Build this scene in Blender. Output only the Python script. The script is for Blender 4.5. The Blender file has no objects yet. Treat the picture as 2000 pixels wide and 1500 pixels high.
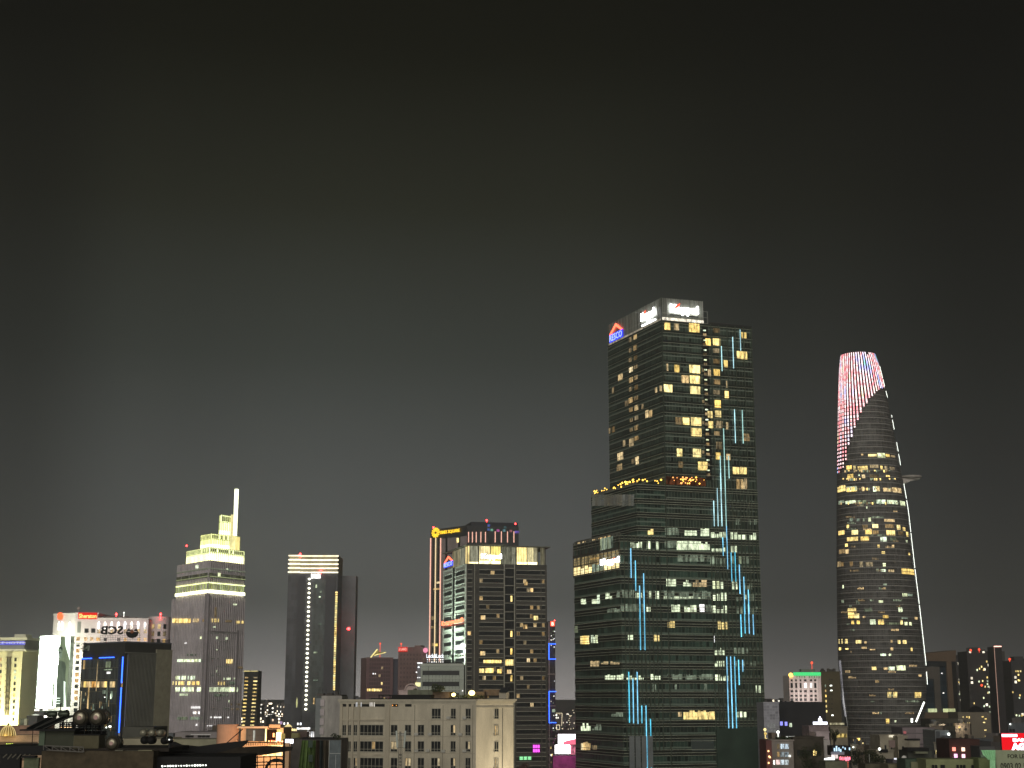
import bpy, math, random
from mathutils import Vector
random.seed(7)
R = math.radians
S = bpy.context.scene
COL = S.collection
# ---------------------------------------------------------------- camera
CH = 45.0                      # camera stands on a roof 45 m above the street
PITCH = 11.92
FPX = 2889.0                   # focal length in photo pixels (photo is 2000 wide)
cd = bpy.data.cameras.new('camera'); cam = bpy.data.objects.new('camera', cd); COL.objects.link(cam)
cam.location = (0, 0, CH); cam.rotation_euler = (R(90+PITCH), 0, 0)
cd.sensor_width = 36; cd.lens = FPX*36/2000; cd.clip_start = .5; cd.clip_end = 40000
S.camera = cam
HAZE_D = .00024
SP, CP = math.sin(R(PITCH)), math.cos(R(PITCH))
# ---------------------------------------------------------------- world: light-polluted night air, brighter low down
def srgb(r, g, b):
    def c(v):
        v = v/255
        return v/12.92 if v <= .04045 else ((v+.055)/1.055)**2.4
    return (c(r), c(g), c(b), 1)
wd = bpy.data.worlds.new('World'); S.world = wd; wd.use_nodes = True
nt = wd.node_tree; nt.nodes.clear()
def N(tree, t, **k):
    n = tree.nodes.new(t)
    for a, b in k.items(): setattr(n, a, b)
    return n
o = N(nt, 'ShaderNodeOutputWorld'); bg = N(nt, 'ShaderNodeBackground'); tc = N(nt, 'ShaderNodeTexCoord')
sx = N(nt, 'ShaderNodeSeparateXYZ'); rp = N(nt, 'ShaderNodeValToRGB')
nt.links.new(tc.outputs['Generated'], sx.inputs[0]); nt.links.new(sx.outputs['Z'], rp.inputs[0])
WORLD_STOPS = [(0.0, (196, 190, 186)), (.03, (146, 145, 143)), (.06, (104, 106, 103)), (.122, (87, 90, 89)), (.222, (56, 60, 56)),
               (.32, (33, 35, 26)), (.416, (10, 11, 2)), (.48, (5, 5, 0))]
el = rp.color_ramp.elements
for i, (p, c) in enumerate(WORLD_STOPS):
    e = el[i] if i < 2 else el.new(p)
    e.position = p; e.color = srgb(*c)
ab = N(nt, 'ShaderNodeMath', operation='ABSOLUTE'); nt.links.new(sx.outputs['Y'], ab.inputs[0])
dv = N(nt, 'ShaderNodeMath', operation='DIVIDE'); nt.links.new(sx.outputs['X'], dv.inputs[0]); nt.links.new(ab.outputs[0], dv.inputs[1])
m0 = N(nt, 'ShaderNodeMapRange'); m0.inputs[1].default_value = -.5; m0.inputs[2].default_value = .5; nt.links.new(dv.outputs[0], m0.inputs[0])
mr = N(nt, 'ShaderNodeValToRGB'); mr.color_ramp.interpolation = 'EASE'; el2 = mr.color_ramp.elements
for i, (p, v) in enumerate([(.0, .5), (.155, .38), (.25, .84), (.38, 1.0), (.53, .93), (.69, .47), (.84, .20), (1, .35)]):
    e = el2[i] if i < 2 else el2.new(p)
    e.position = p; e.color = (v, v, v, 1)
nt.links.new(m0.outputs[0], mr.inputs[0])
wn = N(nt, 'ShaderNodeTexNoise'); wn.inputs['Scale'].default_value = 2.2; wn.inputs['Detail'].default_value = 2
nt.links.new(tc.outputs['Generated'], wn.inputs['Vector'])
mr2 = N(nt, 'ShaderNodeMapRange'); mr2.inputs[3].default_value = .89; mr2.inputs[4].default_value = 1.11
nt.links.new(wn.outputs[0], mr2.inputs[0])
mm = N(nt, 'ShaderNodeMath', operation='MULTIPLY'); nt.links.new(mr.outputs[0], mm.inputs[0]); nt.links.new(mr2.outputs[0], mm.inputs[1])
nt.links.new(rp.outputs[0], bg.inputs[0]); nt.links.new(mm.outputs[0], bg.inputs[1]); nt.links.new(bg.outputs[0], o.inputs[0])
# ---------------------------------------------------------------- soft skyglow from the city behind and right of the camera
sl = bpy.data.lights.new('city_glow', 'SUN'); sl.energy = 1.5; sl.angle = R(50); sl.color = (1, .95, .86)
so = bpy.data.objects.new('city_glow', sl); COL.objects.link(so)
so.rotation_euler = (R(72), 0, R(-8))
S.view_settings.view_transform = 'Standard'; S.view_settings.look = 'None'; S.view_settings.exposure = 0; S.view_settings.gamma = 1
S.cycles.use_denoising = True; S.cycles.sample_clamp_indirect = 3; S.cycles.sample_clamp_direct = 0
S.cycles.max_bounces = 5; S.cycles.diffuse_bounces = 2; S.cycles.glossy_bounces = 2; S.cycles.transmission_bounces = 3; S.cycles.volume_bounces = 0
S.cycles.use_light_tree = True
S.cycles.caustics_reflective = False; S.cycles.caustics_refractive = False
# ---------------------------------------------------------------- photo geometry: pixel -> place in the world
def ray(px, py):
    dx, dy = (px-1000)/FPX, (750-py)/FPX
    return Vector((dx, CP-dy*SP, SP+dy*CP))
def g(py): r = ray(1000, py); return r.z/r.y
def W(px, py, Y):
    r = ray(px, py); t = Y/r.y
    return Vector((r.x*t, Y, CH+r.z*t))
def atz(px, py, z):            # point of the pixel's line of sight at height z
    r = ray(px, py); t = (z-CH)/r.z
    return Vector((r.x*t, r.y*t, z))
def XY(v): return (v[0], v[1])
# ---------------------------------------------------------------- materials
MC = {}
def newmat(name):
    m = bpy.data.materials.new(name); m.use_nodes = True; m.node_tree.nodes.clear()
    return m, m.node_tree
def principled(name, col, rough=.8, metal=0, var=.25, scale=.15, spec=.3, streak=0):
    key = ('p', name)
    if key in MC: return MC[key]
    m, t = newmat(name)
    out = N(t, 'ShaderNodeOutputMaterial'); b = N(t, 'ShaderNodeBsdfPrincipled')
    b.inputs['Roughness'].default_value = rough; b.inputs['Metallic'].default_value = metal
    b.inputs['Specular IOR Level'].default_value = spec
    tcn = N(t, 'ShaderNodeTexCoord'); nz = N(t, 'ShaderNodeTexNoise'); nz.inputs['Scale'].default_value = scale
    nz.inputs['Detail'].default_value = 6; nz.inputs['Roughness'].default_value = .65
    mp = N(t, 'ShaderNodeMapping'); mp.inputs['Scale'].default_value = (1, 1, .25 if streak else 1)
    t.links.new(tcn.outputs['Object'], mp.inputs[0]); t.links.new(mp.outputs[0], nz.inputs['Vector'])
    r = N(t, 'ShaderNodeMapRange'); r.inputs[1].default_value = .3; r.inputs[2].default_value = .7
    r.inputs[3].default_value = 1-var; r.inputs[4].default_value = 1+var*.5
    t.links.new(nz.outputs[0], r.inputs[0])
    mx = N(t, 'ShaderNodeVectorMath', operation='SCALE'); mx.inputs[0].default_value = col[:3]
    t.links.new(r.outputs[0], mx.inputs['Scale']); t.links.new(mx.outputs[0], b.inputs['Base Color'])
    t.links.new(b.outputs[0], out.inputs[0]); MC[key] = m
    return m
def emis(name, col, st, var=0., scale=.6, sample=False, base=None):
    key = ('e', name)
    if key in MC: return MC[key]
    m, t = newmat(name)
    out = N(t, 'ShaderNodeOutputMaterial'); e = N(t, 'ShaderNodeEmission'); e.inputs[0].default_value = (col[0], col[1], col[2], 1)
    e.inputs[1].default_value = st
    if var:
        # curtain folds and lamps: noise stretched upright, and every window a little different
        tcn = N(t, 'ShaderNodeTexCoord'); mp = N(t, 'ShaderNodeMapping'); mp.inputs['Scale'].default_value = (1.6, 1.6, .55)
        nz = N(t, 'ShaderNodeTexNoise'); nz.inputs['Scale'].default_value = scale; nz.inputs['Detail'].default_value = 4; nz.inputs['Roughness'].default_value = .7
        t.links.new(tcn.outputs['Object'], mp.inputs[0]); t.links.new(mp.outputs[0], nz.inputs['Vector'])
        r = N(t, 'ShaderNodeMapRange'); r.inputs[1].default_value = .36; r.inputs[2].default_value = .64
        r.inputs[3].default_value = st*max(.03, 1-var*1.3); r.inputs[4].default_value = st*(1+var*.7)
        t.links.new(nz.outputs[0], r.inputs[0])
        oi = N(t, 'ShaderNodeObjectInfo'); ro = N(t, 'ShaderNodeMapRange'); ro.inputs[3].default_value = 1-var*.8; ro.inputs[4].default_value = 1+var*.5
        t.links.new(oi.outputs['Random'], ro.inputs[0]); mu_ = N(t, 'ShaderNodeMath', operation='MULTIPLY')
        t.links.new(r.outputs[0], mu_.inputs[0]); t.links.new(ro.outputs[0], mu_.inputs[1]); t.links.new(mu_.outputs[0], e.inputs[1])
        sep = N(t, 'ShaderNodeMath', operation='FRACT'); m10 = N(t, 'ShaderNodeMath', operation='MULTIPLY'); m10.inputs[1].default_value = 17.3
        t.links.new(oi.outputs['Random'], m10.inputs[0]); t.links.new(m10.outputs[0], sep.inputs[0])
        mxc = N(t, 'ShaderNodeMix', data_type='RGBA'); lum = max(col[:3])
        mxc.inputs[6].default_value = (col[0], col[1]*.86, col[2]*.7, 1); mxc.inputs[7].default_value = (col[0]*.8+lum*.2, col[1]*.8+lum*.2, col[2]*.85+lum*.15, 1)
        t.links.new(sep.outputs[0], mxc.inputs[0]); t.links.new(mxc.outputs[2], e.inputs[0])
    t.links.new(e.outputs[0], out.inputs[0])
    m.cycles.emission_sampling = 'AUTO' if sample else 'NONE'
    MC[key] = m
    return m
def curtain(name, glass, line, pw=1.5, fh=3.9, lw=.14, fl=.5, var=.6, rough=.22, z0=0, cellw=None, spec=.32, litp=0, litc=(1, .8, .45), lits=1.0):
    """glazed curtain wall: mullions, floor bands and panes that differ slightly; a few panes lit when litp > 0"""
    key = ('c', name)
    if key in MC: return MC[key]
    m, t = newmat(name); L = t.links.new
    out = N(t, 'ShaderNodeOutputMaterial'); b = N(t, 'ShaderNodeBsdfPrincipled')
    uv = N(t, 'ShaderNodeTexCoord'); s = N(t, 'ShaderNodeSeparateXYZ'); L(uv.outputs['UV'], s.inputs[0])
    def M(op, a, bb=None):
        n = N(t, 'ShaderNodeMath', operation=op)
        for i, v in enumerate((a, bb)):
            if v is None: continue
            if isinstance(v, (int, float)): n.inputs[i].default_value = v
            else: L(v, n.inputs[i])
        return n.outputs[0]
    U = M('DIVIDE', s.outputs[0], pw); V = M('DIVIDE', M('SUBTRACT', s.outputs[1], z0), fh)
    mu = M('LESS_THAN', M('FRACT', U), lw/pw); mv = M('LESS_THAN', M('FRACT', V), fl/fh)
    line_f = M('MAXIMUM', M('MULTIPLY', mu, .6), mv)
    cu = M('FLOOR', M('DIVIDE', s.outputs[0], cellw or pw)); cv = M('FLOOR', V)
    cb = N(t, 'ShaderNodeCombineXYZ'); L(cu, cb.inputs[0]); L(cv, cb.inputs[1])
    wn_ = N(t, 'ShaderNodeTexWhiteNoise', noise_dimensions='2D'); L(cb.outputs[0], wn_.inputs['Vector'])
    r = N(t, 'ShaderNodeMapRange'); r.inputs[3].default_value = 1-var; r.inputs[4].default_value = 1+var
    L(wn_.outputs['Value'], r.inputs[0])
    big = N(t, 'ShaderNodeTexNoise'); big.inputs['Scale'].default_value = .045; big.inputs['Detail'].default_value = 3
    L(uv.outputs['UV'], big.inputs['Vector'])
    r2 = N(t, 'ShaderNodeMapRange'); r2.inputs[1].default_value = .3; r2.inputs[2].default_value = .7; r2.inputs[3].default_value = .6; r2.inputs[4].default_value = 1.35
    L(big.outputs[0], r2.inputs[0])
    sc = N(t, 'ShaderNodeVectorMath', operation='SCALE'); sc.inputs[0].default_value = glass[:3]
    L(M('MULTIPLY', r.outputs[0], r2.outputs[0]), sc.inputs['Scale'])
    mix = N(t, 'ShaderNodeMix', data_type='RGBA'); L(line_f, mix.inputs[0]); L(sc.outputs[0], mix.inputs[6]); mix.inputs[7].default_value = (line[0], line[1], line[2], 1)
    L(mix.outputs[2], b.inputs['Base Color'])
    rr = N(t, 'ShaderNodeMapRange'); rr.inputs[3].default_value = rough; rr.inputs[4].default_value = .6; L(line_f, rr.inputs[0]); L(rr.outputs[0], b.inputs['Roughness'])
    b.inputs['Specular IOR Level'].default_value = spec
    if litp:
        lit = M('MULTIPLY', M('LESS_THAN', wn_.outputs['Value'], litp), M('SUBTRACT', 1, M('GREATER_THAN', line_f, .1)))
        b.inputs['Emission Color'].default_value = (*litc, 1)
        sn = N(t, 'ShaderNodeSeparateColor'); L(wn_.outputs['Color'], sn.inputs[0])
        L(M('MULTIPLY', lit, M('MULTIPLY', M('ADD', sn.outputs[1], .15), lits)), b.inputs['Emission Strength'])
        m.cycles.emission_sampling = 'NONE'
    L(b.outputs[0], out.inputs[0]); MC[key] = m
    return m
# ---------------------------------------------------------------- mesh building
class Fac:
    """a vertical facade plane from A to B (left to right as seen from outside)"""
    def __init__(s, A, B):
        s.A = Vector((A[0], A[1], 0)); s.B = Vector((B[0], B[1], 0)); d = s.B-s.A; s.w = d.length; s.t = d/s.w
        s.n = Vector((s.t.y, -s.t.x, 0))
    def P(s, u, z, d=0): v = s.A+s.t*u+s.n*d; return Vector((v.x, v.y, z))
    def uv(s, px, py):
        r = ray(px, py); k = ((s.A-Vector((0, 0, CH))).dot(s.n)+0)/(r.dot(s.n))
        p = Vector((0, 0, CH))+r*k
        return (p-s.A).dot(s.t), p.z
    def off(s, d): return Fac(XY(s.P(0, 0, d)), XY(s.P(s.w, 0, d)))
class MB:
    def __init__(s): s.v = []; s.f = []; s.uv = []
    def face(s, pts, uv=None):
        i = len(s.v); s.v += [tuple(p) for p in pts]; s.f.append(tuple(range(i, i+len(pts))))
        s.uv += uv if uv else [(p[0]+p[1], p[2]) for p in pts]
        return s
    def fbox(s, F, u0, u1, z0, z1, d0=0, d1=.1):
        if u1 < u0: u0, u1 = u1, u0
        if z1 < z0: z0, z1 = z1, z0
        P = F.P; a, b, c, d = P(u0, z0, d1), P(u1, z0, d1), P(u1, z1, d1), P(u0, z1, d1)
        e, f, gg, h = P(u0, z0, d0), P(u1, z0, d0), P(u1, z1, d0), P(u0, z1, d0)
        q = [(u0, z0), (u1, z0), (u1, z1), (u0, z1)]
        s.face([a, b, c, d], q); s.face([f, e, h, gg], [(u1, z0), (u0, z0), (u0, z1), (u1, z1)])
        s.face([b, f, gg, c], [(u1, z0), (u1, z0), (u1, z1), (u1, z1)]); s.face([e, a, d, h], [(u0, z0), (u0, z0), (u0, z1), (u0, z1)])
        s.face([d, c, gg, h], [(u0, z1), (u1, z1), (u1, z1), (u0, z1)]); s.face([e, f, b, a], [(u0, z0), (u1, z0), (u1, z0), (u0, z0)])
        return s
    def box(s, x0, x1, y0, y1, z0, z1):
        return s.fbox(Fac((min(x0, x1), min(y0, y1)), (max(x0, x1), min(y0, y1))), 0, abs(x1-x0), z0, z1, -abs(y1-y0), 0)
    def prism(s, poly, z0, z1, cap=True):
        n = len(poly); area = sum(poly[i][0]*poly[(i+1) % n][1]-poly[(i+1) % n][0]*poly[i][1] for i in range(n))
        if area < 0: poly = poly[::-1]
        L = 0
        for i in range(n):
            a, b = poly[i], poly[(i+1) % n]; d = math.hypot(b[0]-a[0], b[1]-a[1])
            s.face([(a[0], a[1], z0), (b[0], b[1], z0), (b[0], b[1], z1), (a[0], a[1], z1)], [(L, z0), (L+d, z0), (L+d, z1), (L, z1)]); L += d
        if cap:
            s.face([(p[0], p[1], z1) for p in poly], [(0.7, z1+.9)]*n); s.face([(p[0], p[1], z0) for p in poly[::-1]], [(0.7, z0+.9)]*n)
        return s
    def tube(s, p0, p1, r, n=8, r2=None, cap=True):
        p0, p1 = Vector(p0), Vector(p1); r2 = r if r2 is None else r2
        d = (p1-p0).normalized(); a = d.cross(Vector((0, 0, 1)) if abs(d.z) < .9 else Vector((1, 0, 0))).normalized(); b = a.cross(d)
        i = len(s.v)
        for k in range(n):
            w = 2*math.pi*k/n; q = a*math.cos(w)+b*math.sin(w)
            s.v.append(tuple(p0+q*r)); s.v.append(tuple(p1+q*r2))
        for k in range(n):
            j = (k+1) % n; s.f.append((i+2*k, i+2*k+1, i+2*j+1, i+2*j)); s.uv += [(k/n, 0), (k/n, 1), ((k+1)/n, 1), ((k+1)/n, 0)]
        if cap:
            s.f.append(tuple(i+2*k for k in range(n))); s.uv += [(0, 0)]*n
            s.f.append(tuple(i+2*k+1 for k in range(n-1, -1, -1))); s.uv += [(0, 0)]*n
        return s
    def lathe(s, p0, axis, prof, n=20):
        """prof: list of (distance along axis, radius)"""
        p0 = Vector(p0); d = Vector(axis).normalized(); a = d.cross(Vector((0, 0, 1)) if abs(d.z) < .9 else Vector((1, 0, 0))).normalized(); b = a.cross(d)
        i = len(s.v)
        for h, r in prof:
            for k in range(n):
                w = 2*math.pi*k/n; s.v.append(tuple(p0+d*h+(a*math.cos(w)+b*math.sin(w))*max(r, .001)))
        for m in range(len(prof)-1):
            for k in range(n):
                j = (k+1) % n; A = i+m*n
                s.f.append((A+k, A+n+k, A+n+j, A+j)); s.uv += [(k/n, m), (k/n, m+1), ((k+1)/n, m+1), ((k+1)/n, m)]
        return s
    def ball(s, c, r, n=10, sq=1):
        return s.lathe((c[0], c[1], c[2]-r*sq), (0, 0, 1), [(r*sq*(1-math.cos(math.pi*k/n)), r*math.sin(math.pi*k/n)) for k in range(n+1)], n*2)
    def build(s, name, mat, parent=None, smooth=False):
        me = bpy.data.meshes.new(name); off = Vector((0, 0, 0))
        p = parent
        while p is not None: off += p.location; p = p.parent
        me.from_pydata([(v[0]-off.x, v[1]-off.y, v[2]-off.z) for v in s.v], [], s.f)
        ul = me.uv_layers.new(name='UVMap')
        for i, c in enumerate(s.uv): ul.data[i].uv = c
        if smooth: me.polygons.foreach_set('use_smooth', [True]*len(me.polygons))
        for mm_ in (mat if isinstance(mat, (list, tuple)) else [mat]): me.materials.append(mm_)
        ob = bpy.data.objects.new(name, me); COL.objects.link(ob)
        if parent is not None: ob.parent = parent
        return ob
def tag(o, label, cat=None, group=None, kind=None):
    if label: o['label'] = label
    if cat: o['category'] = cat
    if group: o['group'] = group
    if kind: o['kind'] = kind
    return o
def thing(name, label, cat, loc, group=None):
    o = bpy.data.objects.new(name, None); COL.objects.link(o); o.location = loc; o.empty_display_size = .5
    return tag(o, label, cat, group)
def single(mb, name, label, cat, mat, group=None, smooth=False):
    """a thing of one mesh whose origin sits at its base"""
    xs = [v[0] for v in mb.v]; ys = [v[1] for v in mb.v]; zs = [v[2] for v in mb.v]
    c = Vector(((min(xs)+max(xs))/2, (min(ys)+max(ys))/2, min(zs)))
    mb.v = [(v[0]-c.x, v[1]-c.y, v[2]-c.z) for v in mb.v]
    o = mb.build(name, mat, None, smooth); o.location = c
    return tag(o, label, cat, group)
class Many:
    """parts of one kind on one thing: the 100 largest as objects, the rest as one"""
    def __init__(s, parent, name, lim=100): s.p, s.n, s.lim, s.it = parent, name, lim, []
    def add(s, mb, mat, size): s.it.append((size, len(s.it), mb, mat))
    def box(s, F, u0, u1, z0, z1, mat, d0=0, d1=.12): s.add(MB().fbox(F, u0, u1, z0, z1, d0, d1), mat, abs((u1-u0)*(z1-z0)))
    def px(s, F, x0, y0, x1, y1, mat, d0=0, d1=.12):
        u0, z1 = F.uv(x0, (y0+y1)/2)[0], 0; u1 = F.uv(x1, (y0+y1)/2)[0]; xm = (x0+x1)/2
        s.box(F, u0, u1, F.uv(xm, y1)[1], F.uv(xm, y0)[1], mat, d0, d1)
    def flush(s):
        s.it.sort(key=lambda a: (-a[0], a[1]))
        for _, _, mb, mat in s.it[:s.lim]: mb.build(s.n, mat, s.p)
        rest = s.it[s.lim:]
        if rest:
            mats = []; m = MB(); idx = []
            for _, _, mb, mat in rest:
                if mat not in mats: mats.append(mat)
                k = len(m.v); m.v += mb.v; m.f += [tuple(i+k for i in f) for f in mb.f]; m.uv += mb.uv; idx += [mats.index(mat)]*len(mb.f)
            o = m.build(s.n, mats, s.p); o['kind'] = 'stuff'
            o.data.polygons.foreach_set('material_index', idx)
def text_geo(txt, bold=0.02, font=None):
    cu = bpy.data.curves.new('t', 'FONT'); cu.body = txt; cu.size = 1; cu.extrude = .04; cu.offset = bold; cu.resolution_u = 2
    ob = bpy.data.objects.new('t', cu); COL.objects.link(ob); me = ob.to_mesh()
    V = [tuple(v.co) for v in me.vertices]; Fc = [tuple(p.vertices) for p in me.polygons]
    ob.to_mesh_clear(); bpy.data.objects.remove(ob); bpy.data.curves.remove(cu)
    return V, Fc
def letters(txt, F, x0, y0, x1, y1, mat, parent, depth=.25, d=.3, mirror=False, name='lettering', bold=.02, shear=0):
    """solid letters standing on facade F between photo pixels"""
    V, Fc = text_geo(txt, bold)
    a, b = min(v[0] for v in V), max(v[0] for v in V); c, e = min(v[1] for v in V), max(v[1] for v in V)
    ym = (y0+y1)/2; xm = (x0+x1)/2
    u0, u1 = F.uv(x0, ym)[0], F.uv(x1, ym)[0]; z0, z1 = F.uv(xm, y1)[1], F.uv(xm, y0)[1]
    mb = MB()
    for v in V:
        q = (v[0]-a)/(b-a)
        if mirror: q = 1-q
        h = (v[1]-c)/(e-c)
        mb.v.append(tuple(F.P(u0+(u1-u0)*q+shear*h, z0+(z1-z0)*h, d+(depth if v[2] > 0 else 0))))
    mb.f = Fc; mb.uv = [(0, 0)]*sum(len(f) for f in Fc)
    return mb.build(name, mat, parent)
def area_light(name, loc, target, w, h, energy, col, spread=160):
    l = bpy.data.lights.new(name, 'AREA'); l.shape = 'RECTANGLE'; l.size = w; l.size_y = h; l.energy = energy; l.color = col; l.spread = R(spread)
    o = bpy.data.objects.new(name, l); COL.objects.link(o); o.location = loc
    o.rotation_euler = (Vector(target)-Vector(loc)).to_track_quat('-Z', 'Y').to_euler(); return o
def point_light(name, loc, energy, col, r=.3):
    l = bpy.data.lights.new(name, 'POINT'); l.energy = energy; l.color = col; l.shadow_soft_size = r
    o = bpy.data.objects.new(name, l); COL.objects.link(o); o.location = loc; return o
# shared materials
E_warm = emis('warm_window_light', (1, .77, .24), 2.0, .55, .5)
E_warm_dim = emis('dim_warm_window_light', (1, .74, .36), .34, .7, .6)
E_warm_mid = emis('mid_warm_window_light', (1, .75, .36), 1.0, .6, .6)
E_cool = emis('cool_office_light', (.80, 1, .68), 1.9, .6, .45)
E_cool_dim = emis('dim_office_light', (.62, .85, .62), .42, .8, .4)
E_white = emis('white_lamp_light', (.95, 1, .88), 4)
E_whitewin = emis('white_window_light', (.9, .95, 1), 2.6, .5, .8)
E_red = emis('red_beacon_light', (1, .03, .03), 20)
E_redsign = emis('red_sign_light', (1, .09, .04), 2.2)
E_keppel = emis('white_sign_light', (.96, .98, 1), 12, sample=True)
E_blue = emis('blue_sign_light', (.03, .05, 1), 1.6)
E_blueled = emis('blue_tube_light', (.03, .12, 1), 5)
E_yellow = emis('yellow_sign_light', (1, .72, .12), 1.8)
E_cyan = emis('cyan_tube_light', (.07, .52, .88), 2.3, .35, .35, sample=True)
E_cyanw = emis('pale_cyan_tube_light', (.40, .82, .92), 1.7, .35, .35)
E_gold = emis('golden_garden_lamp', (1, .55, .08), 4)
E_orangew = emis('orange_lamp', (1, .4, .08), 2)
M_dark = principled('dark_metal', (.025, .025, .025, 1), .6, var=.4)
M_black = principled('unlit_black_frame', (.008, .008, .008, 1), .7)
M_glassdk = principled('unlit_window_glass', (.014, .016, .017, 1), .3, spec=.22, var=.5, scale=.5)
M_roof = principled('grimy_roof_concrete', (.11, .10, .09, 1), .9, var=.5, scale=.3)
def beacon(px, py, Y, label, r=.55, parent=None, base=None):
    c = W(px, py, Y)
    mb = MB().ball(c, r*Y/900, 6)
    if parent is not None:
        mb.build('beacon_lamp', E_red, parent); return
# ---------------------------------------------------------------- ground
gm = MB(); gm.face([(-14000, -300, 0), (14000, -300, 0), (14000, 20000, 0), (-14000, 20000, 0)], [(0, 0), (1, 0), (1, 1), (0, 1)])
tag(gm.build('ground', principled('city_ground', (.05, .05, .048, 1), .9, scale=.01)), None, kind='structure')
for k, (x0, x1) in enumerate(((-62, -50), (152, 168), (-260, -246))):
    rm = MB(); rm.face([(x0, 120, .004), (x1, 120, .004), (x1*1.3, 2600, .004), (x0*1.3, 2600, .004)], [(0, 0), (12, 0), (12, 900), (0, 900)])
    tag(rm.build('road', principled('asphalt', (.045, .045, .045, 1), .85, scale=.3)), None, kind='structure')
# ================================================================ TALL GREEN GLASS TOWER (centre right)
def zc(px, py, s, ox, oy): return ox+px/s, oy+py/s
C0 = W(1292, 625, 550); e1 = Vector((.949, .316, 0)).normalized(); e2 = Vector((-.378, .925, 0)).normalized()
C0z = C0.z; C0 = Vector((C0.x, C0.y, 0))
kt = thing('glass_skyscraper', 'tallest dark green glass skyscraper with stepped shoulders, cyan light tubes and glowing roof signs', 'skyscraper', C0+e1*10+e2*20)
def kpt(u, v): p = C0+e1*u+e2*v; return (p.x, p.y)
FR = Fac(kpt(-18.5, 0), kpt(38.5, 0))       # the long front
FLt = Fac(kpt(0, 47), kpt(0, 0))            # left face, tower
FL2 = Fac(kpt(-11.6, 39.4), kpt(-11.6, 0))  # left face, middle shoulder
FL3 = Fac(kpt(-18.5, 40.7), kpt(-18.5, 0))  # left face, low shoulder
z3 = 103.0; z2 = 122.2; zt = C0z
def rect(u0, u1, v0, v1): return [kpt(u0, v0), kpt(u1, v0), kpt(u1, v1), kpt(u0, v1)]
G_t = curtain('green_glass_upper', (.036, .054, .040), (.19, .225, .18), 1.25, 3.9, .2, .4, .65, .3, z0=.6)
G_p = curtain('green_glass_lower', (.032, .060, .044), (.14, .185, .145), 1.4, 5.1, .2, .6, .75, .3, z0=1.0)
MB().prism(rect(0, 38.4, .15, 47), 0, zt).build('tower_body', G_t, kt)
MB().prism(rect(-11.6, 38.35, .2, 39.4), z3-4, z2).build('middle_shoulder', G_p, kt)
MB().prism(rect(-18.5, 38.5, 0, 40.7), 0, z3).build('lower_body', G_p, kt)
# horizontal rails at every slab, three thin ones and a dark spandrel
rail = principled('grey_green_rail', (.40, .43, .33, 1), .5, var=.3); spn = principled('dark_spandrel', (.020, .025, .018, 1), .5)
mr_, ms_ = MB(), MB()
flo = []
z = z3-1.2
while z > 8: flo.append(z); z -= 5.12
for z in flo:
    for F, a, b in ((FR, 0, FR.w), (FL3, 0, FL3.w)):
        ms_.fbox(F, a, b, z-.95, z+.95, 0, .12)
        for k in (-1.05, -.1, 1.0): mr_.fbox(F, a, b, z+k, z+k+.16, 0, .42)
for z in (z2-1, z2-6.2, z2-11.3, z2-16.4):
    for F, a, b in ((FR, 6.9, FR.w), (FL2, 0, FL2.w)):
        ms_.fbox(F, a, b, z-.8, z+.8, 0, .12)
        for k in (-.95, -.1, .85): mr_.fbox(F, a, b, z+k, z+k+.15, 0, .4)
z = zt-.5
while z > z2+1.5:
    ms_.fbox(FR, 18.5, FR.w, z-.45, z+.45, .0, .1); ms_.fbox(FLt, 0, FLt.w, z-.3, z+.3, 0, .1)
    mr_.fbox(FR, 18.5, FR.w, z-.5, z-.36, 0, .3); mr_.fbox(FLt, 0, FLt.w, z-.42, z-.28, 0, .3)
    mr_.fbox(FLt, 0, FLt.w, z-2.0, z-1.9, 0, .25)
    z -= 3.9
ms_.build('spandrel_bands', spn, kt); mr_.build('slab_rails', rail, kt)
# vertical fins of the two bays
mf = MB()
for a, b, zt_ in ((1.2, 17, z3), (36.5, 56.8, z3), (38.3, 56.8, z2), (39, 56.8, zt)):
    u = a
    while u < b:
        mf.fbox(FR, u, u+.26, 26 if u < 30 else 34, zt_, 0, .55 if zt_ == z3 else .35); u += 1.58 if zt_ < zt else 3.5
mf.fbox(FR, 18.4, 18.6, 12, zt+9, 0, .6)
mf.build('vertical_fins', principled('dark_green_fin', (.07, .09, .065, 1), .5), kt)
# podium foot on the right
MB().fbox(FR, 36.5, 60, 0, 33.5, -20, 1.2).build('podium', principled('green_podium_panel', (.045, .075, .055, 1), .5, var=.3), kt)
pm = MB()
for k in range(4): pm.fbox(FR, 2+2.4*k, 3.9+2.4*k, 20, 31, .6, 1.0)
pm.build('foot_panels', principled('grey_panel', (.22, .24, .24, 1), .6), kt)
# balcony slot: shade painted as a dark strip, one small lamp per floor
slot = MB().fbox(FR, 35.6, 37.9, z2+3, zt-1, -.2, .14); slot.build('balcony_slot_shade', principled('slot_shade', (.01, .01, .009, 1), .8), kt)
lm = Many(kt, 'balcony_lamp')
z = zt-3
while z > z2+4: lm.box(FR, 35.9, 36.9, z, z+.45, E_cool, .15, .5); lm.box(FR, 35.8, 37.2, z-2, z-.9, E_warm_dim, .15, .2); z -= 3.9
lm.flush()
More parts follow.
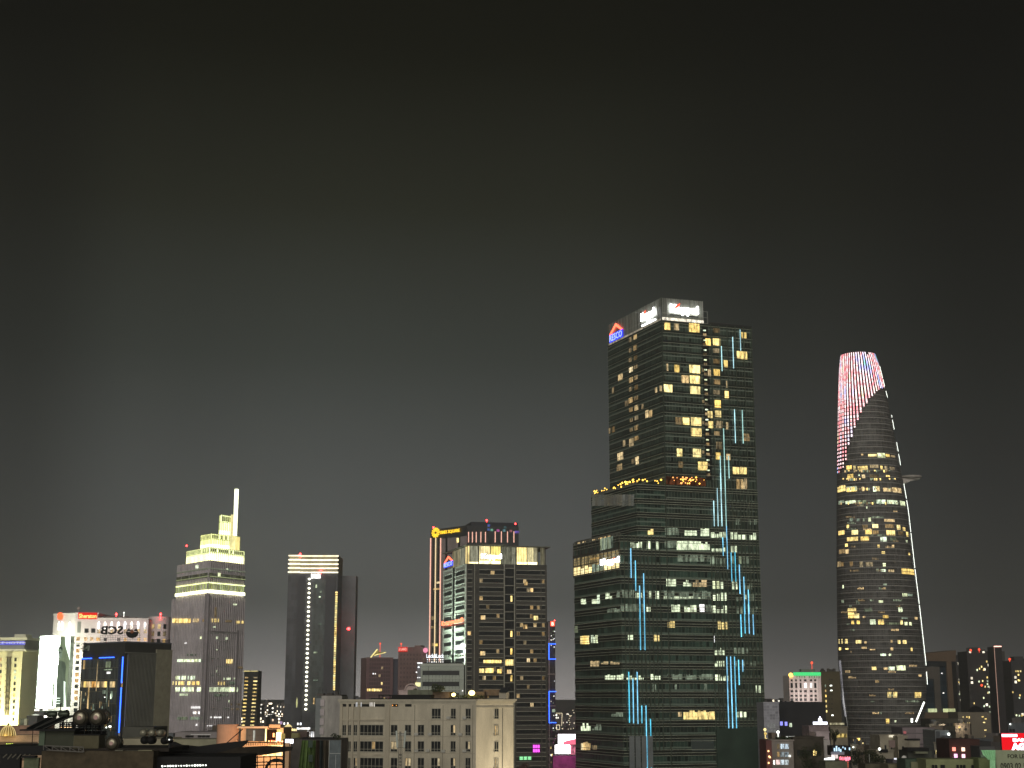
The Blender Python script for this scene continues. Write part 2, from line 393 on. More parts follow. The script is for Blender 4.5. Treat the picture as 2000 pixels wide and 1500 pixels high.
# roof crown screens (glass with a lit foot)
crown = curtain('crown_screen', (.20, .21, .18), (.34, .34, .28), 1.0, 9, .2, .3, .3, .3)
MB().fbox(FR, 18.5, 36.3, zt, zt+8.9, -.6, -.1).build('crown_screen', crown, kt)
MB().fbox(FLt, 0, FLt.w, zt, zt+8.9, -.6, -.1).build('crown_screen', crown, kt)
fr = MB()
for u in [18.5+2.2*k for k in range(9)]: fr.fbox(FR, u, u+.12, zt, zt+9.0, -.1, .05)
for u in [2.0+2.6*k for k in range(17)]: fr.fbox(FLt, u, u+.12, zt, zt+9.0, -.1, .05)
fr.fbox(FR, 36.3, 38.2, zt, zt+.2, -.5, 0); fr.fbox(FR, 38.0, 38.2, zt, zt+5, -.5, 0); fr.fbox(FR, 36.3, 38.2, zt+4.8, zt+5, -.5, 0); fr.fbox(FR, 36.3, 38.2, zt+2.4, zt+2.6, -.5, 0)
fr.build('crown_frame', principled('pale_metal', (.4, .4, .36, 1), .4, metal=.6), kt)
E_foot = emis('crown_foot_light', (.95, .93, .8), 1.5, .5, .5)
MB().fbox(FR, 18.7, 36.2, zt+.1, zt+1.2, 0, .12).build('crown_light_strip', E_foot, kt)
MB().fbox(FLt, 1, FLt.w-.5, zt+.1, zt+.8, 0, .12).build('crown_light_strip', emis('crown_foot_dim', (.9, .86, .7), .45, .6, .5), kt)
# Keppel signs
s1 = MB().fbox(FR, *(FR.uv(1308, 620)[0], FR.uv(1364, 620)[0]), FR.uv(1330, 617)[1], FR.uv(1330, 615.5)[1], .1, .3).build('roof_sign', M_dark, kt)
letters('Keppel', FR, 1308, 597, 1363, 617, E_keppel, s1, .3, .35, bold=.035)
def flick(F, x, y, w, h, parent):
    a = F.uv(x, y); b = F.uv(x+w, y-h); c = F.uv(x+w*.3, y+h*.25)
    P = F.P; m = MB(); q = [P(*c, .7), P(b[0]-(b[0]-a[0])*.15, (a[1]+b[1])/2, .7), P(*b, .7), P(a[0]+(b[0]-a[0])*.35, (a[1]*.4+b[1]*.6), .7), P(*a, .7)]
    m.face(q); m.face([p-F.n*.2 for p in q[::-1]]); m.build('swoosh', E_redsign, parent)
flick(FR, 1318, 601, 9, 8, s1)
s2 = MB().fbox(FLt, FLt.uv(1254, 634)[0], FLt.uv(1281, 622)[0], FLt.uv(1268, 631)[1], FLt.uv(1268, 629)[1], .1, .3).build('roof_sign', E_keppel, kt)
letters('Keppel', FLt, 1254, 607, 1280, 626, E_keppel, s2, .3, .35, bold=.04)
flick(FLt, 1258, 614, 6, 8, s2)
def house_sign(F, x0, y0, x1, y1, parent, ribbon_h=.45, sag=0):
    """blue lettering under a red gable, like the roof signs in the photo"""
    ym = (y0+y1)/2; xm = (x0+x1)/2
    u0, u1 = F.uv(x0, ym)[0], F.uv(x1, ym)[0]; z0, z1 = F.uv(xm, y1)[1], F.uv(xm, y0)[1]; h = z1-z0; w = u1-u0
    b = MB().fbox(F, u0, u1, z0, z0+h*.46, .3, .5).build('roof_sign', E_blue, parent)
    m = MB()
    for pts in ([(u0, z0+h*.45), (u0+w*.12, z0+h*.45), (u0+w*.5, z1-h*.18), (u0+w*.5, z1)], [(u0+w*.5, z1), (u0+w*.5, z1-h*.18), (u0+w*.88, z0+h*.45), (u1, z0+h*.45)]):
        q = [F.P(p[0], p[1], .6) for p in pts]; m.face(q); m.face([p-F.n*.25 for p in q[::-1]])
    m.build('gable_tube', emis('orange_gable_light', (1, .10, .05), 5), b)
    V, Fc = text_geo('RESCO', .0)
    return b, (u0, u1, z0, h)
b, (u0, u1, zz, h) = house_sign(FLt, 1192, 631, 1218, 664, kt)
def letters_uz(txt, F, u0, u1, z0, z1, mat, parent, d=.55, depth=.15, bold=0.0, name='lettering', mirror=False):
    V, Fc = text_geo(txt, bold); a, b_ = min(v[0] for v in V), max(v[0] for v in V); c, e = min(v[1] for v in V), max(v[1] for v in V)
    mb = MB()
    for v in V:
        q = (v[0]-a)/(b_-a); q = 1-q if mirror else q
        mb.v.append(tuple(F.P(u0+(u1-u0)*q, z0+(z1-z0)*(v[1]-c)/(e-c), d+(depth if v[2] > 0 else 0))))
    mb.f = Fc; mb.uv = [(0, 0)]*sum(len(f) for f in Fc)
    return mb.build(name, mat, parent)
E_bluel = emis('pale_blue_letter_light', (.35, .45, 1), 2)
letters_uz('RESCO', FLt, u0+.5, u1-.5, zz+.3, zz+h*.42, E_bluel, b)
# lit windows, read off the photo
kw = Many(kt, 'lit_window')
def wz(F, lst, s, ox, oy, mat, d1=.2, gap=0):
    for (x0, y0, x1, y1) in lst: kw.px(F, ox+x0/s, oy+y0/s, ox+x1/s, oy+y1/s, mat, .0, d1)
Z1 = (3.75, 1100, 560)
wz(FR, [(742,262,782,315),(922,270,996,333),(1042,380,1077,430),(1097,380,1147,430),(1305,335,1340,378),(1272,472,1292,525),(1296,475,1345,530),(1177,540,1208,590),
 (815,573,850,627),(925,575,1000,633),(1103,605,1150,653),(928,652,1000,710),(738,717,798,775),(930,730,1002,787),(1183,765,1215,815),(1110,832,1158,885),
 (1058,912,1092,960),(1112,908,1160,955),(876,960,922,1010),(936,958,1010,1017),(1060,985,1097,1035),(936,1037,1012,1095),(833,1187,870,1242),(950,1188,1008,1248),
 (1118,1215,1150,1265),(988,1283,1055,1340),(1243,1320,1255,1368),(1267,1320,1287,1370),(1293,1322,1313,1370),(1322,1322,1342,1370)], *Z1, E_warm)
wz(FR, [(812,268,845,318),(757,565,768,617),(1058,607,1080,655),(868,650,917,705),(1193,993,1208,1045),(1195,1225,1222,1270),(1193,690,1200,740),(706,725,722,765)], *Z1, E_warm_mid)
wz(FR, [(822,957,865,1008),(1118,983,1165,1035),(1120,1137,1163,1190),(1320,1077,1362,1130),(845,1280,877,1325),(1103,680,1150,715),(1290,1410,1312,1480),(1325,1405,1345,1480)]
   + [(1100, y, 1145, y+32) for y in (305,452,530,757,1060)] + [(1018, y, 1032, y+22) for y in (600,830,985,1200)], *Z1, E_warm_dim)
wz(FLt, [(517,350,540,385),(485,590,510,625),(405,640,435,685),(485,665,510,700),(483,812,510,850),(525,868,550,905),(605,905,625,960),(632,905,652,955),(485,1112,515,1168),(400,1215,440,1268),(530,1245,553,1300),(675,740,688,775)], *Z1, E_warm_mid)
wz(FLt, [(483,372,500,405),(517,430,540,465),(483,450,500,480),(483,520,502,550),(520,505,543,535),(520,575,543,600),(522,650,545,680),(485,735,505,765),(525,720,548,755),(525,800,548,830),(455,835,478,875),
  (485,885,510,915),(525,945,550,975),(490,965,510,990),(525,1015,550,1050),(490,1035,510,1060),(525,1095,550,1125),(440,1125,455,1170),(395,1300,432,1345),(505,1262,520,1295),(335,1035,345,1075),(360,1025,378,1065),(575,860,590,895),(360,740,372,780)], *Z1, E_warm_dim)
Z2 = (5, 1100, 900)
def shelf(F, x0, y0, x1, y1, n, mat, z, jit=.5, pr=.8):
    """a lit office floor: n panes with uneven blinds"""
    w = (x1-x0)/n
    for k in range(n):
        if random.random() < pr:
            hh = (y1-y0)*random.choice((0, 0, .25, .45))*jit*2
            kw.px(F, z[1]+(x0+k*w+.06*w)/z[0], z[2]+(y0+hh)/z[0], z[1]+(x0+(k+1)*w-.06*w)/z[0], z[2]+y1/z[0], mat, .0, .2)
shelf(FR, 990,655,1130,725, 4, E_cool_dim, Z2, .1, 1); shelf(FR, 1185,680,1305,730, 5, E_cool, Z2, .1, 1); shelf(FR, 1340,662,1425,735, 4, E_cool, Z2, .1, 1)
shelf(FR, 1440,700,1590,750, 4, E_cool, Z2, .6, .9); shelf(FR, 1630,700,1785,768, 4, E_cool, Z2, .4, 1); shelf(FR, 1815,705,1890,770, 2, E_cool, Z2, .4, 1)
shelf(FR, 1105,785,1345,870, 10, E_cool, Z2, 0, 1); shelf(FR, 1345,795,1430,870, 4, E_cool, Z2, .3, 1); shelf(FR, 990,785,1100,850, 4, E_cool_dim, Z2, 0, 1)
shelf(FR, 655,790,770,850, 3, E_cool, Z2, .3, 1); shelf(FR, 815,785,850,860, 1, E_cool, Z2, 0, 1); shelf(FR, 893,790,930,865, 1, E_cool, Z2, 0, 1)
shelf(FR, 1440,835,1590,885, 4, E_cool, Z2, .5, .8); shelf(FR, 1632,832,1695,892, 2, E_cool, Z2, 0, 1)
shelf(FR, 1115,915,1430,985, 9, E_cool_dim, Z2, .2, 1); shelf(FR, 1435,935,1590,1010, 4, E_cool_dim, Z2, .2, 1); shelf(FR, 1630,930,1825,1005, 5, E_cool_dim, Z2, .2, .8)
shelf(FR, 1005,1150,1100,1225, 4, E_cool, Z2, .1, 1); shelf(FR, 1170,1165,1250,1225, 3, E_cool, Z2, .6, 1); shelf(FR, 1265,1165,1430,1230, 6, E_warm_mid, Z2, .8, .9)
shelf(FR, 1445,1175,1600,1250, 4, E_cool, Z2, .2, .9); shelf(FR, 1640,1180,1700,1255, 2, E_cool, Z2, 0, 1); shelf(FR, 1745,1205,1915,1260, 5, E_cool_dim, Z2, .5, .7)
shelf(FR, 980,1270,1440,1350, 13, E_cool_dim, Z2, .3, .95); shelf(FR, 980,1325,1380,1350, 12, E_cool, Z2, .4, .8); shelf(FR, 1450,1290,1600,1365, 4, E_cool, Z2, .3, 1)
shelf(FR, 705,1290,770,1340, 2, E_cool, Z2, 0, 1); shelf(FR, 825,1275,860,1345, 1, E_cool, Z2, .2, 1); shelf(FR, 900,1275,935,1350, 1, E_cool, Z2, .2, 1); shelf(FR, 570,1262,690,1340, 4, E_cool_dim, Z2, .2, 1)
shelf(FR, 1640,1300,1915,1370, 8, E_cool_dim, Z2, .5, .8); shelf(FR, 1765,1310,1800,1350, 1, E_cool, Z2, 0, 1)
shelf(FR, 1055,1405,1140,1475, 3, E_cool, Z2, .1, 1); shelf(FR, 1180,1410,1300,1475, 4, E_cool, Z2, .4, 1); shelf(FR, 1330,1402,1380,1475, 2, E_whitewin, Z2, 0, 1); shelf(FR, 1395,1405,1440,1475, 2, E_cool_dim, Z2, 0, 1)
shelf(FR, 1450,1415,1600,1490, 4, E_cool, Z2, .5, .9); shelf(FR, 810,1420,940,1475, 3, E_cool, Z2, .3, .7); shelf(FR, 560,1400,800,1470, 7, E_cool_dim, Z2, .2, .9); shelf(FR, 1640,1430,1900,1495, 7, E_cool_dim, Z2, .3, .7)
shelf(FL3, 280,1305,360,1395, 3, E_cool, Z2, .6, 1); shelf(FL3, 415,1290,480,1350, 3, E_cool, Z2, .5, 1); shelf(FL3, 520,1270,560,1335, 2, E_cool_dim, Z2, .3, 1); shelf(FL3, 175,1350,225,1400, 2, E_cool, Z2, .7, 1); shelf(FL3, 400,1440,560,1480, 5, E_cool_dim, Z2, .4, .9)
shelf(FR, 825,665,880,720, 2, E_warm, Z2, .3, 1); shelf(FR, 1655,60,1790,130, 4, E_warm, Z2, .1, 1); shelf(FR, 1690,180,1790,275, 3, E_warm_mid, Z2, .5, 1); shelf(FR, 1320,10,1408,92, 4, E_warm, Z2, .1, 1)
shelf(FR, 1625,565,1890,625, 9, E_cool_dim, Z2, .2, .35); shelf(FL2, 285,330,695,440, 14, emis('pale_blind_light', (.7, .72, .6), .13, .3), Z2, 0, 1)
Z3 = (4.6875, 1100, 1180)
shelf(FR, 955,145,1020,215, 3, E_warm, Z3, .3, 1); shelf(FR, 1410,155,1505,230, 3, E_warm, Z3, .2, 1); shelf(FR, 590,280,645,330, 2, E_cool, Z3, .1, 1); shelf(FR, 820,280,880,338, 2, E_warm, Z3, .1, 1)
shelf(FL3, 160,290,240,365, 4, E_warm, Z3, .1, 1); shelf(FL3, 258,285,318,355, 3, E_cool, Z3, .4, 1); shelf(FL3, 105,200,137,262, 1, E_cool_dim, Z3, .1, 1)
shelf(FR, 1385,400,1475,465, 4, E_cool, Z3, .4, .9); shelf(FR, 1562,400,1695,455, 5, E_cool_dim, Z3, .3, 1); shelf(FR, 1385,520,1475,575, 4, E_cool, Z3, .4, 1); shelf(FR, 1562,520,1760,565, 6, E_cool_dim, Z3, .4, .6)
shelf(FR, 1385,645,1510,700, 5, E_cool, Z3, .4, 1); shelf(FR, 950,640,1370,690, 12, E_cool_dim, Z3, .3, 1); shelf(FR, 790,640,890,690, 3, E_cool, Z3, .4, 1); shelf(FR, 1762,745,1820,812, 2, E_cool, Z3, .3, 1)
shelf(FL3, 385,645,480,690, 4, E_cool, Z3, .4, 1); shelf(FR, 570,655,735,690, 6, E_cool, Z3, .6, .8); shelf(FL3, 490,640,552,690, 3, E_cool, Z3, .4, 1); shelf(FL3, 252,520,332,570, 4, E_warm_mid, Z3, .2, 1); shelf(FL3, 350,525,520,550, 8, E_warm_mid, Z3, .6, .8)
shelf(FR, 1100,975,1385,1055, 11, E_warm, Z3, .15, 1); shelf(FR, 1050,985,1085,1030, 1, E_warm_mid, Z3, .5, 1); shelf(FR, 1585,980,1680,1035, 3, E_cool, Z3, .1, 1); shelf(FL3, 445,990,548,1030, 5, E_cool_dim, Z3, .4, 1)
shelf(FL3, 165,1090,250,1158, 5, E_cool, Z3, .8, 1); shelf(FL3, 265,1100,350,1155, 4, E_cool_dim, Z3, .8, .8); shelf(FL3, 165,1260,250,1335, 4, E_warm_mid, Z3, .2, 1); shelf(FL3, 270,1285,310,1330, 2, E_warm_dim, Z3, .2, 1)
shelf(FR, 1370,290,1385,350, 1, E_whitewin, Z3, 0, 1); shelf(FR, 815,735,850,800, 1, E_cool_dim, Z3, 0, 1); shelf(FR, 1020,735,1040,780, 1, E_cool_dim, Z3, 0, 1); shelf(FR, 1290,730,1315,790, 1, E_cool_dim, Z3, 0, 1); shelf(FR, 1160,1235,1395,1345, 1, emis('pale_frosted', (.5,.6,.5), .05), Z3, 0, 1)
kw.flush()
# light tubes on the fins
lt = Many(kt, 'light_tube')
def tube(x0, y0, x1, y1, z, mat, w=.34):
    xa, ya, xb, yb = z[1]+x0/z[0], z[2]+y0/z[0], z[1]+x1/z[0], z[2]+y1/z[0]
    u = (FR.uv(xa, ya)[0]+FR.uv(xb, yb)[0])/2
    w *= .42; lt.box(FR, u-w/2, u+w/2, FR.uv(xb, yb)[1], FR.uv(xa, ya)[1], mat, .35, .75)
for t_ in [(1153,437,1160,620),(1237,370,1243,600),(1290,317,1296,470),(1250,900,1257,1147),(1305,905,1315,1150),(1168,1040,1185,1500),(1145,1240,1152,1500),(1205,1240,1212,1405)]: tube(*t_, Z1, E_cyanw)
for t_ in [(1530,120,1545,640),(1568,120,1590,640),(1497,268,1508,640),(1463,390,1470,640)]: tube(*t_, Z2, E_cyanw, .4)
for t_ in [(1550,750,1557,930),(1588,640,1600,1060),(1632,895,1640,1180),(1670,890,1680,1180),(1712,1015,1722,1300),(1757,1133,1768,1500),(1800,1260,1808,1500),(655,855,658,1145),(697,975,705,1270),(740,1220,745,1500),(778,1100,788,1500)]: tube(*t_, Z2, E_cyan, .4)
for t_ in [(695,0,705,420),(738,0,742,420),(1652,0,1660,270),(1690,0,1698,270),(1620,95,1625,300),(1732,95,1737,280),(595,620,602,1085),(632,680,640,1090),(670,620,680,1095),(713,928,716,1090),(752,928,765,1640),(793,1050,805,1640),
           (1490,480,1515,1280),(1527,480,1550,1280),(1560,480,1585,1175),(1598,510,1607,740),(1635,510,1640,620)]: tube(*t_, Z3, E_cyan, .42)
lt.flush()
# terraces: planting and garden lamps
terr = Many(kt, 'garden_lamp')
for k in range(34):
    v = random.uniform(1, 38); p = kpt(-11.6+random.uniform(-.1, .5), v)
    terr.add(MB().ball((p[0], p[1], z2+random.uniform(.7, 2.2)), random.uniform(.2, .42), 5), E_gold, 1)
for k in range(10):
    p = kpt(random.uniform(-11, -.5), random.uniform(.3, 2)); terr.add(MB().ball((p[0], p[1], z2+random.uniform(.6, 2.6)), random.uniform(.2, .42), 5), E_gold, 1)
E_org = emis('amber_bar_lamp', (1, .38, .1), 3)
for k in range(38):
    u, z = FR.uv(1315+random.gauss(27, 15), random.uniform(932, 946)); terr.add(MB().ball(FR.P(min(max(u, 19.5), 34.5), z, .3), random.uniform(.14, .34), 5), random.choice((E_org, E_gold, E_org)), 1)
terr.flush()
MB().fbox(FR, 19, 35.2, z2+.5, z2+3.6, .0, .14).build('terrace_bar_wall', emis('amber_bar_glow', (1, .3, .1), .10, .8, .5), kt)
def leafy(mb, c, rx, ry, rz, n, s):
    for _ in range(n):
        while True:
            q = Vector((random.uniform(-1, 1), random.uniform(-1, 1), random.uniform(-1, 1)))
            if q.length < 1: break
        p = Vector(c)+Vector((q.x*rx, q.y*ry, q.z*rz)); a = Vector((random.gauss(0, 1), random.gauss(0, 1), random.gauss(0, 1))).normalized(); b = a.cross(Vector((random.gauss(0, 1), random.gauss(0, 1), random.gauss(0, 1)))).normalized()
        k = s*random.uniform(.6, 1.3); mb.face([p-a*k, p+b*k*.5, p+a*k, p-b*k*.5])
M_leaf = principled('foliage', (.045, .06, .025, 1), .7, var=.6, scale=.8)
m = MB()
for v in range(0, 39, 2): p = kpt(-10.4, v+.5); leafy(m, (p[0], p[1], z2+.8), 1.2, 1.2, 1.0, 26, .5)
for v in range(12, 40, 3): p = kpt(-17.2, v); leafy(m, (p[0], p[1], z3+.7), .9, 1.4, .8, 18, .5)
o_ = m.build('terrace_planting', M_leaf, kt); o_['kind'] = 'stuff'
rl = MB()
rl.fbox(FL2, 0, FL2.w, z2, z2+1.1, -.15, -.05); rl.fbox(FL3, 0, FL3.w, z3, z3+1.2, -.15, -.05); rl.fbox(FL3, 2, FL3.w-4, z3+1.2, z3+1.4, -.2, .05)
rl.build('terrace_railing', principled('glass_railing', (.16, .16, .13, 1), .3), kt)
tl = Many(kt, 'terrace_lamp')
for k in range(16): u = 2+random.random()*34; tl.box(FL3, u, u+random.choice((.6, 1.2, 2.5)), z3+.3, z3+.7, E_warm_mid, -.05, .1)
tl.flush()
# double-height lit hall on the low shoulder with its own sign
q0, q1 = FL3.uv(1122, 1105), FL3.uv(1211, 1070); zh0, zh1 = FL3.uv(1211, 1109)[1], FL3.uv(1211, 1073)[1]
MB().fbox(FL3, .2, FL3.w-.15, zh0, zh1, 0, .2).build('sky_hall_glazing', emis('sky_hall_glow', (.8, .7, .38), .4, .8, .25), kt)
kh = Many(kt, 'hall_pane')
hw_ = FL3.w/12
for k in range(12):
    u = .2+k*hw_; kh.box(FL3, u, u+hw_-.25, zh0+.1, zh0+random.choice((2.2, 2.6, 3.0)), emis('hall_floor_light', (1, .87, .42), 2.0, .4, .6) if k not in (5, 6, 7) else E_cool_dim, .2, .3)
for k in (4, 5): kh.box(FL3, .3+k*3.85, 3.9+k*3.85, zh0+4.5, zh1-1, emis('hall_amber_light', (1, .62, .16), .7, .6, .5), .2, .3)
for k in range(7): kh.box(FL3, 24.5+k*1.6, 25.8+k*1.6, zh1+1, zh1+5.4, E_cool_dim if k > 4 else emis('hall_upper', (.7, .95, .7), .45, .6, .6), .3, .45)
kh.flush()
fm = MB()
for k in range(13): fm.fbox(FL3, min(k*hw_, FL3.w-.2), min(k*hw_, FL3.w-.2)+.18, zh0-1, zh1+6, .2, .5)
fm.fbox(FL3, 0, FL3.w, zh1, zh1+.9, .2, .6); fm.fbox(FL3, 0, FL3.w, (zh0+zh1)/2, (zh0+zh1)/2+.3, .2, .5)
fm.build('hall_mullions', principled('bronze_mullion', (.06, .055, .04, 1), .5), kt)
s3 = MB().fbox(FL3, 23.5, 40.4, zh0+2.4, zh0+2.8, .5, .7).build('shoulder_sign', M_dark, kt)
letters('Keppel', FL3, 1177, 1090, 1213, 1104, E_keppel, s3, .4, .6, bold=.05)
flick(FL3, 1197, 1094, 7, 5, s3)
# roof plant of the right part
rpn = MB()
for (u, w, h) in ((39, 5, 1.2), (45.5, 4, 2), (52, 5, 1.0)): rpn.fbox(FR, u, u+w, zt, zt+h, -9, -4)
rpn.tube(FR.P(41, zt+1, -6), FR.P(46, zt+2.6, -6), .12); rpn.tube(FR.P(46, zt+2.6, -6), FR.P(49, zt+1.8, -6), .12)
rpn.build('roof_plant', M_roof, kt)
fl = MB().fbox(FR, 38.5, FR.w, zt, zt+.7, -.4, 0).build('parapet', principled('dark_parapet', (.03, .03, .028, 1), .7), kt)
# ================================================================ TAPERED CURVED TOWER (right)
YB = 950.0
def interp(tb, y):
    if y <= tb[0][0]: return tb[0][1]
    for (a, b), (c, d) in zip(tb, tb[1:]):
        if y <= c: return b+(d-b)*(y-a)/(c-a)
    return tb[-1][1]
BL = [(690, 1643), (720, 1640), (770, 1638), (900, 1636), (1000, 1635), (1100, 1635), (1200, 1636), (1290, 1638), (1370, 1645), (1430, 1655), (1560, 1662)]
BR = [(690, 1706), (697, 1709), (715, 1715), (760, 1726), (800, 1736), (860, 1747), (900, 1754), (940, 1761), (1000, 1771), (1100, 1782), (1200, 1794), (1300, 1805), (1345, 1808), (1380, 1806), (1430, 1800), (1560, 1790)]
def zof(py): return CH+YB*g(py)
def pyof(z):                    # row of height z on the tower's axis plane
    lo, hi = 400, 1700
    for _ in range(30):
        m = (lo+hi)/2
        if zof(m) > z: lo = m
        else: hi = m
    return (lo+hi)/2
def bsec(z):
    py = pyof(z); xl, xr = W(interp(BL, py), py, YB).x, W(interp(BR, py), py, YB).x
    return (xl+xr)/2, (xr-xl)/2
def bpt(th, z, d=0):            # th: -90 = left silhouette, 0 = towards camera, 90 = right
    cx, r = bsec(z); ry = r*.72+3
    return Vector((cx+(r+d)*math.sin(th), YB-(ry+d)*math.cos(th), z))
def bpx(px, py, z=None):        # angle at which the surface shows at pixel px
    z = zof(py) if z is None else z
    lo, hi = -1.5, 1.5
    for _ in range(26):
        m = (lo+hi)/2; p = bpt(m, z); r_ = ray(px, py)
        if p.x/p.y < r_.x/r_.y: lo = m
        else: hi = m
    return (lo+hi)/2
zb_top = zof(694)
bt = thing('curved_skyscraper', 'slim tapering skyscraper with a round helipad ledge and a red and white lit crown', 'skyscraper', (bsec(60)[0], YB, 0))
def bsurf(z0, z1, t0, t1, nz, nth, d=0, mb=None):
    mb = mb or MB()
    for i in range(nz):
        a, b = z0+(z1-z0)*i/nz, z0+(z1-z0)*(i+1)/nz
        for k in range(nth):
            p, q = t0+(t1-t0)*k/nth, t0+(t1-t0)*(k+1)/nth
            mb.face([bpt(p, a, d), bpt(q, a, d), bpt(q, b, d), bpt(p, b, d)], [(p*28, a), (q*28, a), (q*28, b), (p*28, b)])
    return mb
G_b = curtain('curved_tower_glass', (.088, .085, .078), (.30, .29, .27), 1.5, 3.85, .14, .55, .4, .45, z0=.7, spec=.15)
body = bsurf(0, zb_top-1, -math.pi, math.pi, 66, 64)
# slanting top
nth = 48; topc = []
body.face([bpt(-math.pi+2*math.pi*k/nth, zb_top-1) for k in range(nth)])
body.build('tower_body', G_b, bt, True)
# thin ledge at every floor
led = MB(); z = 6
while z < zb_top-3:
    bsurf(z, z+.3, -1.75, 1.75, 1, 28, .3, led); z += 3.85
led.build('floor_ledges', principled('grey_ledge', (.24, .23, .215, 1), .5), bt)
# LED crown: columns of lamps, each one strip
edge = [(690, 1760), (759, 1726), (765, 1716), (786, 1697), (813, 1681), (846, 1668), (873, 1658), (914, 1651), (922, 1640)]
def led_mat():
    m, t = newmat('multicolour_led'); L = t.links.new
    out = N(t, 'ShaderNodeOutputMaterial'); e = N(t, 'ShaderNodeEmission'); tcn = N(t, 'ShaderNodeTexCoord'); sp = N(t, 'ShaderNodeSeparateXYZ'); L(tcn.outputs['UV'], sp.inputs[0])
    mp = N(t, 'ShaderNodeMapping'); mp.inputs['Scale'].default_value = (.22, .045, 1); nz = N(t, 'ShaderNodeTexNoise'); nz.inputs['Scale'].default_value = 1.0; nz.inputs['Detail'].default_value = 3
    L(tcn.outputs['UV'], mp.inputs[0]); L(mp.outputs[0], nz.inputs['Vector'])
    r = N(t, 'ShaderNodeValToRGB'); els = r.color_ramp.elements
    st = [(.30, (.2, .8, .4)), (.36, (.45, .45, 1)), (.42, (1, .85, .95)), (.47, (1, .35, .35)), (.50, (1, .85, .85)), (.55, (1, .25, .3)), (.60, (1, .8, .75)), (.68, (1, .75, .3)), (.76, (.5, .35, 1))]
    for i, (p, c) in enumerate(st):
        q = els[i] if i < 2 else els.new(p)
        q.position = p; q.color = (*c, 1)
    L(nz.outputs[0], r.inputs[0]); L(r.outputs[0], e.inputs[0])
    def M(op, a_, b_):
        n = N(t, 'ShaderNodeMath', operation=op)
        for i, v in enumerate((a_, b_)):
            if isinstance(v, (int, float)): n.inputs[i].default_value = v
            else: L(v, n.inputs[i])
        return n.outputs[0]
    fr = M('FRACT', M('DIVIDE', sp.outputs[1], 2.45), 0); duty = N(t, 'ShaderNodeMapRange'); L(sp.outputs[1], duty.inputs[0])
    duty.inputs[1].default_value = 195; duty.inputs[2].default_value = 244; duty.inputs[3].default_value = .5; duty.inputs[4].default_value = 1.05
    L(M('MULTIPLY', M('LESS_THAN', fr, duty.outputs[0]), 2.6), e.inputs[1]); L(e.outputs[0], out.inputs[0]); m.cycles.emission_sampling = 'NONE'
    return m
E_led = led_mat(); E_ledred = principled('led_glow_panel', (.05, .02, .02, 1), .5)  # dark red panel: the LED glow between strips put into its colour
gl = MB()
ths = [-1.48+k*.128 for k in range(21)]
strips = Many(bt, 'led_strip')
for i, th in enumerate(ths):
    z = zb_top-.3-random.choice([0, 0, 0, 0, 1.6]); zlo = z
    while zlo > zof(924):
        py = pyof(zlo); p = bpt(th, zlo); pxx = 1000+FPX*(p.x/((p.y)*CP+(p.z-CH)*SP))
        if pxx > interp(edge, py): break
        zlo -= 1.2
    if z-zlo > 2:
        w = .30/bsec(z)[1]; n = max(1, int((z-zlo)/3)); mb = MB()
        for j in range(n):
            a_, b_ = zlo+(z-zlo)*j/n, zlo+(z-zlo)*(j+1)/n
            mb.face([bpt(th-w, a_, .45), bpt(th+w, a_, .45), bpt(th+w, b_, .45), bpt(th-w, b_, .45)], [(i*1.7, a_), (i*1.7, a_), (i*1.7, b_), (i*1.7, b_)])
        strips.add(mb, E_led, 1)
strips.flush()
gz = zb_top-1
gm_ = MB()
while gz > zof(922):
    py = pyof(gz); t1 = bpx(min(interp(edge, py)-1, interp(BR, py)-1), py)
    if t1 > -1.45: bsurf(gz-3, gz, -1.5, t1, 1, max(2, int((t1+1.5)*8)), .22, gm_)
    gz -= 3
gm_.build('led_glow_panel', E_ledred, bt)
# white edge lights down the right side
el_ = Many(bt, 'edge_light')
for y0, y1 in ((765, 778), (716, 740), (742, 756), (812, 817), (821, 840), (865, 883), (888, 910), (943, 975), (978, 1040), (1042, 1110), (1112, 1180), (1182, 1240), (1241, 1300), (1312, 1337)):
    z0, z1 = zof(y1), zof(y0); th = 1.42
    el_.add(bsurf(z0, z1, th-.05, th+.06, 4, 1, .7), E_white, z1-z0)
el_.flush()
gdm = MB()
for k in range(3): bsurf(zof(1400), zof(1290), -1.48+k*.05, -1.465+k*.05, 8, 1, .4, gdm)
gdm.build('edge_light_strip', emis('pale_blue_edge_light', (.6, .66, .85), 1.1, .6, .1), bt)
bsurf(zof(1418), zof(1345), -1.40, -1.385, 6, 1, .4).build('edge_light_strip', emis('pale_edge_light2', (.8, .85, .8), .8, .5, .1), bt)
# canopy tubes at the foot
MB().tube(W(1805, 1371, YB-30), W(1789, 1410, YB-30), .45).build('canopy_light', E_white, bt)
MB().tube(W(1781, 1403, YB-32), W(1781, 1411, YB-32), .6).build('canopy_light', E_white, bt)
# helipad
hz = zof(935); hp = W(1779, 935, YB-3)
MB().lathe((hp.x, hp.y, hz-.6), (0, 0, 1), [(0, 0), (0, 5.8), (.7, 6.9), (1.7, 6.9), (1.7, 0)], 32).build('helipad', principled('grey_helipad', (.38, .35, .31, 1), .7), bt, False)
hb = MB()
for k in (-3, 0, 3): hb.tube((hp.x+3, hp.y+k, hz-.6), (hp.x-7, hp.y+k*.6, hz-4.2), .35); hb.tube((hp.x-7, hp.y+k*.6, hz-.8), (hp.x+5, hp.y+k, hz-.8), .3)
hb.face([(hp.x-6, hp.y-3.5, hz-3.9), (hp.x+4, hp.y-2.5, hz-.7), (hp.x+4, hp.y+2.5, hz-.7), (hp.x-6, hp.y+3.5, hz-3.9)]); hb.face([(hp.x-6, hp.y-3.6, hz-3.9), (hp.x+4, hp.y-2.6, hz-.7), (hp.x-6, hp.y-3.6, hz-.7)])
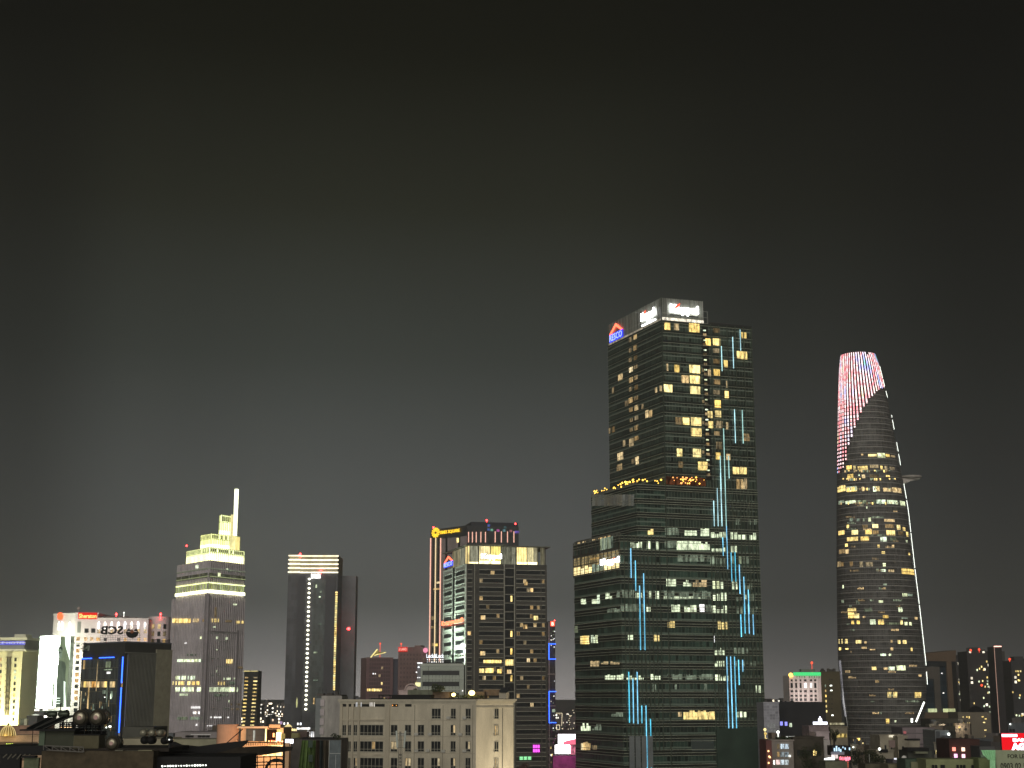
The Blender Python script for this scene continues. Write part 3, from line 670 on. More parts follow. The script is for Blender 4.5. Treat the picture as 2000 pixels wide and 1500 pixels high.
hb.build('helipad_bracket', principled('pale_bracket', (.6, .55, .5, 1), .7), bt)
# lit windows on the curved skin
bw = Many(bt, 'lit_window')
def bwin(x0, y0, x1, y1, mat):
    ym = (y0+y1)/2; t0, t1 = bpx(x0, ym), bpx(x1, ym)
    cz = zof(ym); sagg = 0
    # the surface stands nearer than the axis plane: look its height up along the sight line
    th = (t0+t1)/2
    for _ in range(3):
        p = bpt(th, cz); cz = CH+g(ym)*p.y
    h = (y1-y0)/FPX*YB*1.03
    t0, t1 = bpx(x0, ym, cz), bpx(x1, ym, cz)
    bw.add(bsurf(cz-h/2, cz+h/2, t0, t1, 1, max(1, int(abs(t1-t0)*8)), .12), mat, abs(x1-x0)*h)
def brow(lst, s, ox, oy):
    for (x0, y0, x1, y1, k) in lst: bwin(ox+x0/s, oy+y0/s, ox+x1/s, oy+y1/s, {'y': E_warm, 'w': E_cool, 'd': E_warm_dim, 'm': E_warm_mid, 'c': E_cool_dim}[k])
brow([(425,1118,445,1135,'m'),(495,1122,580,1148,'y'),(585,1112,665,1155,'w'),(670,1122,712,1152,'y'),(725,1135,765,1158,'m'),(275,1237,330,1280,'y'),(345,1240,370,1280,'y'),(390,1242,490,1278,'y'),(512,1230,598,1262,'m'),(618,1240,640,1275,'y'),(660,1242,690,1280,'m'),(710,1252,760,1280,'d'),
      (285,1325,345,1370,'y'),(395,1325,410,1340,'w'),(430,1330,465,1365,'m'),(675,1335,712,1352,'y'),(510,1325,600,1360,'d'),(205,1440,262,1495,'y'),(275,1450,380,1495,'w'),(435,1460,460,1485,'m'),(545,1450,575,1500,'w'),(655,1470,710,1495,'y'),(730,1465,820,1500,'m')], 5.172, 1600, 670)
brow([(180,250,258,302,'y'),(270,255,370,300,'y'),(415,255,440,295,'m'),(525,250,590,295,'y'),(625,265,700,300,'m'),(715,265,800,315,'m'),(830,290,862,330,'c'),(190,385,245,415,'c'),(258,388,362,418,'w'),(375,385,460,418,'c'),(520,385,560,415,'c'),(560,380,650,418,'w'),(665,385,765,425,'w'),(790,395,838,440,'w'),
      (458,445,470,465,'w'),(300,560,330,590,'c'),(365,565,395,590,'c'),(430,560,445,590,'c'),(480,555,505,592,'w'),(635,570,735,595,'m'),(270,625,292,655,'y'),(420,625,475,655,'d'),(520,620,575,658,'y'),(645,620,730,658,'d'),(757,628,792,670,'y'),(815,650,840,682,'y'),
      (190,680,248,722,'y'),(318,678,380,720,'y'),(450,672,515,722,'y'),(525,680,580,720,'d'),(655,680,740,725,'y'),(770,690,820,728,'d'),(848,695,868,740,'y'),(272,745,380,782,'y'),(405,740,486,782,'y'),(598,745,658,785,'w'),(690,750,750,785,'c'),(845,775,860,795,'w'),
      (255,810,280,838,'y'),(570,820,590,845,'y'),(710,822,732,845,'m'),(195,865,250,905,'d'),(258,865,290,908,'m'),(608,885,642,908,'y'),(870,900,885,920,'y'),(175,985,210,1035,'m'),(215,990,240,1030,'d'),(300,985,330,1030,'d'),(395,985,428,1035,'m'),(455,990,525,1030,'d'),(622,1000,648,1030,'w'),
      (555,1055,580,1080,'c'),(602,1060,650,1082,'w'),(675,1065,730,1085,'m'),(805,1058,925,1108,'y'),(228,1210,240,1245,'w'),(625,1195,660,1215,'c'),(812,1295,860,1325,'w'),(865,1300,910,1325,'c'),(218,1360,242,1385,'c'),(362,1365,395,1400,'c'),(580,1365,625,1385,'w'),(775,1440,808,1475,'w'),(280,1440,358,1465,'y'),(285,1480,340,1500,'y')], 5, 1600, 900)
brow([(310,45,400,75,'y'),(485,40,575,78,'c'),(860,40,900,82,'w'),(315,90,380,150,'y'),(382,105,435,150,'y'),(475,130,500,148,'m'),(690,120,750,150,'y'),(890,145,960,158,'c'),(1035,140,1065,165,'m'),(350,180,440,215,'y'),(552,168,612,218,'w'),(640,172,702,218,'y'),(720,200,870,220,'c'),(880,175,905,220,'y'),(925,195,1000,228,'w'),
      (205,380,255,428,'y'),(282,380,310,425,'y'),(398,390,458,425,'y'),(492,405,515,425,'m'),(775,390,795,415,'m'),(852,392,945,428,'y'),(215,470,240,498,'y'),(285,478,318,492,'y'),(548,488,610,498,'m'),(775,472,802,500,'m'),(992,475,1010,508,'y'),(665,538,725,560,'w'),(755,540,782,560,'w'),
      (572,680,620,712,'y'),(700,688,745,710,'m'),(755,680,818,715,'w'),(840,668,935,715,'w'),(1075,765,1110,785,'m'),(740,955,845,1010,'y'),(1035,958,1105,1012,'y'),(610,825,650,850,'m'),(725,1245,760,1290,'y'),(815,1262,835,1285,'w'),(410,1455,445,1495,'y'),(370,1465,385,1490,'m'),(340,510,352,530,'d')], 5.556, 1600, 1180)
random.seed(41)
for k in range(38):           # thin strings of desk lamps and half-drawn blinds on many floors
    y = 985+k*11.6; n = random.choice((0, 1, 1, 2, 3))
    for _ in range(n):
        xl, xr = interp(BL, y)+4, interp(BR, y)-6; x = random.uniform(xl, xr-18); m_ = random.choice((E_cool_dim, E_warm_dim, E_warm_mid, E_cool_dim))
        for j in range(random.randint(2, 7)): bwin(x+j*2.6, y+random.choice((0, 0, 1.2)), x+j*2.6+1.7, y+3.4, m_)
for y in (918, 934, 953, 981): 
    x = interp(BL, y)+3
    while x < interp(BR, y)-8: bwin(x, y, x+2.6, y+random.choice((2.5, 4.5)), random.choice((E_warm, E_warm_mid, E_warm_dim, E_cool_dim))) if random.random() < .55 else None; x += 3.6
bw.flush()
# ================================================================ STEPPED TOWER WITH LIT CROWN (left)
def corner3(cpx, cpy, Y, L, Rr):
    """corner seen at (cpx,cpy) at distance Y; left and right ends of the same level line -> points"""
    c = W(cpx, cpy, Y); return c, atz(L[0], L[1], c.z), atz(Rr[0], Rr[1], c.z)
YV = 1160
vc = W(409, 1094, YV); aL = W(347, 1100, YV+48); aR = W(479, 1102, YV+36)
vt = thing('stepped_skyscraper', 'grey ribbed skyscraper with yellow floodlit stepped crown and a glowing mast', 'skyscraper', (vc.x, vc.y+25, 0))
vcx, vcy = vc.x, vc.y
lx = W(337, 1230, YV+52); rx = W(480.5, 1225, YV+40)
dl = (Vector(XY(aL)+(0,))-Vector((vcx, vcy, 0))); dr = (Vector(XY(aR)+(0,))-Vector((vcx, vcy, 0)))
def vpoly(kl, kr, s=0.0):        # pieces of the plan: fraction along the left and right face, set back by s along both
    c = Vector((vcx, vcy, 0))+dl*s+dr*s; return [XY(c+dl*(kl-s)), XY(c), XY(c+dr*(kr-s)), XY(c+dl*(kl-s)+dr*(kr-s))]
def vz(px, py, k=0): return W(px, py, YV+k).z
z_top = vz(409, 1094); z_b0, z_b1 = vz(409, 1155), vz(409, 1142); z_low = vz(409, 1160)
G_v = curtain('ribbed_grey_glass', (.52, .47, .49), (.70, .64, .67), 3.0, 4.2, .9, .3, .22, .4, spec=.3)
pl = vpoly(1, 1)
MB().prism(pl, z_low-1, z_top).build('upper_body', G_v, vt)
k1 = (Vector((lx.x, lx.y, 0))-Vector((vcx, vcy, 0))).length/dl.length
low = vpoly(1.13, 1.03); MB().prism(low, 0, z_low-1).build('lower_body', G_v, vt)
FVL, FVR = Fac(pl[0], pl[1]), Fac(pl[1], pl[2]); FWL, FWR = Fac(low[0], low[1]), Fac(low[1], low[2])
rb = MB()
for F, z1_ in ((FWL, z_low-1), (FWR, z_low-1), (FVL, z_top), (FVR, z_top)):
    z0_ = 0 if F in (FWL, FWR) else z_low-1; u = .8; 
    while u < F.w-.5: rb.fbox(F, u, u+.55, z0_, z1_, 0, .7); u += 2.9 if F in (FWL, FVL) else 2.2
rb.build('facade_ribs', principled('pale_rib', (.66, .61, .63, 1), .6), vt)
MB().fbox(FWL, FWL.w-3, FWL.w, 0, z_low, 0, 1).fbox(FWR, 0, 1.5, 0, z_low, 0, 1).fbox(FWR, FWR.w-9, FWR.w-7, 0, vz(480, 1228), 0, 1).build('corner_pier', principled('pier_grey', (.42, .38, .40, 1), .6), vt)
MB().fbox(FWR, 3, FWR.w-9, vz(440, 1234), vz(440, 1234)+1, 0, .9).build('belt_course', principled('pier_grey', (.42, .38, .40, 1), .6), vt)
E_crown = emis('crown_yellow_light', (.86, 1, .40), 3.0, .25, .08, sample=False); E_crownw = emis('crown_white_light', (.92, 1, .62), 5, .2, .1)  # crown and mast emit; their floodlighting is put into the material
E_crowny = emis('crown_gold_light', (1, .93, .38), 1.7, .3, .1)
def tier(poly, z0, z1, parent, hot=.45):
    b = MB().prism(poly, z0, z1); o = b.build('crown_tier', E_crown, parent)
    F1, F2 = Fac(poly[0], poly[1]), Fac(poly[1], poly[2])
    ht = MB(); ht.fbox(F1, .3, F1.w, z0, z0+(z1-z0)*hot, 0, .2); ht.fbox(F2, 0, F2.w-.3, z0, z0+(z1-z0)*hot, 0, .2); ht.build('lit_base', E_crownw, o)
    fn = MB()
    for F in (F1, F2):
        u = .1
        while u < F.w: fn.fbox(F, u, u+.28, z0, z1, .2, .6); u += 2.3
        for q in (.62, .97): fn.fbox(F, 0, F.w, z0+(z1-z0)*q, z0+(z1-z0)*q+.35, .2, .6)
    for F in (F1, F2):
        u = .5
        while u < F.w-1.5: fn.fbox(F, u+.4, u+1.7, z0+(z1-z0)*.68, z0+(z1-z0)*.93, .05, .25) if random.random() < .8 else None; u += 2.3
    fn.build('crown_fins', principled('crown_fin', (.6, .62, .4, 1), .5), o)
    return o
t1 = vpoly(.74, .985, .02); zt1 = vz(409, 1068)
tier(t1, z_top, zt1, vt, .5)
c2 = vpoly(.30, .78, .04)
t2l, t2c, t2r = W(393, 1045, YV+25), W(413, 1042, YV+12), W(468, 1052, YV+36)
t2 = [XY(t2l), XY(t2c), XY(t2r), XY(Vector((t2l.x, t2l.y, 0))+Vector((t2r.x-t2c.x, t2r.y-t2c.y, 0)))]
zt2 = vz(413, 1042, 12); tier(t2, zt1, zt2, vt, .3)
MB().prism([XY(W(460, 1060, YV+30)), XY(W(468, 1060, YV+30)), XY(W(468, 1060, YV+40)), XY(W(460, 1060, YV+40))], zt1, vz(465, 1049, 30)).build('stair_block', E_crowny, vt)
t3l, t3c, t3r = W(429.5, 1010, YV+24), W(433, 1006, YV+20), W(459, 1008, YV+34)
t3 = [XY(t3l), XY(t3c), XY(t3r), XY(Vector((t3l.x, t3l.y, 0))+Vector((t3r.x-t3c.x, t3r.y-t3c.y, 0)))]
tier(t3, zt2, vz(433, 1005, 20), vt, .22)
mx_ = W(461, 1008, YV+30); mz = vz(461, 956, 30)
m = MB(); b0 = W(459, 1062, YV+28)
mm_b = [(W(456.5, 1030, YV+27).x, W(456.5, 1030, YV+27).y), (W(465.5, 1030, YV+27).x, YV+27), (W(465.5, 1030, YV+27).x, YV+31), (W(456.5, 1030, YV+27).x, YV+31)]
m.prism([(mx_.x-3.6, YV+27), (mx_.x+.2, YV+27), (mx_.x+.2, YV+31), (mx_.x-3.6, YV+31)], zt1, vz(461, 1006, 30)).build('mast_base', E_crowny, vt)
MB().prism([(mx_.x-1.3, YV+26.5), (mx_.x+1.3, YV+26.5), (mx_.x+1.3, YV+30), (mx_.x-1.3, YV+30)], zt2, mz).build('mast', emis('mast_light', (.9, 1, .68), 4, .25, .1), vt)
MB().ball(W(364.5, 1066, YV+30), .7, 6).build('beacon_lamp', E_red, vt)
# lit sky-lobby band
vb = Many(vt, 'lit_band_window')
for F, n in ((FVL, 12), (FVR, 17)):
    w = F.w/n
    MB().fbox(F, .3, F.w-.3, z_b0-1, z_b0+1.3, .1, 1.2).build('light_ledge', E_crownw, vt)
    MB().fbox(F, .3, F.w-.3, z_b0+6.4, z_b0+7.2, .1, 1.0).build('light_ledge', E_crown, vt)
    MB().fbox(F, .3, F.w-.3, z_b0+11.5, z_b0+12.1, .1, 1.0).build('light_ledge', emis('ledge_dim', (.8, 1, .5), .5, .3), vt)
    MB().fbox(F, .3, F.w-.3, z_b0+17.6, z_b0+18.2, .1, 1.0).build('light_ledge', emis('ledge_dimmer', (.8, .95, .6), .22, .3), vt)
    for k in range(n): vb.box(F, (k+.12)*w, (k+.5)*w, z_b0+1.3, z_b0+6.3, emis('band_pane_light', (.8, 1, .35), .62, .4, .3), .1, .8); vb.box(F, (k+.12)*w, (k+.9)*w, z_b0+11, z_b0+14.5, emis('band_dim', (.7, .8, .5), .1, .6, .3), .1, .75)
vb.flush()
vw = Many(vt, 'lit_window')
def vwin(x0, y0, x1, y1, n, mat, s, ox, oy, pr=1, F=None):
    x0, x1, y0, y1 = ox+x0/s, ox+x1/s, oy+y0/s, oy+y1/s
    w = (x1-x0)/n
    for k in range(n):
        if random.random() > pr: continue
        xx = x0+(k+.5)*w; f = FWL if xx < 404-(y0-1160)*.012 else FWR
        vw.px(f, x0+(k+.12)*w, y0, x0+(k+.88)*w, y1, mat, .72, .95)
q3 = (4.287, 320, 1150)
vwin(78,250,232,285,13,E_warm,*q3); vwin(250,250,300,280,4,E_warm_mid,*q3,.8); vwin(395,250,455,280,6,E_warm,*q3,.8); vwin(600,268,660,290,6,E_warm,*q3,.8); vwin(330,255,360,275,2,E_warm_dim,*q3); vwin(480,262,590,280,8,E_warm_dim,*q3,.6)
vwin(120,590,315,612,14,E_cool,*q3,.95); vwin(320,590,345,612,2,E_cool_dim,*q3); vwin(515,590,570,625,4,E_warm,*q3,.9); vwin(200,545,280,560,6,E_cool_dim,*q3,.8)
vwin(105,730,270,760,13,E_cool,*q3,.8); vwin(480,745,590,762,9,E_cool,*q3,.6); vwin(80,775,305,805,18,E_warm,*q3,.5); vwin(445,778,505,805,5,E_warm,*q3,.8); vwin(545,775,600,800,4,E_cool_dim,*q3)
vwin(105,825,270,860,14,E_cool,*q3,.95); vwin(285,825,335,860,4,E_cool,*q3,.8); vwin(375,825,615,862,20,E_cool,*q3,.9); vwin(140,878,210,895,5,E_cool,*q3,.7); vwin(400,880,530,900,10,E_cool_dim,*q3,.8); vwin(520,932,600,950,6,E_cool,*q3,.6)
vwin(235,985,315,1002,6,E_whitewin,*q3,.8); vwin(190,1028,310,1048,8,E_whitewin,*q3,.5); vwin(120,1072,330,1095,12,E_cool_dim,*q3,.7); vwin(380,1070,540,1082,10,E_whitewin,*q3,.5); vwin(355,1143,430,1150,8,E_whitewin,*q3,.9); vwin(275,1130,290,1148,1,E_whitewin,*q3)
vwin(405,315,428,325,2,E_cool,*q3); vwin(415,155,435,235,1,E_warm_dim,*q3); vwin(565,125,605,138,4,E_cool,*q3,.8); vwin(180,450,200,460,1,E_whitewin,*q3); vwin(310,400,325,420,1,E_cool,*q3); vwin(430,400,450,420,1,E_cool,*q3); vwin(510,405,530,425,1,E_cool,*q3); vwin(432,505,445,515,1,E_cool,*q3); vwin(430,680,440,700,1,E_cool,*q3)
vwin(545,960,640,975,10,E_warm_dim,*q3,.6); vwin(550,1000,640,1015,10,E_warm_dim,*q3,.6); vwin(575,650,655,668,6,E_warm_dim,*q3,.5)
for y in range(370, 1100, 70): vwin(385, y, 540, y+4, 9, E_cool_dim, *q3, .4)
vw.px(FVL, 384, 1104, 389, 1110, E_cool, .72, .95); vw.px(FVR, 441, 1110, 444, 1113, E_cool, .72, .95); vw.px(FVR, 444, 1111, 449, 1117, E_cool_dim, .72, .95); vw.px(FVR, 424, 1119, 429, 1126, E_cool, .72, .95)
vw.flush()

# ================================================================ DARK SLENDER TOWER WITH A STRING OF LAMPS
YT = 1000
d0, d1_, d2 = W(563, 1120, YT), W(660, 1120, YT), W(684, 1121, YT+26)
FT = Fac(XY(d0), XY(d1_)); ztt = d0.z
dt = thing('dark_office_tower', 'blank dark slab tower with a striped lit cap and a vertical string of white lamps', 'skyscraper', (FT.P(FT.w/2, 0, -15).x, YT+15, 0))
G_d = curtain('dark_slab_glass', (.075, .077, .088), (.10, .102, .115), 2.2, 4, .3, .2, .32, .35, spec=.3)
MB().fbox(FT, 0, FT.w, 0, ztt, -32, 0).build('tower_body', G_d, dt)
MB().fbox(FT, FT.w-2, FT.w+9.5, 0, ztt+.5, -40, -26).build('rear_wing', principled('hazed_wing_wall', (.27, .27, .285, 1), .7), dt)  # wing colour lightened: distance haze is put into the paint
MB().fbox(FT, 7, 11.5, 0, ztt-2, 0, 1.2).fbox(FT, 25.5, 32, 0, ztt-2, 0, .7).build('wall_piers', principled('dark_pier', (.07, .07, .08, 1), .5), dt)
cap = MB().fbox(FT, .4, FT.w-.4, ztt, ztt+12.5, -31, -.4).build('cap', principled('cap_core', (.3, .28, .2, 1), .6), dt)
for k in range(5): MB().fbox(FT, -.2 if k < 3 else 0, 8, ztt+.5+k*2.75, ztt+1.3+k*2.75, -.4, 1.4).fbox(FT, 8, FT.w+.2, ztt+.3+k*2.75, ztt+1.1+k*2.75, -.4, .6).build('light_band', emis('cream_band_light', (1, .93, .7), 2.8, .3, .2), cap)
MB().fbox(FT, 15.5, 21.8, ztt-3.4, ztt-.3, .1, .9).build('white_sign', E_whitewin, dt)
dl_ = Many(dt, 'facade_lamp')
E_lampw = emis('white_facade_lamp', (1, .97, .72), 5)
for k in range(29):
    y = 1131+k*(1385-1131)/28; u, z = FT.uv(604.5-(y-1131)*.028, y); dl_.add(MB().ball(FT.P(u, z, .6), .9, 5, .8), E_lampw, 1)
dl_.flush()
dw = Many(dt, 'lit_window')
for k in range(44):
    y = 1157+k*4.4; u, z = FT.uv(657.3-(y-1157)*.028, y); dw.box(FT, u-.75, u+.75, z-.55, z+.55, random.choice((E_warm, E_warm, E_crowny)), 0, .25)
for (x, y, w, h, mm2) in ((625, 1154, 3, 4, E_cool_dim), (623, 1165, 3, 2, E_cool), (622, 1218, 6, 2, E_cool_dim), (613, 1273, 7, 3, E_cool_dim), (612, 1327, 9, 3, E_cool_dim), (617, 1142, 2, 6, E_cool), (612, 1363, 2, 12, E_warm_mid)): dw.px(FT, x, y, x+w, y+h, mm2, .1, 1)
dw.flush()
gl_ = MB().fbox(FT, 17, 25.4, 35, ztt-4, 0, .15).build('glazed_strip', curtain('strip_glass', (.07, .085, .085), (.1, .12, .11), 1.6, 3.4, .2, .3, .4, .3, spec=.3), dt)
for (x, y) in ((587, 1083), (627, 1116)): u, z = FT.uv(x, y); MB().ball(FT.P(u, z, 1.6), .8, 6).tube(FT.P(u, z-2, -.2), FT.P(u, z, 1.6), .12, 5).build('beacon_lamp', E_red, dt)
bq = W(681, 1228, YT+14); MB().ball(bq, .95, 6).tube(bq, (bq.x-1.5, bq.y+3, bq.z), .2, 5).build('beacon_lamp', E_red, dt)
u, z = FT.uv(580, 1382); MB().lathe(FT.P(u, z, .8), (0, 0, 1), [(0, .5), (3, .75), (8, .3), (10, .05)], 8).build('uplight_wash', emis('yellow_wash_glow', (.8, .8, .35), .8), dt)  # tapered glowing solid put in for the yellow wash on the wall
MB().fbox(FT, 1, FT.w+6, 0, W(600, 1420, YT).z, 0, 12).build('podium', principled('podium_grey', (.12, .12, .12, 1), .7), dt)
# ================================================================ TWIN-FACED TOWER WITH TUBES AND GOLD SIGN (behind, centre)
YS = 1026
k0, k1_, k2_ = W(841, 1033, YS+30), W(912, 1028, YS), W(1013, 1034, YS+8)
FSa, FSb = Fac(XY(k0), XY(k1_)), Fac(XY(k1_), XY(k2_)); zs = W(912, 1026, YS).z
ts = thing('tube_lit_tower', 'dark tower outlined with vertical orange light tubes under a round gold sign', 'skyscraper', (k1_.x, YS+15, 0))
MB().prism([XY(k0), XY(k1_), XY(k2_), (k2_.x, YS+45), (k0.x, YS+45)], 0, zs).build('tower_body', curtain('twin_tower_glass', (.035, .037, .042), (.06, .06, .06), 2, 4, .2, .5, .4, .3, spec=.3), ts)
MB().fbox(FSb, 3, FSb.w-.3, zs, zs+2.6, -20, -.4).build('penthouse', principled('dark_penthouse', (.03, .032, .045, 1), .6), ts)
ub = FSa.uv(862, 1150)[0]
MB().fbox(FSa, ub+.4, FSa.w, 0, FSa.uv(885, 1050)[1], 0, .5).build('stone_wall', principled('mauve_wall', (.34, .29, .29, 1), .7), ts)
m = MB()
for x in (871, 896): u = FSa.uv(x, 1100)[0]; m.fbox(FSa, u, u+2.1, 0, FSa.uv(885, 1050)[1], .5, .6)
m.build('window_strip', M_glassdk, ts)
tt = Many(ts, 'light_tube'); E_tube = emis('salmon_tube_light', (1, .52, .38), 1.5); E_tubew = emis('cream_tube_light', (1, .75, .42), 1.3)
for x0, x1, m_ in ((842.5, 839.5, E_tube), (852.3, 849.5, E_tubew), (862, 859.5, E_tube)):
    u = FSa.uv(x0, 1055)[0]; tt.box(FSa, u-.28, u+.28, FSa.uv(x0, 1292)[1], FSa.uv(x0, 1051)[1], m_, .3, .9)
for x in (915, 922.5, 930, 939, 948, 967, 979, 991, 1003.5): u = FSb.uv(x, 1050)[0]; tt.box(FSb, u-.25, u+.25, FSb.uv(x, 1059.5)[1], FSb.uv(x, 1039 if x < 960 else 1038)[1], E_tube, .1, .6)
tt.flush()
gs = MB().fbox(FSa, FSa.uv(855, 1038)[0], FSa.uv(901, 1034)[0], zs-4.6, zs-4.3, .6, .8).build('roof_sign', M_dark, ts)
letters('TIMES SQUARE', FSa, 860.5, 1035, 900, 1042.5, emis('gold_sign_light', (1, .6, .03), 1.9), gs, .3, .9, bold=.02)
u, z = FSa.uv(853, 1040.5)
c_ = FSa.P(u, z, 1.0); sm = MB()
for k in range(12):
    a = k*math.pi/6; da = .2; rr_ = 3.35
    P = lambda rad, an: FSa.P(u+rad*math.cos(an)*1.25, z+rad*math.sin(an), 1.2)
    q = [P(.9, a-.12), P(rr_, a-da), P(rr_+.35, a), P(rr_, a+da), P(.9, a+.12)]; sm.face(q); sm.face([p-FSa.n*.3 for p in q[::-1]])
sm.build('sun_emblem', emis('gold_sign_light', (1, .6, .03), 1.9), gs)
kk = Many(ts, 'lit_window')
for (x, y, w, h, m_) in ((893.5, 1051, 4, 8.5, E_warm), (893, 1074, 4, 5, E_warm_mid), (854, 1136, 6, 4, E_warm_mid), (848, 1149, 12, 3, E_warm_mid), (844, 1204, 4, 7, E_warm_dim), (844, 1223, 4, 5, E_warm_dim), (845, 1256, 5, 6, E_warm_mid), (851, 1257, 5, 5, E_warm)): kk.px(FSa, x, y, x+w, y+h, m_, .5, .8)
for (x, y, c) in ((952, 1024, (.1, .2, 1)), (952, 1032, (.1, .25, 1)), (958, 1033, (.2, .8, .5)), (970, 1034, (.8, .15, .7)), (982, 1034, (.2, .6, .7)), (995, 1035, (.8, .2, .3)), (1005, 1037, (.25, .12, 1)), (984, 1028, (.1, .25, .3)), (1009, 1037, (.25, .12, 1))):
    kk.px(FSb, x, y, x+5, y+4.5, emis('lounge_light_%d_%d' % (x, y), c, .55, .4, 1), .1, .5)
kk.flush()
for x, y, F in ((845.5, 1030, FSa), (951, 1016, FSb), (1007, 1023, FSb)):
    u, z = F.uv(x, y); MB().ball(F.P(u, z, -.6), .62, 6).tube(F.P(u, zs, -.6), F.P(u, z, -.6), .12, 5).build('beacon_lamp', E_red, ts)

# ================================================================ DARK OFFICE BLOCK WITH WHITE-LIT FLANK (centre)
YL = 560
l0, l1, l2 = W(868, 1086, YL+34), W(912, 1065, YL), W(1067, 1072, YL+6)
zl = W(912, 1101, YL).z; zl2 = W(940, 1064, YL).z
PLA = [XY(l0), XY(l1), XY(l2), (l2.x-.3, YL+40), (l0.x+4, YL+40)]
FA, FB = Fac(PLA[0], PLA[1]), Fac(PLA[1], PLA[2])
lt_ = thing('office_tower', 'dark banded office tower with a glowing glass top floor and one white floodlit flank', 'office tower', (l1.x+12, YL+18, 0))
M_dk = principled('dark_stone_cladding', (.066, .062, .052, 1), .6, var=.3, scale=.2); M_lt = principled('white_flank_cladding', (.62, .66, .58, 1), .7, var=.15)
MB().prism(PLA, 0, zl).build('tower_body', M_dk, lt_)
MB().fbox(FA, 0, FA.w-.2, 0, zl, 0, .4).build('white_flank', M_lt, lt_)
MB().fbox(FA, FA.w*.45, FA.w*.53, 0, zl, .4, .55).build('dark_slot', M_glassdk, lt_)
fhL = 3.27; nfl = int(zl/fhL); tr = principled('pale_window_trim', (.34, .33, .27, 1), .5); tr2 = principled('white_window_trim', (.6, .62, .56, 1), .5)
wn_m, wl_m = MB(), Many(lt_, 'lit_window'); tm, tm2 = MB(), MB()
bays = [(913.5, 920.8), (936.5, 982.5), (1009, 1055), (1058.5, 1064)]
strip = Many(lt_, 'window_band')
for k in range(nfl):
    zc_ = zl-3.0-k*fhL*1.0
    if zc_ < 6: break
    for (a, b) in bays:
        ua, ub_ = FB.uv(a, 1200)[0], FB.uv(b, 1200)[0]
        strip.box(FB, ua, ub_, zc_-.75, zc_+.75, M_glassdk, 0, .06)
        tm.fbox(FB, ua-.2, ub_+.2, zc_+.75, zc_+.95, 0, .3); tm.fbox(FB, ua-.2, ub_+.2, zc_-.95, zc_-.75, 0, .3)
        n = max(1, int((ub_-ua)/1.2))
        for j in range(n):
            if random.random() < (.13 if (ub_-ua) > 3 else .28) and zc_ > 40: wl_m.box(FB, ua+j*(ub_-ua)/n, ua+(j+.9)*(ub_-ua)/n, zc_-.7, zc_+.7, random.choice((E_warm_mid, E_warm_dim, E_warm_dim, E_warm_dim)), .02, .1)
    ua, ub_ = FB.uv(987, 1200)[0], FB.uv(1003, 1200)[0]
    strip.box(FB, ua, ub_, zc_-1.35, zc_+1.35, M_glassdk, 0, .25); tm.fbox(FB, ua-.3, ub_+.3, zc_+1.4, zc_+1.6, 0, .5)
    if random.random() < .35: wl_m.box(FB, ua+1.9, ua+2.6, zc_-1.2, zc_+1.0, E_warm, .2, .32)
    for (a, b) in ((.06, .40), (.58, .95)):
        strip.box(FA, FA.w*a, FA.w*b, zc_-.75, zc_+.75, M_glassdk, .4, .46); tm2.fbox(FA, FA.w*a-.3, FA.w*b+.3, zc_+.8, zc_+1.05, .4, .9); tm2.fbox(FA, FA.w*a-.3, FA.w*b+.3, zc_-1.05, zc_-.8, .4, .9)
strip.flush()
for x in (984.5, 1004.5): u = FB.uv(x, 1200)[0]; tm.fbox(FB, u-.15, u+.15, 0, zl, 0, .6)
u = FB.uv(926.5, 1200)[0]; tm.fbox(FB, u-.1, u+.1, 0, zl, 0, .3)
tm.build('window_trim', tr, lt_); tm2.build('flank_trim', tr2, lt_)
for (x, y, w, h, n, m_) in ((944, 1289, 36, 6, 9, E_warm), (936, 1306, 10, 8, 2, E_warm), (948, 1305, 16, 9, 4, E_warm), (971, 1307, 9, 8, 2, E_warm), (987, 1288, 16, 12, 3, E_warm), (990, 1308, 9, 8, 3, E_warm_mid), (958, 1115, 8, 7, 2, E_warm_mid), (1024, 1136, 7, 7, 1, E_warm_mid), (1042, 1203, 9, 8, 2, E_warm), (939, 1202, 9, 8, 2, E_warm_mid), (938, 1272, 10, 8, 2, E_warm_mid), (1022, 1220, 8, 8, 2, E_warm_mid)):
    for j in range(n): wl_m.px(FB, x+j*w/n, y, x+(j+.88)*w/n, y+h, m_, .02, .34)
wl_m.flush()
# glass top: lit screens, columns, slab roof
tg = Many(lt_, 'glass_screen'); E_lg = emis('top_floor_glow', (1, .86, .40), 1.7, .45, .25); E_lgy = emis('top_floor_yellow', (1, .78, .10), 1.3, .3, .4); E_lgd = emis('top_floor_dim', (.62, .62, .42), .5, .5, .3)
for (a, b, m_) in ((913.5, 919, E_lgd), (919.5, 935, E_lgd), (936.5, 957.5, E_lg), (958.5, 979, E_lgy), (980, 1008, E_lgd), (1010, 1030, E_lg), (1031, 1044, E_lg), (1045, 1051, E_lgd), (1057, 1065, E_lgd)):
    ua, ub_ = FB.uv(a, 1085)[0], FB.uv(b, 1085)[0]; tg.box(FB, ua, ub_, zl+.2, zl2-.3, m_, -1.6, -1.2)
for j in range(6): tg.box(FA, 10.5+j*(FA.w-10.5)/6, 10.2+(j+1)*(FA.w-10.5)/6, zl, zl2-.4, E_lgd if j < 5 else E_lg, -1, -.6)
tg.flush()
m = MB()
for x in (913, 936, 958, 979.5, 1009.5, 1030.5, 1051, 1066): u = FB.uv(x, 1085)[0]; m.fbox(FB, u-.12, u+.15, zl, zl2+.1, -1.2, -.8)
for k in range(30): u = 1.5+k*.98; m.fbox(FB, u, u+.07, zl, zl2, -1.2, -1.05)
m.build('screen_columns', principled('dark_column', (.06, .055, .04, 1), .5), lt_)
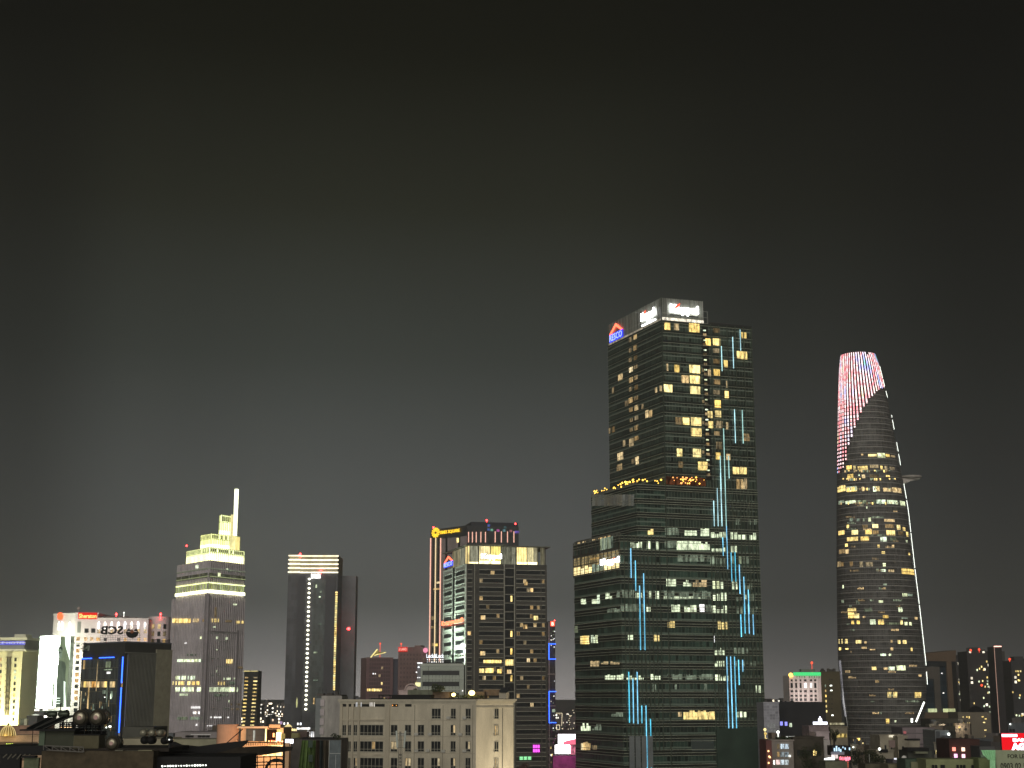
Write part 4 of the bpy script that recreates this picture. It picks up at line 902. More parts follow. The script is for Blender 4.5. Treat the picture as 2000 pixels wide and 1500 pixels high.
MB().fbox(FB, FB.uv(937, 1085)[0], FB.uv(979, 1085)[0], zl+.2, zl+1.3, -1.1, -.9).fbox(FB, FB.uv(1011, 1085)[0], FB.uv(1050, 1085)[0], zl+.2, zl+1.1, -1.1, -.9).fbox(FB, 1, 4.5, zl+.2, zl+.8, -1.1, -.9).build('parapet_light', emis('parapet_light', (1, .92, .5), 3.2, .3, .3), lt_)
MB().fbox(FB, 5.5, FB.uv(990, 1065)[0], zl2, zl2+.35, -18, .8).fbox(FB, FB.uv(985, 1065)[0], FB.w+1.5, zl2-.5, zl2-.15, -18, .9).fbox(FA, -1, FA.w, zl2-.2, zl2+.1, -12, .5).build('roof_slab', principled('slab_concrete', (.14, .14, .11, 1), .7), lt_)
s_ = MB().fbox(FB, FB.uv(939, 1090)[0], FB.uv(978, 1090)[0], zl+2.2, zl+2.5, .2, .4).build('roof_sign', M_dark, lt_)
letters('Keppel', FB, 939.5, 1082, 979, 1094, E_keppel, s_, .3, .5, bold=.045)
b, (u0, u1, zz, h) = house_sign(FA, 869.5, 1086, 886.5, 1107, lt_)
letters_uz('RESCO', FA, u0+.4, u1-.4, zz+.2, zz+h*.42, E_bluel, b)
rs = MB().fbox(FA, .2, FA.w-.5, FA.uv(890, 1222)[1], FA.uv(890, 1220.5)[1], .5, .8).build('red_sign', emis('dull_red_glow', (1, .2, .12), .35), lt_)
letters('Legend', FA, 868, 1210, 908, 1221, emis('orange_sign_light', (1, .22, .1), 3), rs, .3, .9, bold=.03)
MB().fbox(FB, FB.w-.5, FB.w+.1, 0, zl, -1, .3).build('corner_pier', M_dk, lt_)
# shop signs low on the office block
for (txt, x0, y0, x1, y1, c, s) in (('FLY', 1040.5, 1454, 1053, 1470, (1, .1, .9), 2.2), ('MARKET', 1014, 1477.5, 1037, 1484, (.35, 1, .45), 1.4)):
    sg = MB(); ua = FB.uv(x0-.5, y0)[0]; ub_ = FB.uv(x1+.5, y0)[0]; sg.fbox(FB, ua, ub_, FB.uv(x0, y1+.6)[1], FB.uv(x0, y0-.6)[1], .4, .6)
    o_ = sg.build('shop_sign', emis('sign_back_'+txt, tuple(v*.25 for v in c), .9), lt_)
    m = MB(); n = 3
    for a in range(n):
        for b_ in range(2): m.fbox(FB, ua+(a+.15)*(ub_-ua)/n, ua+(a+.85)*(ub_-ua)/n, *(lambda q0, q1: (q0+(b_+.15)*(q1-q0)/2, q0+(b_+.85)*(q1-q0)/2))(FB.uv(x0, y1)[1], FB.uv(x0, y0)[1]), .6, .7)
    m.build('sign_tiles', emis('sign_'+txt, c, s), o_)
area_light('flank_fill', FA.P(FA.w*.6, 62, 13), FA.P(FA.w*.6, 78, 0), 12, 1, 9000, (.8, 1, .82))  # unseen area light added to brighten the pale flank
fl_ = MB().ball(FA.P(FA.w-.6, FA.uv(911, 1261)[1], 1.2), 1.0, 6).build('floodlight', E_white, lt_)
area_light('flank_floodlight_lamp', FA.P(FA.w-1.2, FA.uv(911, 1261)[1], 2.4), FA.P(FA.w-3, FA.uv(911, 1275)[1], 0), 1, 1, 5000, (.85, 1, .9))

# ================================================================ LOW PALE OFFICE with roof letters
YO = 430
o0, o1 = W(822, 1297, YO), W(906, 1296, YO); FO = Fac(XY(o0), XY(o1)); zo = o0.z
op = thing('office_block', 'low pale grey office block with two dark window bands behind the cream building', 'office block', (FO.P(6, 0).x, YO+6, 0))
MB().fbox(FO, 0, FO.w, 0, zo, -14, 0).build('wall', principled('pale_green_grey_wall', (.42, .46, .40, 1), .7, var=.15), op)
m = MB().fbox(FO, -.1, FO.w+.1, zo-.5, zo+.15, -.2, .25).fbox(FO, 0, FO.w, zo-1.5, zo-1.35, 0, .2)
for k in range(5):
    zz = zo-1.9-k*3.2; m.fbox(FO, -.05, FO.w+.05, zz-2.2, zz-1.9, 0, .25)
m.build('string_courses', principled('string_course', (.5, .53, .46, 1), .6), op)
wb = Many(op, 'window_band')
for k in range(5): zz = zo-1.75-k*3.1; wb.box(FO, .5, 11.0, zz-1.35, zz-.1, M_glassdk, 0, .05)
wb.flush(); m = MB()
for k in range(12): m.fbox(FO, .5+k*.95, .56+k*.95, zo-15, zo-1.9, .0, .1)
m.build('mullions', M_dark, op)
MB().fbox(FO, 1, FO.w-.5, zo+.15, zo+.5, -13, -.4).build('roof_edge', M_black, op)
ls = thing('rooftop_letter_sign', 'white glowing letters on a rack of small lamps above the low pale office', 'rooftop sign', FO.P(3, zo+.2, -1))
fo2 = FO.off(-1)
letters('Lock&Lock', fo2, 833, 1277, 867, 1285, emis('white_letter_light', (.9, .95, 1), 2.2), ls, .15, 0, bold=.01)
m = MB()
for k in range(9): u = fo2.uv(834+k*4, 1290)[0]; m.fbox(fo2, u, u+.08, zo+.1, zo+1.6, 0, .08)
for y in (1286, 1290, 1294): zz = fo2.uv(850, y)[1]; m.fbox(fo2, fo2.uv(833, y)[0], fo2.uv(867, y)[0], zz, zz+.06, 0, .08)
m.build('rack', M_dark, ls)
for k in range(8):
    for y in (1288.5, 1293): u, zz = fo2.uv(835+k*4.3, y); MB().fbox(fo2, u-.14, u+.14, zz-.1, zz+.1, .1, .2).build('rack_lamp', E_whitewin, ls)
# letter rack on the right part of the same roof
l3 = thing('small_roof_sign', 'dark and green letters standing on the roof edge in front of the white flank', 'rooftop sign', FO.P(9, zo+.2, -1))
letters('Fb', fo2, 875, 1277, 885, 1284, M_black, l3, .1, 0); letters('HUAW', fo2, 889, 1277, 908, 1284, principled('dull_green_letters', (.08, .16, .03, 1), .7), l3, .1, 0)

# ================================================================ THIN TOWER WITH BLUE BRACKETS
YK = 700
n0, n1 = W(1070, 1213, YK), W(1084, 1212, YK); FK = Fac(XY(n0), XY(n1)); zk = n0.z
th_ = thing('narrow_tower', 'very narrow tower with blue neon brackets and a small red rooftop sign', 'tower', (FK.P(2, 0).x, YK+8, 0))
MB().fbox(FK, 0, FK.w, 0, zk, -16, 0).build('tower_body', curtain('narrow_glass', (.05, .05, .055), (.09, .085, .08), .9, 3.4, .1, .4, .5, .3, spec=.3), th_)
MB().fbox(FK, .25, .75, 0, zk-.5, 0, .5).build('white_rib', principled('pinkish_rib', (.5, .42, .4, 1), .6), th_)
m = MB()
for y in (1318, 1380, 1444): zz = FK.uv(1076, y)[1]; m.fbox(FK, -.2, FK.w+.2, zz, zz+.6, -.1, .7)
m.build('cross_rails', principled('pinkish_rib', (.5, .42, .4, 1), .6), th_)
for (ya, yb) in ((1257, 1288), (1350, 1412)):
    za, zb = FK.uv(1074, yb)[1], FK.uv(1074, ya)[1]
    MB().fbox(FK, .25, .55, za, zb, .5, .9).fbox(FK, .55, FK.w+.3, zb-.3, zb, .5, .9).fbox(FK, .55, FK.w+.3, za, za+.3, .5, .9).build('neon_bracket', E_blueled, th_)
sg_ = MB().fbox(FK, 1.2, 3.2, zk-2.4, zk-.1, .1, .4).build('red_sign', E_redsign, th_)
letters_uz('B', FK, 1.7, 2.8, zk-2.1, zk-.5, emis('pink_letter', (1, .6, .5), 3), sg_, .42, .05, .02)
MB().ball(FK.P(3.2, zk+.3, 0), .25, 6).build('beacon_lamp', E_red, th_)
ww = Many(th_, 'lit_window')
for k in range(26): u = random.uniform(1.2, 3.2); zz = FK.uv(1074, random.uniform(1228, 1255) if k < 12 else random.uniform(1255, 1440))[1]; ww.box(FK, u-.16, u+.16, zz-.2, zz+.2, random.choice((E_cool_dim, E_whitewin, E_cool_dim)), .0, .15)
ww.box(FK, 1.8, 3.2, FK.uv(1079, 1391)[1], FK.uv(1079, 1385)[1], E_cool_dim, 0, .2)
ww.flush()
# bright billboards between the towers
YP = 640
for (x0, y0, x1, y1, lab, col_, st, nm) in ((1090, 1434, 1124, 1454, 'white glowing advertising screen above the other one, left of the green glass tower', (1, .96, .98), 5, 'white'),
                                   (1084, 1455, 1113.5, 1472, 'small square pink-rimmed white screen in front of the larger screen', (1, .97, .98), 7, 'white2')):
    a, b_ = W(x0, y0, YP), W(x1, y1, YP); F = Fac((a.x, YP), (b_.x, YP)); YP -= 6
    bb = thing('lit_billboard', lab, 'billboard', ((a.x+b_.x)/2, YP, 0))
    MB().fbox(F, 0, F.w, b_.z, a.z, 0, .3).build('screen', emis('billboard_'+nm, col_, st, sample=True), bb)
    MB().fbox(F, -.1, F.w+.1, b_.z-.3, a.z+.1, -.8, 0).fbox(F, F.w*.3, F.w*.35, 0, b_.z, -.6, -.2).fbox(F, F.w*.7, F.w*.75, 0, b_.z, -.6, -.2).build('frame', M_dark, bb)
    if nm == 'white':
        q = [F.P(*F.uv(x, y), .5) for x, y in ((1099, 1454), (1101, 1449), (1107, 1446.5), (1124, 1443), (1124, 1454))]
        MB().face(q).face([p-F.n*.15 for p in q[::-1]]).build('pink_shape', emis('pink_screen', (1, .16, .25), 1.4), bb)
    else:
        MB().fbox(F, F.w, F.w+2.2, b_.z-.6, a.z-.2, -.4, .2).build('pink_edge', emis('hot_pink_edge', (1, .15, .35), 1.6, .7, .8), bb)
a = W(1118, 1490, 620)
pb_ = MB().fbox(Fac((W(1080, 1480, 610).x, 610), (W(1126, 1480, 610).x, 610)), 0, 9.6, 0, W(1100, 1476, 610).z, -12, 0)
single(pb_, 'low_building', 'dark low roof washed with magenta light under the glowing screens', 'building', principled('plum_wash_wall', (.10, .07, .09, 1), .8, var=.6, scale=.6))  # plum base colour carries the magenta wash from the screens

point_light('added_screen_spill', (W(1100, 1474, 600).x, 600, W(1100, 1474, 600).z+1), 9000, (1, .12, .55), 1)  # magenta point light added to tint the roofs below the screens
# ================================================================ CREAM BUILDING (front, centre)
YC = 300
ca, cb_, cc = W(664, 1373, YC+4), W(930, 1366, YC-5), W(1003, 1370, YC+1)
FC, FD = Fac(XY(ca), XY(cb_)), Fac(XY(cb_), XY(cc)); zr = W(930, 1366, YC-5).z
cr = thing('cream_apartment_block', 'cream apartment block with rows of paned windows and a cornice, nearest building in the middle', 'apartment block', (cb_.x-12, YC+10, 0))
M_cream = principled('cream_render', (.54, .49, .38, 1), .85, var=.28, scale=.35, streak=1); M_cream2 = principled('cream_render_band', (.48, .43, .33, 1), .85, var=.25, scale=.4, streak=1)
MB().prism([XY(ca), XY(cb_), XY(cc), (cc.x, YC+24), (ca.x, YC+24)], 0, zr-.9).build('wall', M_cream, cr)
MB().fbox(FC, -.35, FC.w, zr-.35, zr, -.8, .35).fbox(FC, -.2, FC.w, zr-.6, zr-.35, -.5, .2).fbox(FD, .0, FD.w+.45, zr-.3, zr+.05, -.8, .5).fbox(FD, 0, FD.w+.25, zr-.6, zr-.3, -.5, .28).fbox(FD, 0, FD.w+.1, zr-1.6, zr-1.45, 0, .1).fbox(FC, 0, FC.w, zr-.9, zr-.6, -.5, .05).fbox(FD, 0, FD.w, zr-.9, zr-.6, -.5, .06).build('cornice', principled('cornice_cream', (.5, .46, .36, 1), .8, var=.2, scale=.5), cr)
# columns of the facade: (px range, kind)
E_curt = emis('curtain_light', (1, .78, .42), .62, .5, 1.2)
M_fr = principled('pale_window_frame', (.42, .40, .32, 1), .6)
rows = [1398.5, 1426, 1458.5, 1491]    # centre rows
Z5 = 5.405
def cwin(F, x0, x1, y0, y1, panes, lit=(), glow=None):
    ua, ub_ = F.uv(x0, (y0+y1)/2)[0], F.uv(x1, (y0+y1)/2)[0]; xm = (x0+x1)/2; z0, z1 = F.uv(xm, y1)[1], F.uv(xm, y0)[1]
    fr_ = MB(); w = (ub_-ua)
    fr_.fbox(F, ua-.08, ua, z0, z1, -.1, .06); fr_.fbox(F, ub_, ub_+.08, z0, z1, -.1, .06); fr_.fbox(F, ua-.08, ub_+.08, z1, z1+.09, -.1, .06); fr_.fbox(F, ua-.16, ub_+.16, z0-.14, z0, -.1, .16)
    zt_ = z0+(z1-z0)*.22; fr_.fbox(F, ua, ub_, zt_-.03, zt_+.05, 0, .05)
    for k in range(1, panes): fr_.fbox(F, ua+k*w/panes-.035, ua+k*w/panes+.035, z0, z1, 0, .052)
    f = fr_.build('window', M_fr, cr)
    MB().fbox(F, ua, ub_, z0, z1, -.05, .012).build('pane', M_glassdk, f)
    for k in lit: MB().fbox(F, ua+(k+.12)*w/panes, ua+(k+.88)*w/panes, zt_+.06 if glow is None else z0+.05, z1-.04, .014, .03).build('lit_curtain', glow or E_curt, f)
def gy(y): return 1240+y/Z5
def gx(x): return 650+x/Z5
for (x0, x1) in ((1048, 1138), (1250, 1297), (1405, 1455)): cwin(FC, gx(x0), gx(x1), gy(780), gy(882), 3 if x1-x0 > 80 else 2)
cwin(FD, gx(1710), gx(1748), gy(780), gy(882), 2)
for r_, (ya, yb) in enumerate(((952, 1058), (1125, 1230), (1300, 1408), (1475, 1580), (1650, 1755))):
    for (x0, x1, n) in ((290, 530, 6), (615, 680, 2), (765, 825, 2), (900, 962, 2), (1042, 1136, 3), (1247, 1295, 2), (1403, 1452, 2)):
        lit = {(0, 1247): (1,), (1, 290): (3,), (1, 615): (0, 1), (1, 1403): (1,), (2, 765): (0, 1), (2, 1042): (2,), (2, 1247): (1,), (3, 900): (0,), (3, 290): (4,)}.get((r_, x0), ())
        cwin(FC, gx(x0), gx(x1), gy(ya), gy(yb), n, lit)
    for x0, x1 in ((105, 140), (165, 192), (222, 256)): cwin(FC, gx(x0), gx(x1), gy(ya), gy(yb), 2, (1,) if random.random() < .2 else ())
    cwin(FD, gx(1708), gx(1746), gy(ya+4), gy(yb), 2, (0, 1) if r_ in (0, 2) else (), E_curt)
# pilasters, floor bands and attic openings
m = MB()
for x0, x1 in ((76, 100), (142, 163), (196, 218), (262, 284), (552, 600)): m.fbox(FC, FC.uv(gx(x0), 1440)[0], FC.uv(gx(x1), 1440)[0], 0, zr-1.0, 0, .22)
m.fbox(FC, .1, FC.uv(gx(552), 1440)[0], FC.uv(700, gy(905))[1], FC.uv(700, gy(890))[1], 0, .3)
m.build('pilasters', M_cream2, cr)
m = MB()
for y in (1105, 1280, 1455): m.fbox(FC, .1, FC.uv(gx(552), 1440)[0], FC.uv(700, gy(y))[1], FC.uv(700, gy(y-25))[1], 0, .12)
for y in (900, 1068, 1243, 1418): m.fbox(FC, FC.uv(gx(600), 1440)[0], FC.w-.1, FC.uv(800, gy(y+6))[1], FC.uv(800, gy(y))[1], 0, .05)
m.build('floor_bands', M_cream2, cr)
at = Many(cr, 'attic_opening')
for x0, x1 in ((100, 142), (165, 195), (218, 240), (262, 290), (300, 385), (430, 548), (622, 690), (765, 832)): at.px(FC, gx(x0), gy(710), gx(x1), gy(758), M_black, 0, .03)
at.flush(); at = Many(cr, 'bright_louver')
for x0, x1, y0, y1 in ((243, 262, 708, 758), (296, 306, 708, 758), (388, 424, 708, 755), (434, 444, 712, 758)): at.px(FC, gx(x0), gy(y0), gx(x1), gy(y1), emis('louver_light', (.85, .9, .95), .75, .3, 3), .02, .06)
at.px(FC, gx(628), gy(738), gx(636), gy(750), E_orangew, .02, .06); at.px(FC, gx(668), gy(740), gx(676), gy(748), E_orangew, .02, .06); at.flush()
area_light('side_face_fill', FD.P(FD.w+7, 14, 9), FD.P(4, zr-8, 0), 3, 3, 6500, (1, .86, .62), 120)  # unseen area light added to brighten the narrow right face
ac = Many(cr, 'air_conditioner'); M_ac = principled('ac_housing', (.5, .49, .44, 1), .6, var=.3, scale=2)
for x, y in ((868, 1062), (868, 1236), (1010, 1062), (1150, 1240), (1205, 888), (1330, 1064), (1375, 1238), (1375, 890), (720, 1062), (985, 1236)):
    u_, z_ = FC.uv(gx(x), gy(y)); ac.box(FC, u_, u_+.75, z_, z_+.5, M_ac, 0, .35)
ac.flush()
m = MB()
for x in (860, 1160, 1340, 1475): u_ = FC.uv(gx(x), 1440)[0]; m.fbox(FC, u_, u_+.09, 8, zr-1.1, 0, .1)
u_ = FD.uv(gx(1790), 1440)[0]; m.fbox(FD, u_, u_+.08, 8, zr-1.7, 0, .1)
m.build('drain_pipes', principled('old_pipe', (.3, .28, .22, 1), .7), cr)
# roof of the cream building
rt = MB(); FQ = FC.off(-6)
def qb(mb, x0, y0, x1, y1, F=FQ, th=2): mb.fbox(F, F.uv(x0, y0)[0], F.uv(x1, y0)[0], F.uv((x0+x1)/2, y1)[1], F.uv((x0+x1)/2, y0)[1], -th, 0)
qb(rt, gx(480), gy(632), gx(1035), gy(642)); qb(rt, gx(400), gy(668), gx(1500), gy(700)); qb(rt, gx(620), gy(640), gx(1030), gy(672))
for x in (484, 525, 600, 700): qb(rt, gx(x), gy(635), gx(x+6), gy(690), th=.2)
rt.build('roof_deck', M_black, cr)
rt2 = MB(); qb(rt2, gx(790), gy(580), gx(1060), gy(672), FC.off(-9), 4); qb(rt2, gx(850), gy(565), gx(870), gy(585), FC.off(-9), 1)
rt2.build('rooftop_room', principled('rooftop_room_wall', (.17, .18, .13, 1), .8, var=.4, scale=.8), cr)
M_shed = principled('brown_shed', (.15, .11, .08, 1), .8, var=.5, scale=.8); rt3 = MB(); qb(rt3, gx(1055), gy(600), gx(1230), gy(680), FC.off(-8), 3); rt3.build('rooftop_shed', M_shed, cr); rt3 = MB(); qb(rt3, gx(1500), gy(600), gx(1600), gy(680), FC.off(-10), 2); qb(rt3, gx(1590), gy(575), gx(1760), gy(640), FC.off(-11), .3)
rt3.build('rooftop_shed', principled('brown_shed', (.15, .11, .08, 1), .8, var=.5, scale=.8), cr)
rt4 = MB(); qb(rt4, gx(1755), gy(608), gx(1832), gy(672), FC.off(-5), 2); rt4.build('rooftop_cabinet', principled('pale_cabinet', (.42, .38, .3, 1), .8), cr)
F5 = FC.off(-4.6); q = [F5.P(*F5.uv(gx(x), gy(y)), 0) for x, y in ((1752, 605), (1838, 610), (1868, 555), (1780, 552))]
sp_ = MB().face(q).face([p-F5.n*.12 for p in q[::-1]]); sp_.build('solar_panel', principled('solar_glass', (.01, .012, .015, 1), .3), cr)
F6 = FC.off(-7)
for i, (x, y, r_, lab) in enumerate(((1275, 632, .55, 'smaller yellow floodlight on the cream building roof, left of the other'), (1467, 613, .8, 'larger yellow floodlight on the cream building roof, right of the other'))):
    u, zz = F6.uv(gx(x), gy(y)); p = F6.P(u, zz, 0)
    t_ = thing('rooftop_floodlight', lab, 'floodlight', (p.x, p.y, zr-.4), 'yellow floodlights on the cream roof')
    MB().ball(p, r_*.8, 7, .8).build('lamp', emis('yellow_floodlight', (1, .78, .22), 7), t_); MB().tube((p.x, p.y, zr-.4), p, .07, 6).build('post', M_dark, t_)
    point_light('floodlight_glow', (p.x, p.y-.9, p.z+.3), 260*r_, (1, .7, .25), .4)
m = MB(); c = F6.P(*F6.uv(gx(1075), gy(560)), 0); leafy(m, c, .8, .8, .9, 160, .22); c2_ = F6.P(*F6.uv(gx(1140), gy(565)), 0); leafy(m, c2_, .9, .8, .7, 160, .22)
for k in range(9): cx_ = F6.P(*F6.uv(gx(1320+k*32), gy(655)), 0); leafy(m, cx_, .7, .5, .5, 60, .16)
o_ = single(m, 'roof_garden', 'dark bushes growing on the roof of the cream building beside the yellow lights', 'shrubs', M_leaf); o_['kind'] = 'stuff'
u, zz = F6.uv(gx(1370), gy(590)); MB().ball(F6.P(u, zz, 0), .12, 6).build('small_lamp', E_whitewin, cr)
MB().tube(F6.P(F6.uv(gx(1010), 1350)[0], zr, 0), F6.P(F6.uv(gx(1010), 1300)[0], F6.uv(gx(1010), gy(330))[1], 0), .03, 5).build('antenna_rod', M_dark, cr)
# phone mast in front of the cream building
YM = 270
ma = thing('phone_mast', 'lattice phone mast with two white panel antennas in front of the cream building', 'antenna mast', W(gx(718), 1500, YM)*1.0-Vector((0, 0, W(gx(718), 1500, YM).z)))
def mp_(x, y, d=0): return W(gx(x), gy(y), YM+d)
m = MB()
for x, d in ((695, 0), (730, 0), (712, 1.0)):
    m.tube((mp_(x, 1250, d).x, YM+d, 0), mp_(x, 1250, d), .06, 5); m.tube(mp_(x, 1250, d), mp_(712+(x-712)*.4, 1020, d*.5), .05, 5)
for k in range(10): m.tube(mp_(695, 1260+k*36), mp_(730, 1280+k*36), .035, 4); m.tube(mp_(730, 1260+k*36), mp_(695, 1280+k*36), .035, 4); m.tube(mp_(695, 1260+k*36), mp_(730, 1260+k*36), .035, 4)
for y in (1040, 1110, 1190): m.tube(mp_(675, y), mp_(765, y), .04, 5)
m.build('lattice', principled('galvanised_lattice', (.16, .16, .14, 1), .5, metal=.5), ma)
for xa, xb in ((672, 682), (768, 752)):
    MB().tube(mp_(xa, 1012, -.3), mp_(xb, 1190, -.3), .17, 8).build('panel_antenna', principled('white_antenna', (.6, .66, .6, 1), .5), ma)
# ================================================================ helper for ordinary blocks
def block(name, label, px0, px1, pyt, Y, depth, mat, cat='building', group=None, z0=0, skew=0, cols=0, rows=None, win=(1.1, 1.4), pad=.1, lit=.3, lits=None, dark=M_glassdk, par=.6, tanks=0, wall='wall', lip=None):
    a, b = W(px0, pyt, Y), W(px1, pyt, Y+skew); F = Fac(XY(a), XY(b)); zt_ = a.z
    t = thing(name, label, cat, (F.P(F.w/2, 0, -depth/2).x, F.P(F.w/2, 0, -depth/2).y, z0), group)
    MB().fbox(F, 0, F.w, z0, zt_, -depth, 0).build(wall, mat, t)
    m = MB()
    if par: m.fbox(F, -.15, F.w+.15, zt_-par*.3, zt_+.12, -.5, .18).build('parapet', lip or mat, t)
    if cols:
        w = Many(t, 'window'); fh = 3.3; n = rows or int((zt_-z0-2)/fh)
        for r_ in range(n):
            zc_ = zt_-2.3-r_*fh
            if zc_ < z0+1: break
            for c in range(cols):
                u = F.w*(pad+(1-2*pad)*(c+.5)/cols); on = random.random() < lit
                w.box(F, u-win[0]/2, u+win[0]/2, zc_-win[1]/2, zc_+win[1]/2, random.choice(lits or (E_warm, E_warm_mid, E_warm_dim, E_cool_dim)) if on else dark, 0, .06)
        w.flush()
    if tanks:
        for k in range(tanks):
            u = F.w*(k+.6)/(tanks+.3); p = F.P(u, zt_, -2.5)
            MB().lathe((p.x, p.y, zt_), (0, 0, 1), [(0, 0), (0, .6), (1.2, .6), (1.35, .2), (1.35, 0)], 10).build('roof_tank', M_roof, t)
    return t, F, zt_
# ================================================================ YELLOW FLOODLIT HOTEL (far left)
YH = 700
h0, h1 = W(-90, 1253, YH), W(55, 1250, YH-3); FH = Fac(XY(h0), XY(h1)); zhh = W(55, 1270, YH).z; zht = W(55, 1248, YH).z
ht_ = thing('floodlit_hotel', 'cream yellow floodlit hotel with a blue lit name band at the left edge', 'hotel', (FH.P(20, 0).x, YH+8, 0))
M_hy = principled('warm_yellow_render', (.74, .70, .42, 1), .85, var=.12, scale=.1)
MB().fbox(FH, 0, FH.w-2.2, 0, zhh, -18, 0).build('wall', M_hy, ht_)
MB().fbox(FH, 0, FH.w-1.6, zhh, zht, -18, 0).build('sign_storey', principled('sign_storey_grey', (.36, .36, .32, 1), .8), ht_)
MB().fbox(FH, 0, FH.w-.4, zhh-.4, zhh+.4, -18, 1.2).fbox(FH, 0, FH.w, zht-.4, zht+.6, -18, 1.5).fbox(FH, 0, FH.w-1, zht-2, zht-1.6, 0, .4).fbox(FH, FH.w-8, FH.w-2.5, zht+.6, zht+2.2, -10, -3).build('cornice', principled('cornice_yellow', (.8, .78, .6, 1), .8), ht_)
MB().fbox(FH, 0, FH.w-1, zhh-.55, zhh-.4, .2, 1.25).build('cornice_light', emis('cornice_light', (1, .95, .6), 1.3, .6, .5), ht_)
b = MB().fbox(FH, FH.uv(-60, 1256)[0], FH.uv(49.5, 1256)[0], FH.uv(20, 1259.5)[1], FH.uv(20, 1252.5)[1], .05, .3).build('name_band', emis('deep_blue_band', (.10, .10, .95), .75), ht_)
letters('CARAVELLE HOTEL', FH, -52, 1253.3, 50, 1258.6, emis('pale_blue_letters', (.45, .5, 1), 1.4), b, .1, .32, bold=.0)
hw = Many(ht_, 'window')
for k in range(11):
    y = 1285+k*11.7
    hw.px(FH, 28.5-k*.45, y, 32.5-k*.45, y+6.5, random.choice((M_glassdk, M_glassdk, E_warm, E_cool)), 0, .1)
    hw.px(FH, -1-k*.4, y, 4-k*.4, y+6.5, random.choice((M_glassdk, E_warm_mid, M_glassdk)), 0, .1)
hw.flush()
hbm, hbl = MB(), Many(ht_, 'balcony')
for k in range(10):
    x0 = 14-k*.45; y = 1284+k*11.5; u0, z1 = FH.uv(x0, y); u1, z0 = FH.uv(x0+7.5, y+9)
    m = MB().fbox(FH, u0-.2, u1+.2, z1-.1, z1+.35, 0, 1.0).fbox(FH, u0+.3, u0+.5, z0, z1, .3, .8).fbox(FH, u1-.5, u1-.3, z0, z1, .3, .8); hbl.add(m, principled('bronze_balcony', (.16, .13, .07, 1), .6), 1)
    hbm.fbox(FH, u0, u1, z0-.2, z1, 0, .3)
hbl.flush(); hbm.build('bay_shade_plates', principled('bay_shade', (.2, .19, .13, 1), .8), ht_)  # bay shade painted as darker plates standing on the wall
area_light('hotel_floodlight', FH.P(FH.w-14, 22, 14), FH.P(FH.w-14, 52, 0), 34, 1.5, 30000, (1, .93, .60))
area_light('hotel_edge_floodlight', FH.P(FH.w-4, 22, 5), FH.P(FH.w-4, 60, 0), 4, 1, 6000, (1, .97, .55), 90)
# its podium and the long peach building with a golden dome
po = block('long_peach_building', 'long low peach building with arched windows under the golden dome', -30, 86, 1437, 400, 16, principled('peach_render', (.62, .42, .26, 1), .85, var=.3, scale=.4), cols=14, win=(.9, 1.5), lit=0, dark=principled('arch_shade', (.16, .11, .07, 1), .7), rows=3)
block('red_roofed_terrace', 'low terrace with a pinkish lit roofline behind the golden dome', -20, 85, 1418, 480, 12, principled('dull_pink_wall', (.5, .3, .2, 1), .8, var=.5, scale=.4))
dm = thing('ribbed_dome', 'golden floodlit ribbed dome with a dark finial at the left edge', 'dome', W(15, 1437, 400))
dc = W(15, 1437, 400); prof = [(0, 2.05), (.45, 1.95), (1.2, 1.75), (1.9, 1.35), (2.4, .8), (2.7, .25), (2.75, 0)]
MB().lathe((dc.x, dc.y, dc.z), (0, 0, 1), prof, 28).build('dome_shell', principled('gold_dome', (.55, .38, .12, 1), .45, metal=.2), dm, True)
m = MB()
for k in range(16):
    a = 2*math.pi*k/16
    for (h0_, r0), (h1_, r1) in zip(prof, prof[1:]): m.tube((dc.x+r0*math.cos(a), dc.y+r0*math.sin(a), dc.z+h0_), (dc.x+r1*math.cos(a), dc.y+r1*math.sin(a), dc.z+h1_), .1, 5)
m.build('dome_ribs', emis('gold_rib_shine', (1, .75, .3), .85), dm)  # ribs emit: the dome's floodlit shine is put into their material
MB().tube((dc.x, dc.y, dc.z+2.6), (dc.x+.2, dc.y, dc.z+5.6), .06, 5).lathe((dc.x, dc.y, dc.z+2.6), (0, 0, 1), [(0, .5), (.3, .4), (.6, 0)], 8).build('finial', M_dark, dm)
for k in range(3): point_light('dome_lamp', (dc.x-2.4+2.4*k, dc.y-2.6, dc.z-.1), 60, (1, .8, .35), .2)
sgn = MB()
F = Fac((W(9, 1455, 380).x, 380), (W(28, 1455, 380).x, 380))
sg_ = thing('green_letter_sign', 'small yellow-green glowing sign on the long peach building below the dome', 'sign', (F.P(1, 0).x, 380, F.uv(18, 1460)[1]))
letters('A V B', F, 11, 1452, 27, 1459, emis('lime_letter_light', (.75, 1, .12), 2.5), sg_, .2, .05, bold=.03)
MB().fbox(F, F.uv(9, 1455)[0], F.uv(29, 1455)[0], F.uv(18, 1460.5)[1], F.uv(18, 1459.6)[1], -.3, .1).build('sign_rail', M_dark, sg_)
pd = principled('olive_podium', (.2, .2, .14, 1), .8, var=.4, scale=.3)
block('podium_building', 'plain olive low block right of the floodlit hotel', 40, 82, 1404, 640, 16, pd, cols=5, rows=2, lit=.3, tanks=2)
t_, F, zt_ = block('small_cabin', 'tiny pale rooftop cabin between hotel and bright screen', 47, 53, 1405, 600, 3, principled('pale_cream_cabin', (.75, .72, .5, 1), .8), par=0)
t_, F, zt_ = block('flat_roof_building', 'low dark building with a glowing white canopy below the gap left of the bright screen', 56, 73, 1398, 560, 8, principled('slate_wall', (.13, .13, .12, 1), .8), par=0)
MB().lathe(F.P(F.w/2, zt_+.1, -3), (0, 0, 1), [(0, 0), (.1, 1.5), (.4, .9), (.5, 0)], 14).build('lit_canopy', emis('canopy_glow', (.9, .95, .75), .9), t_)
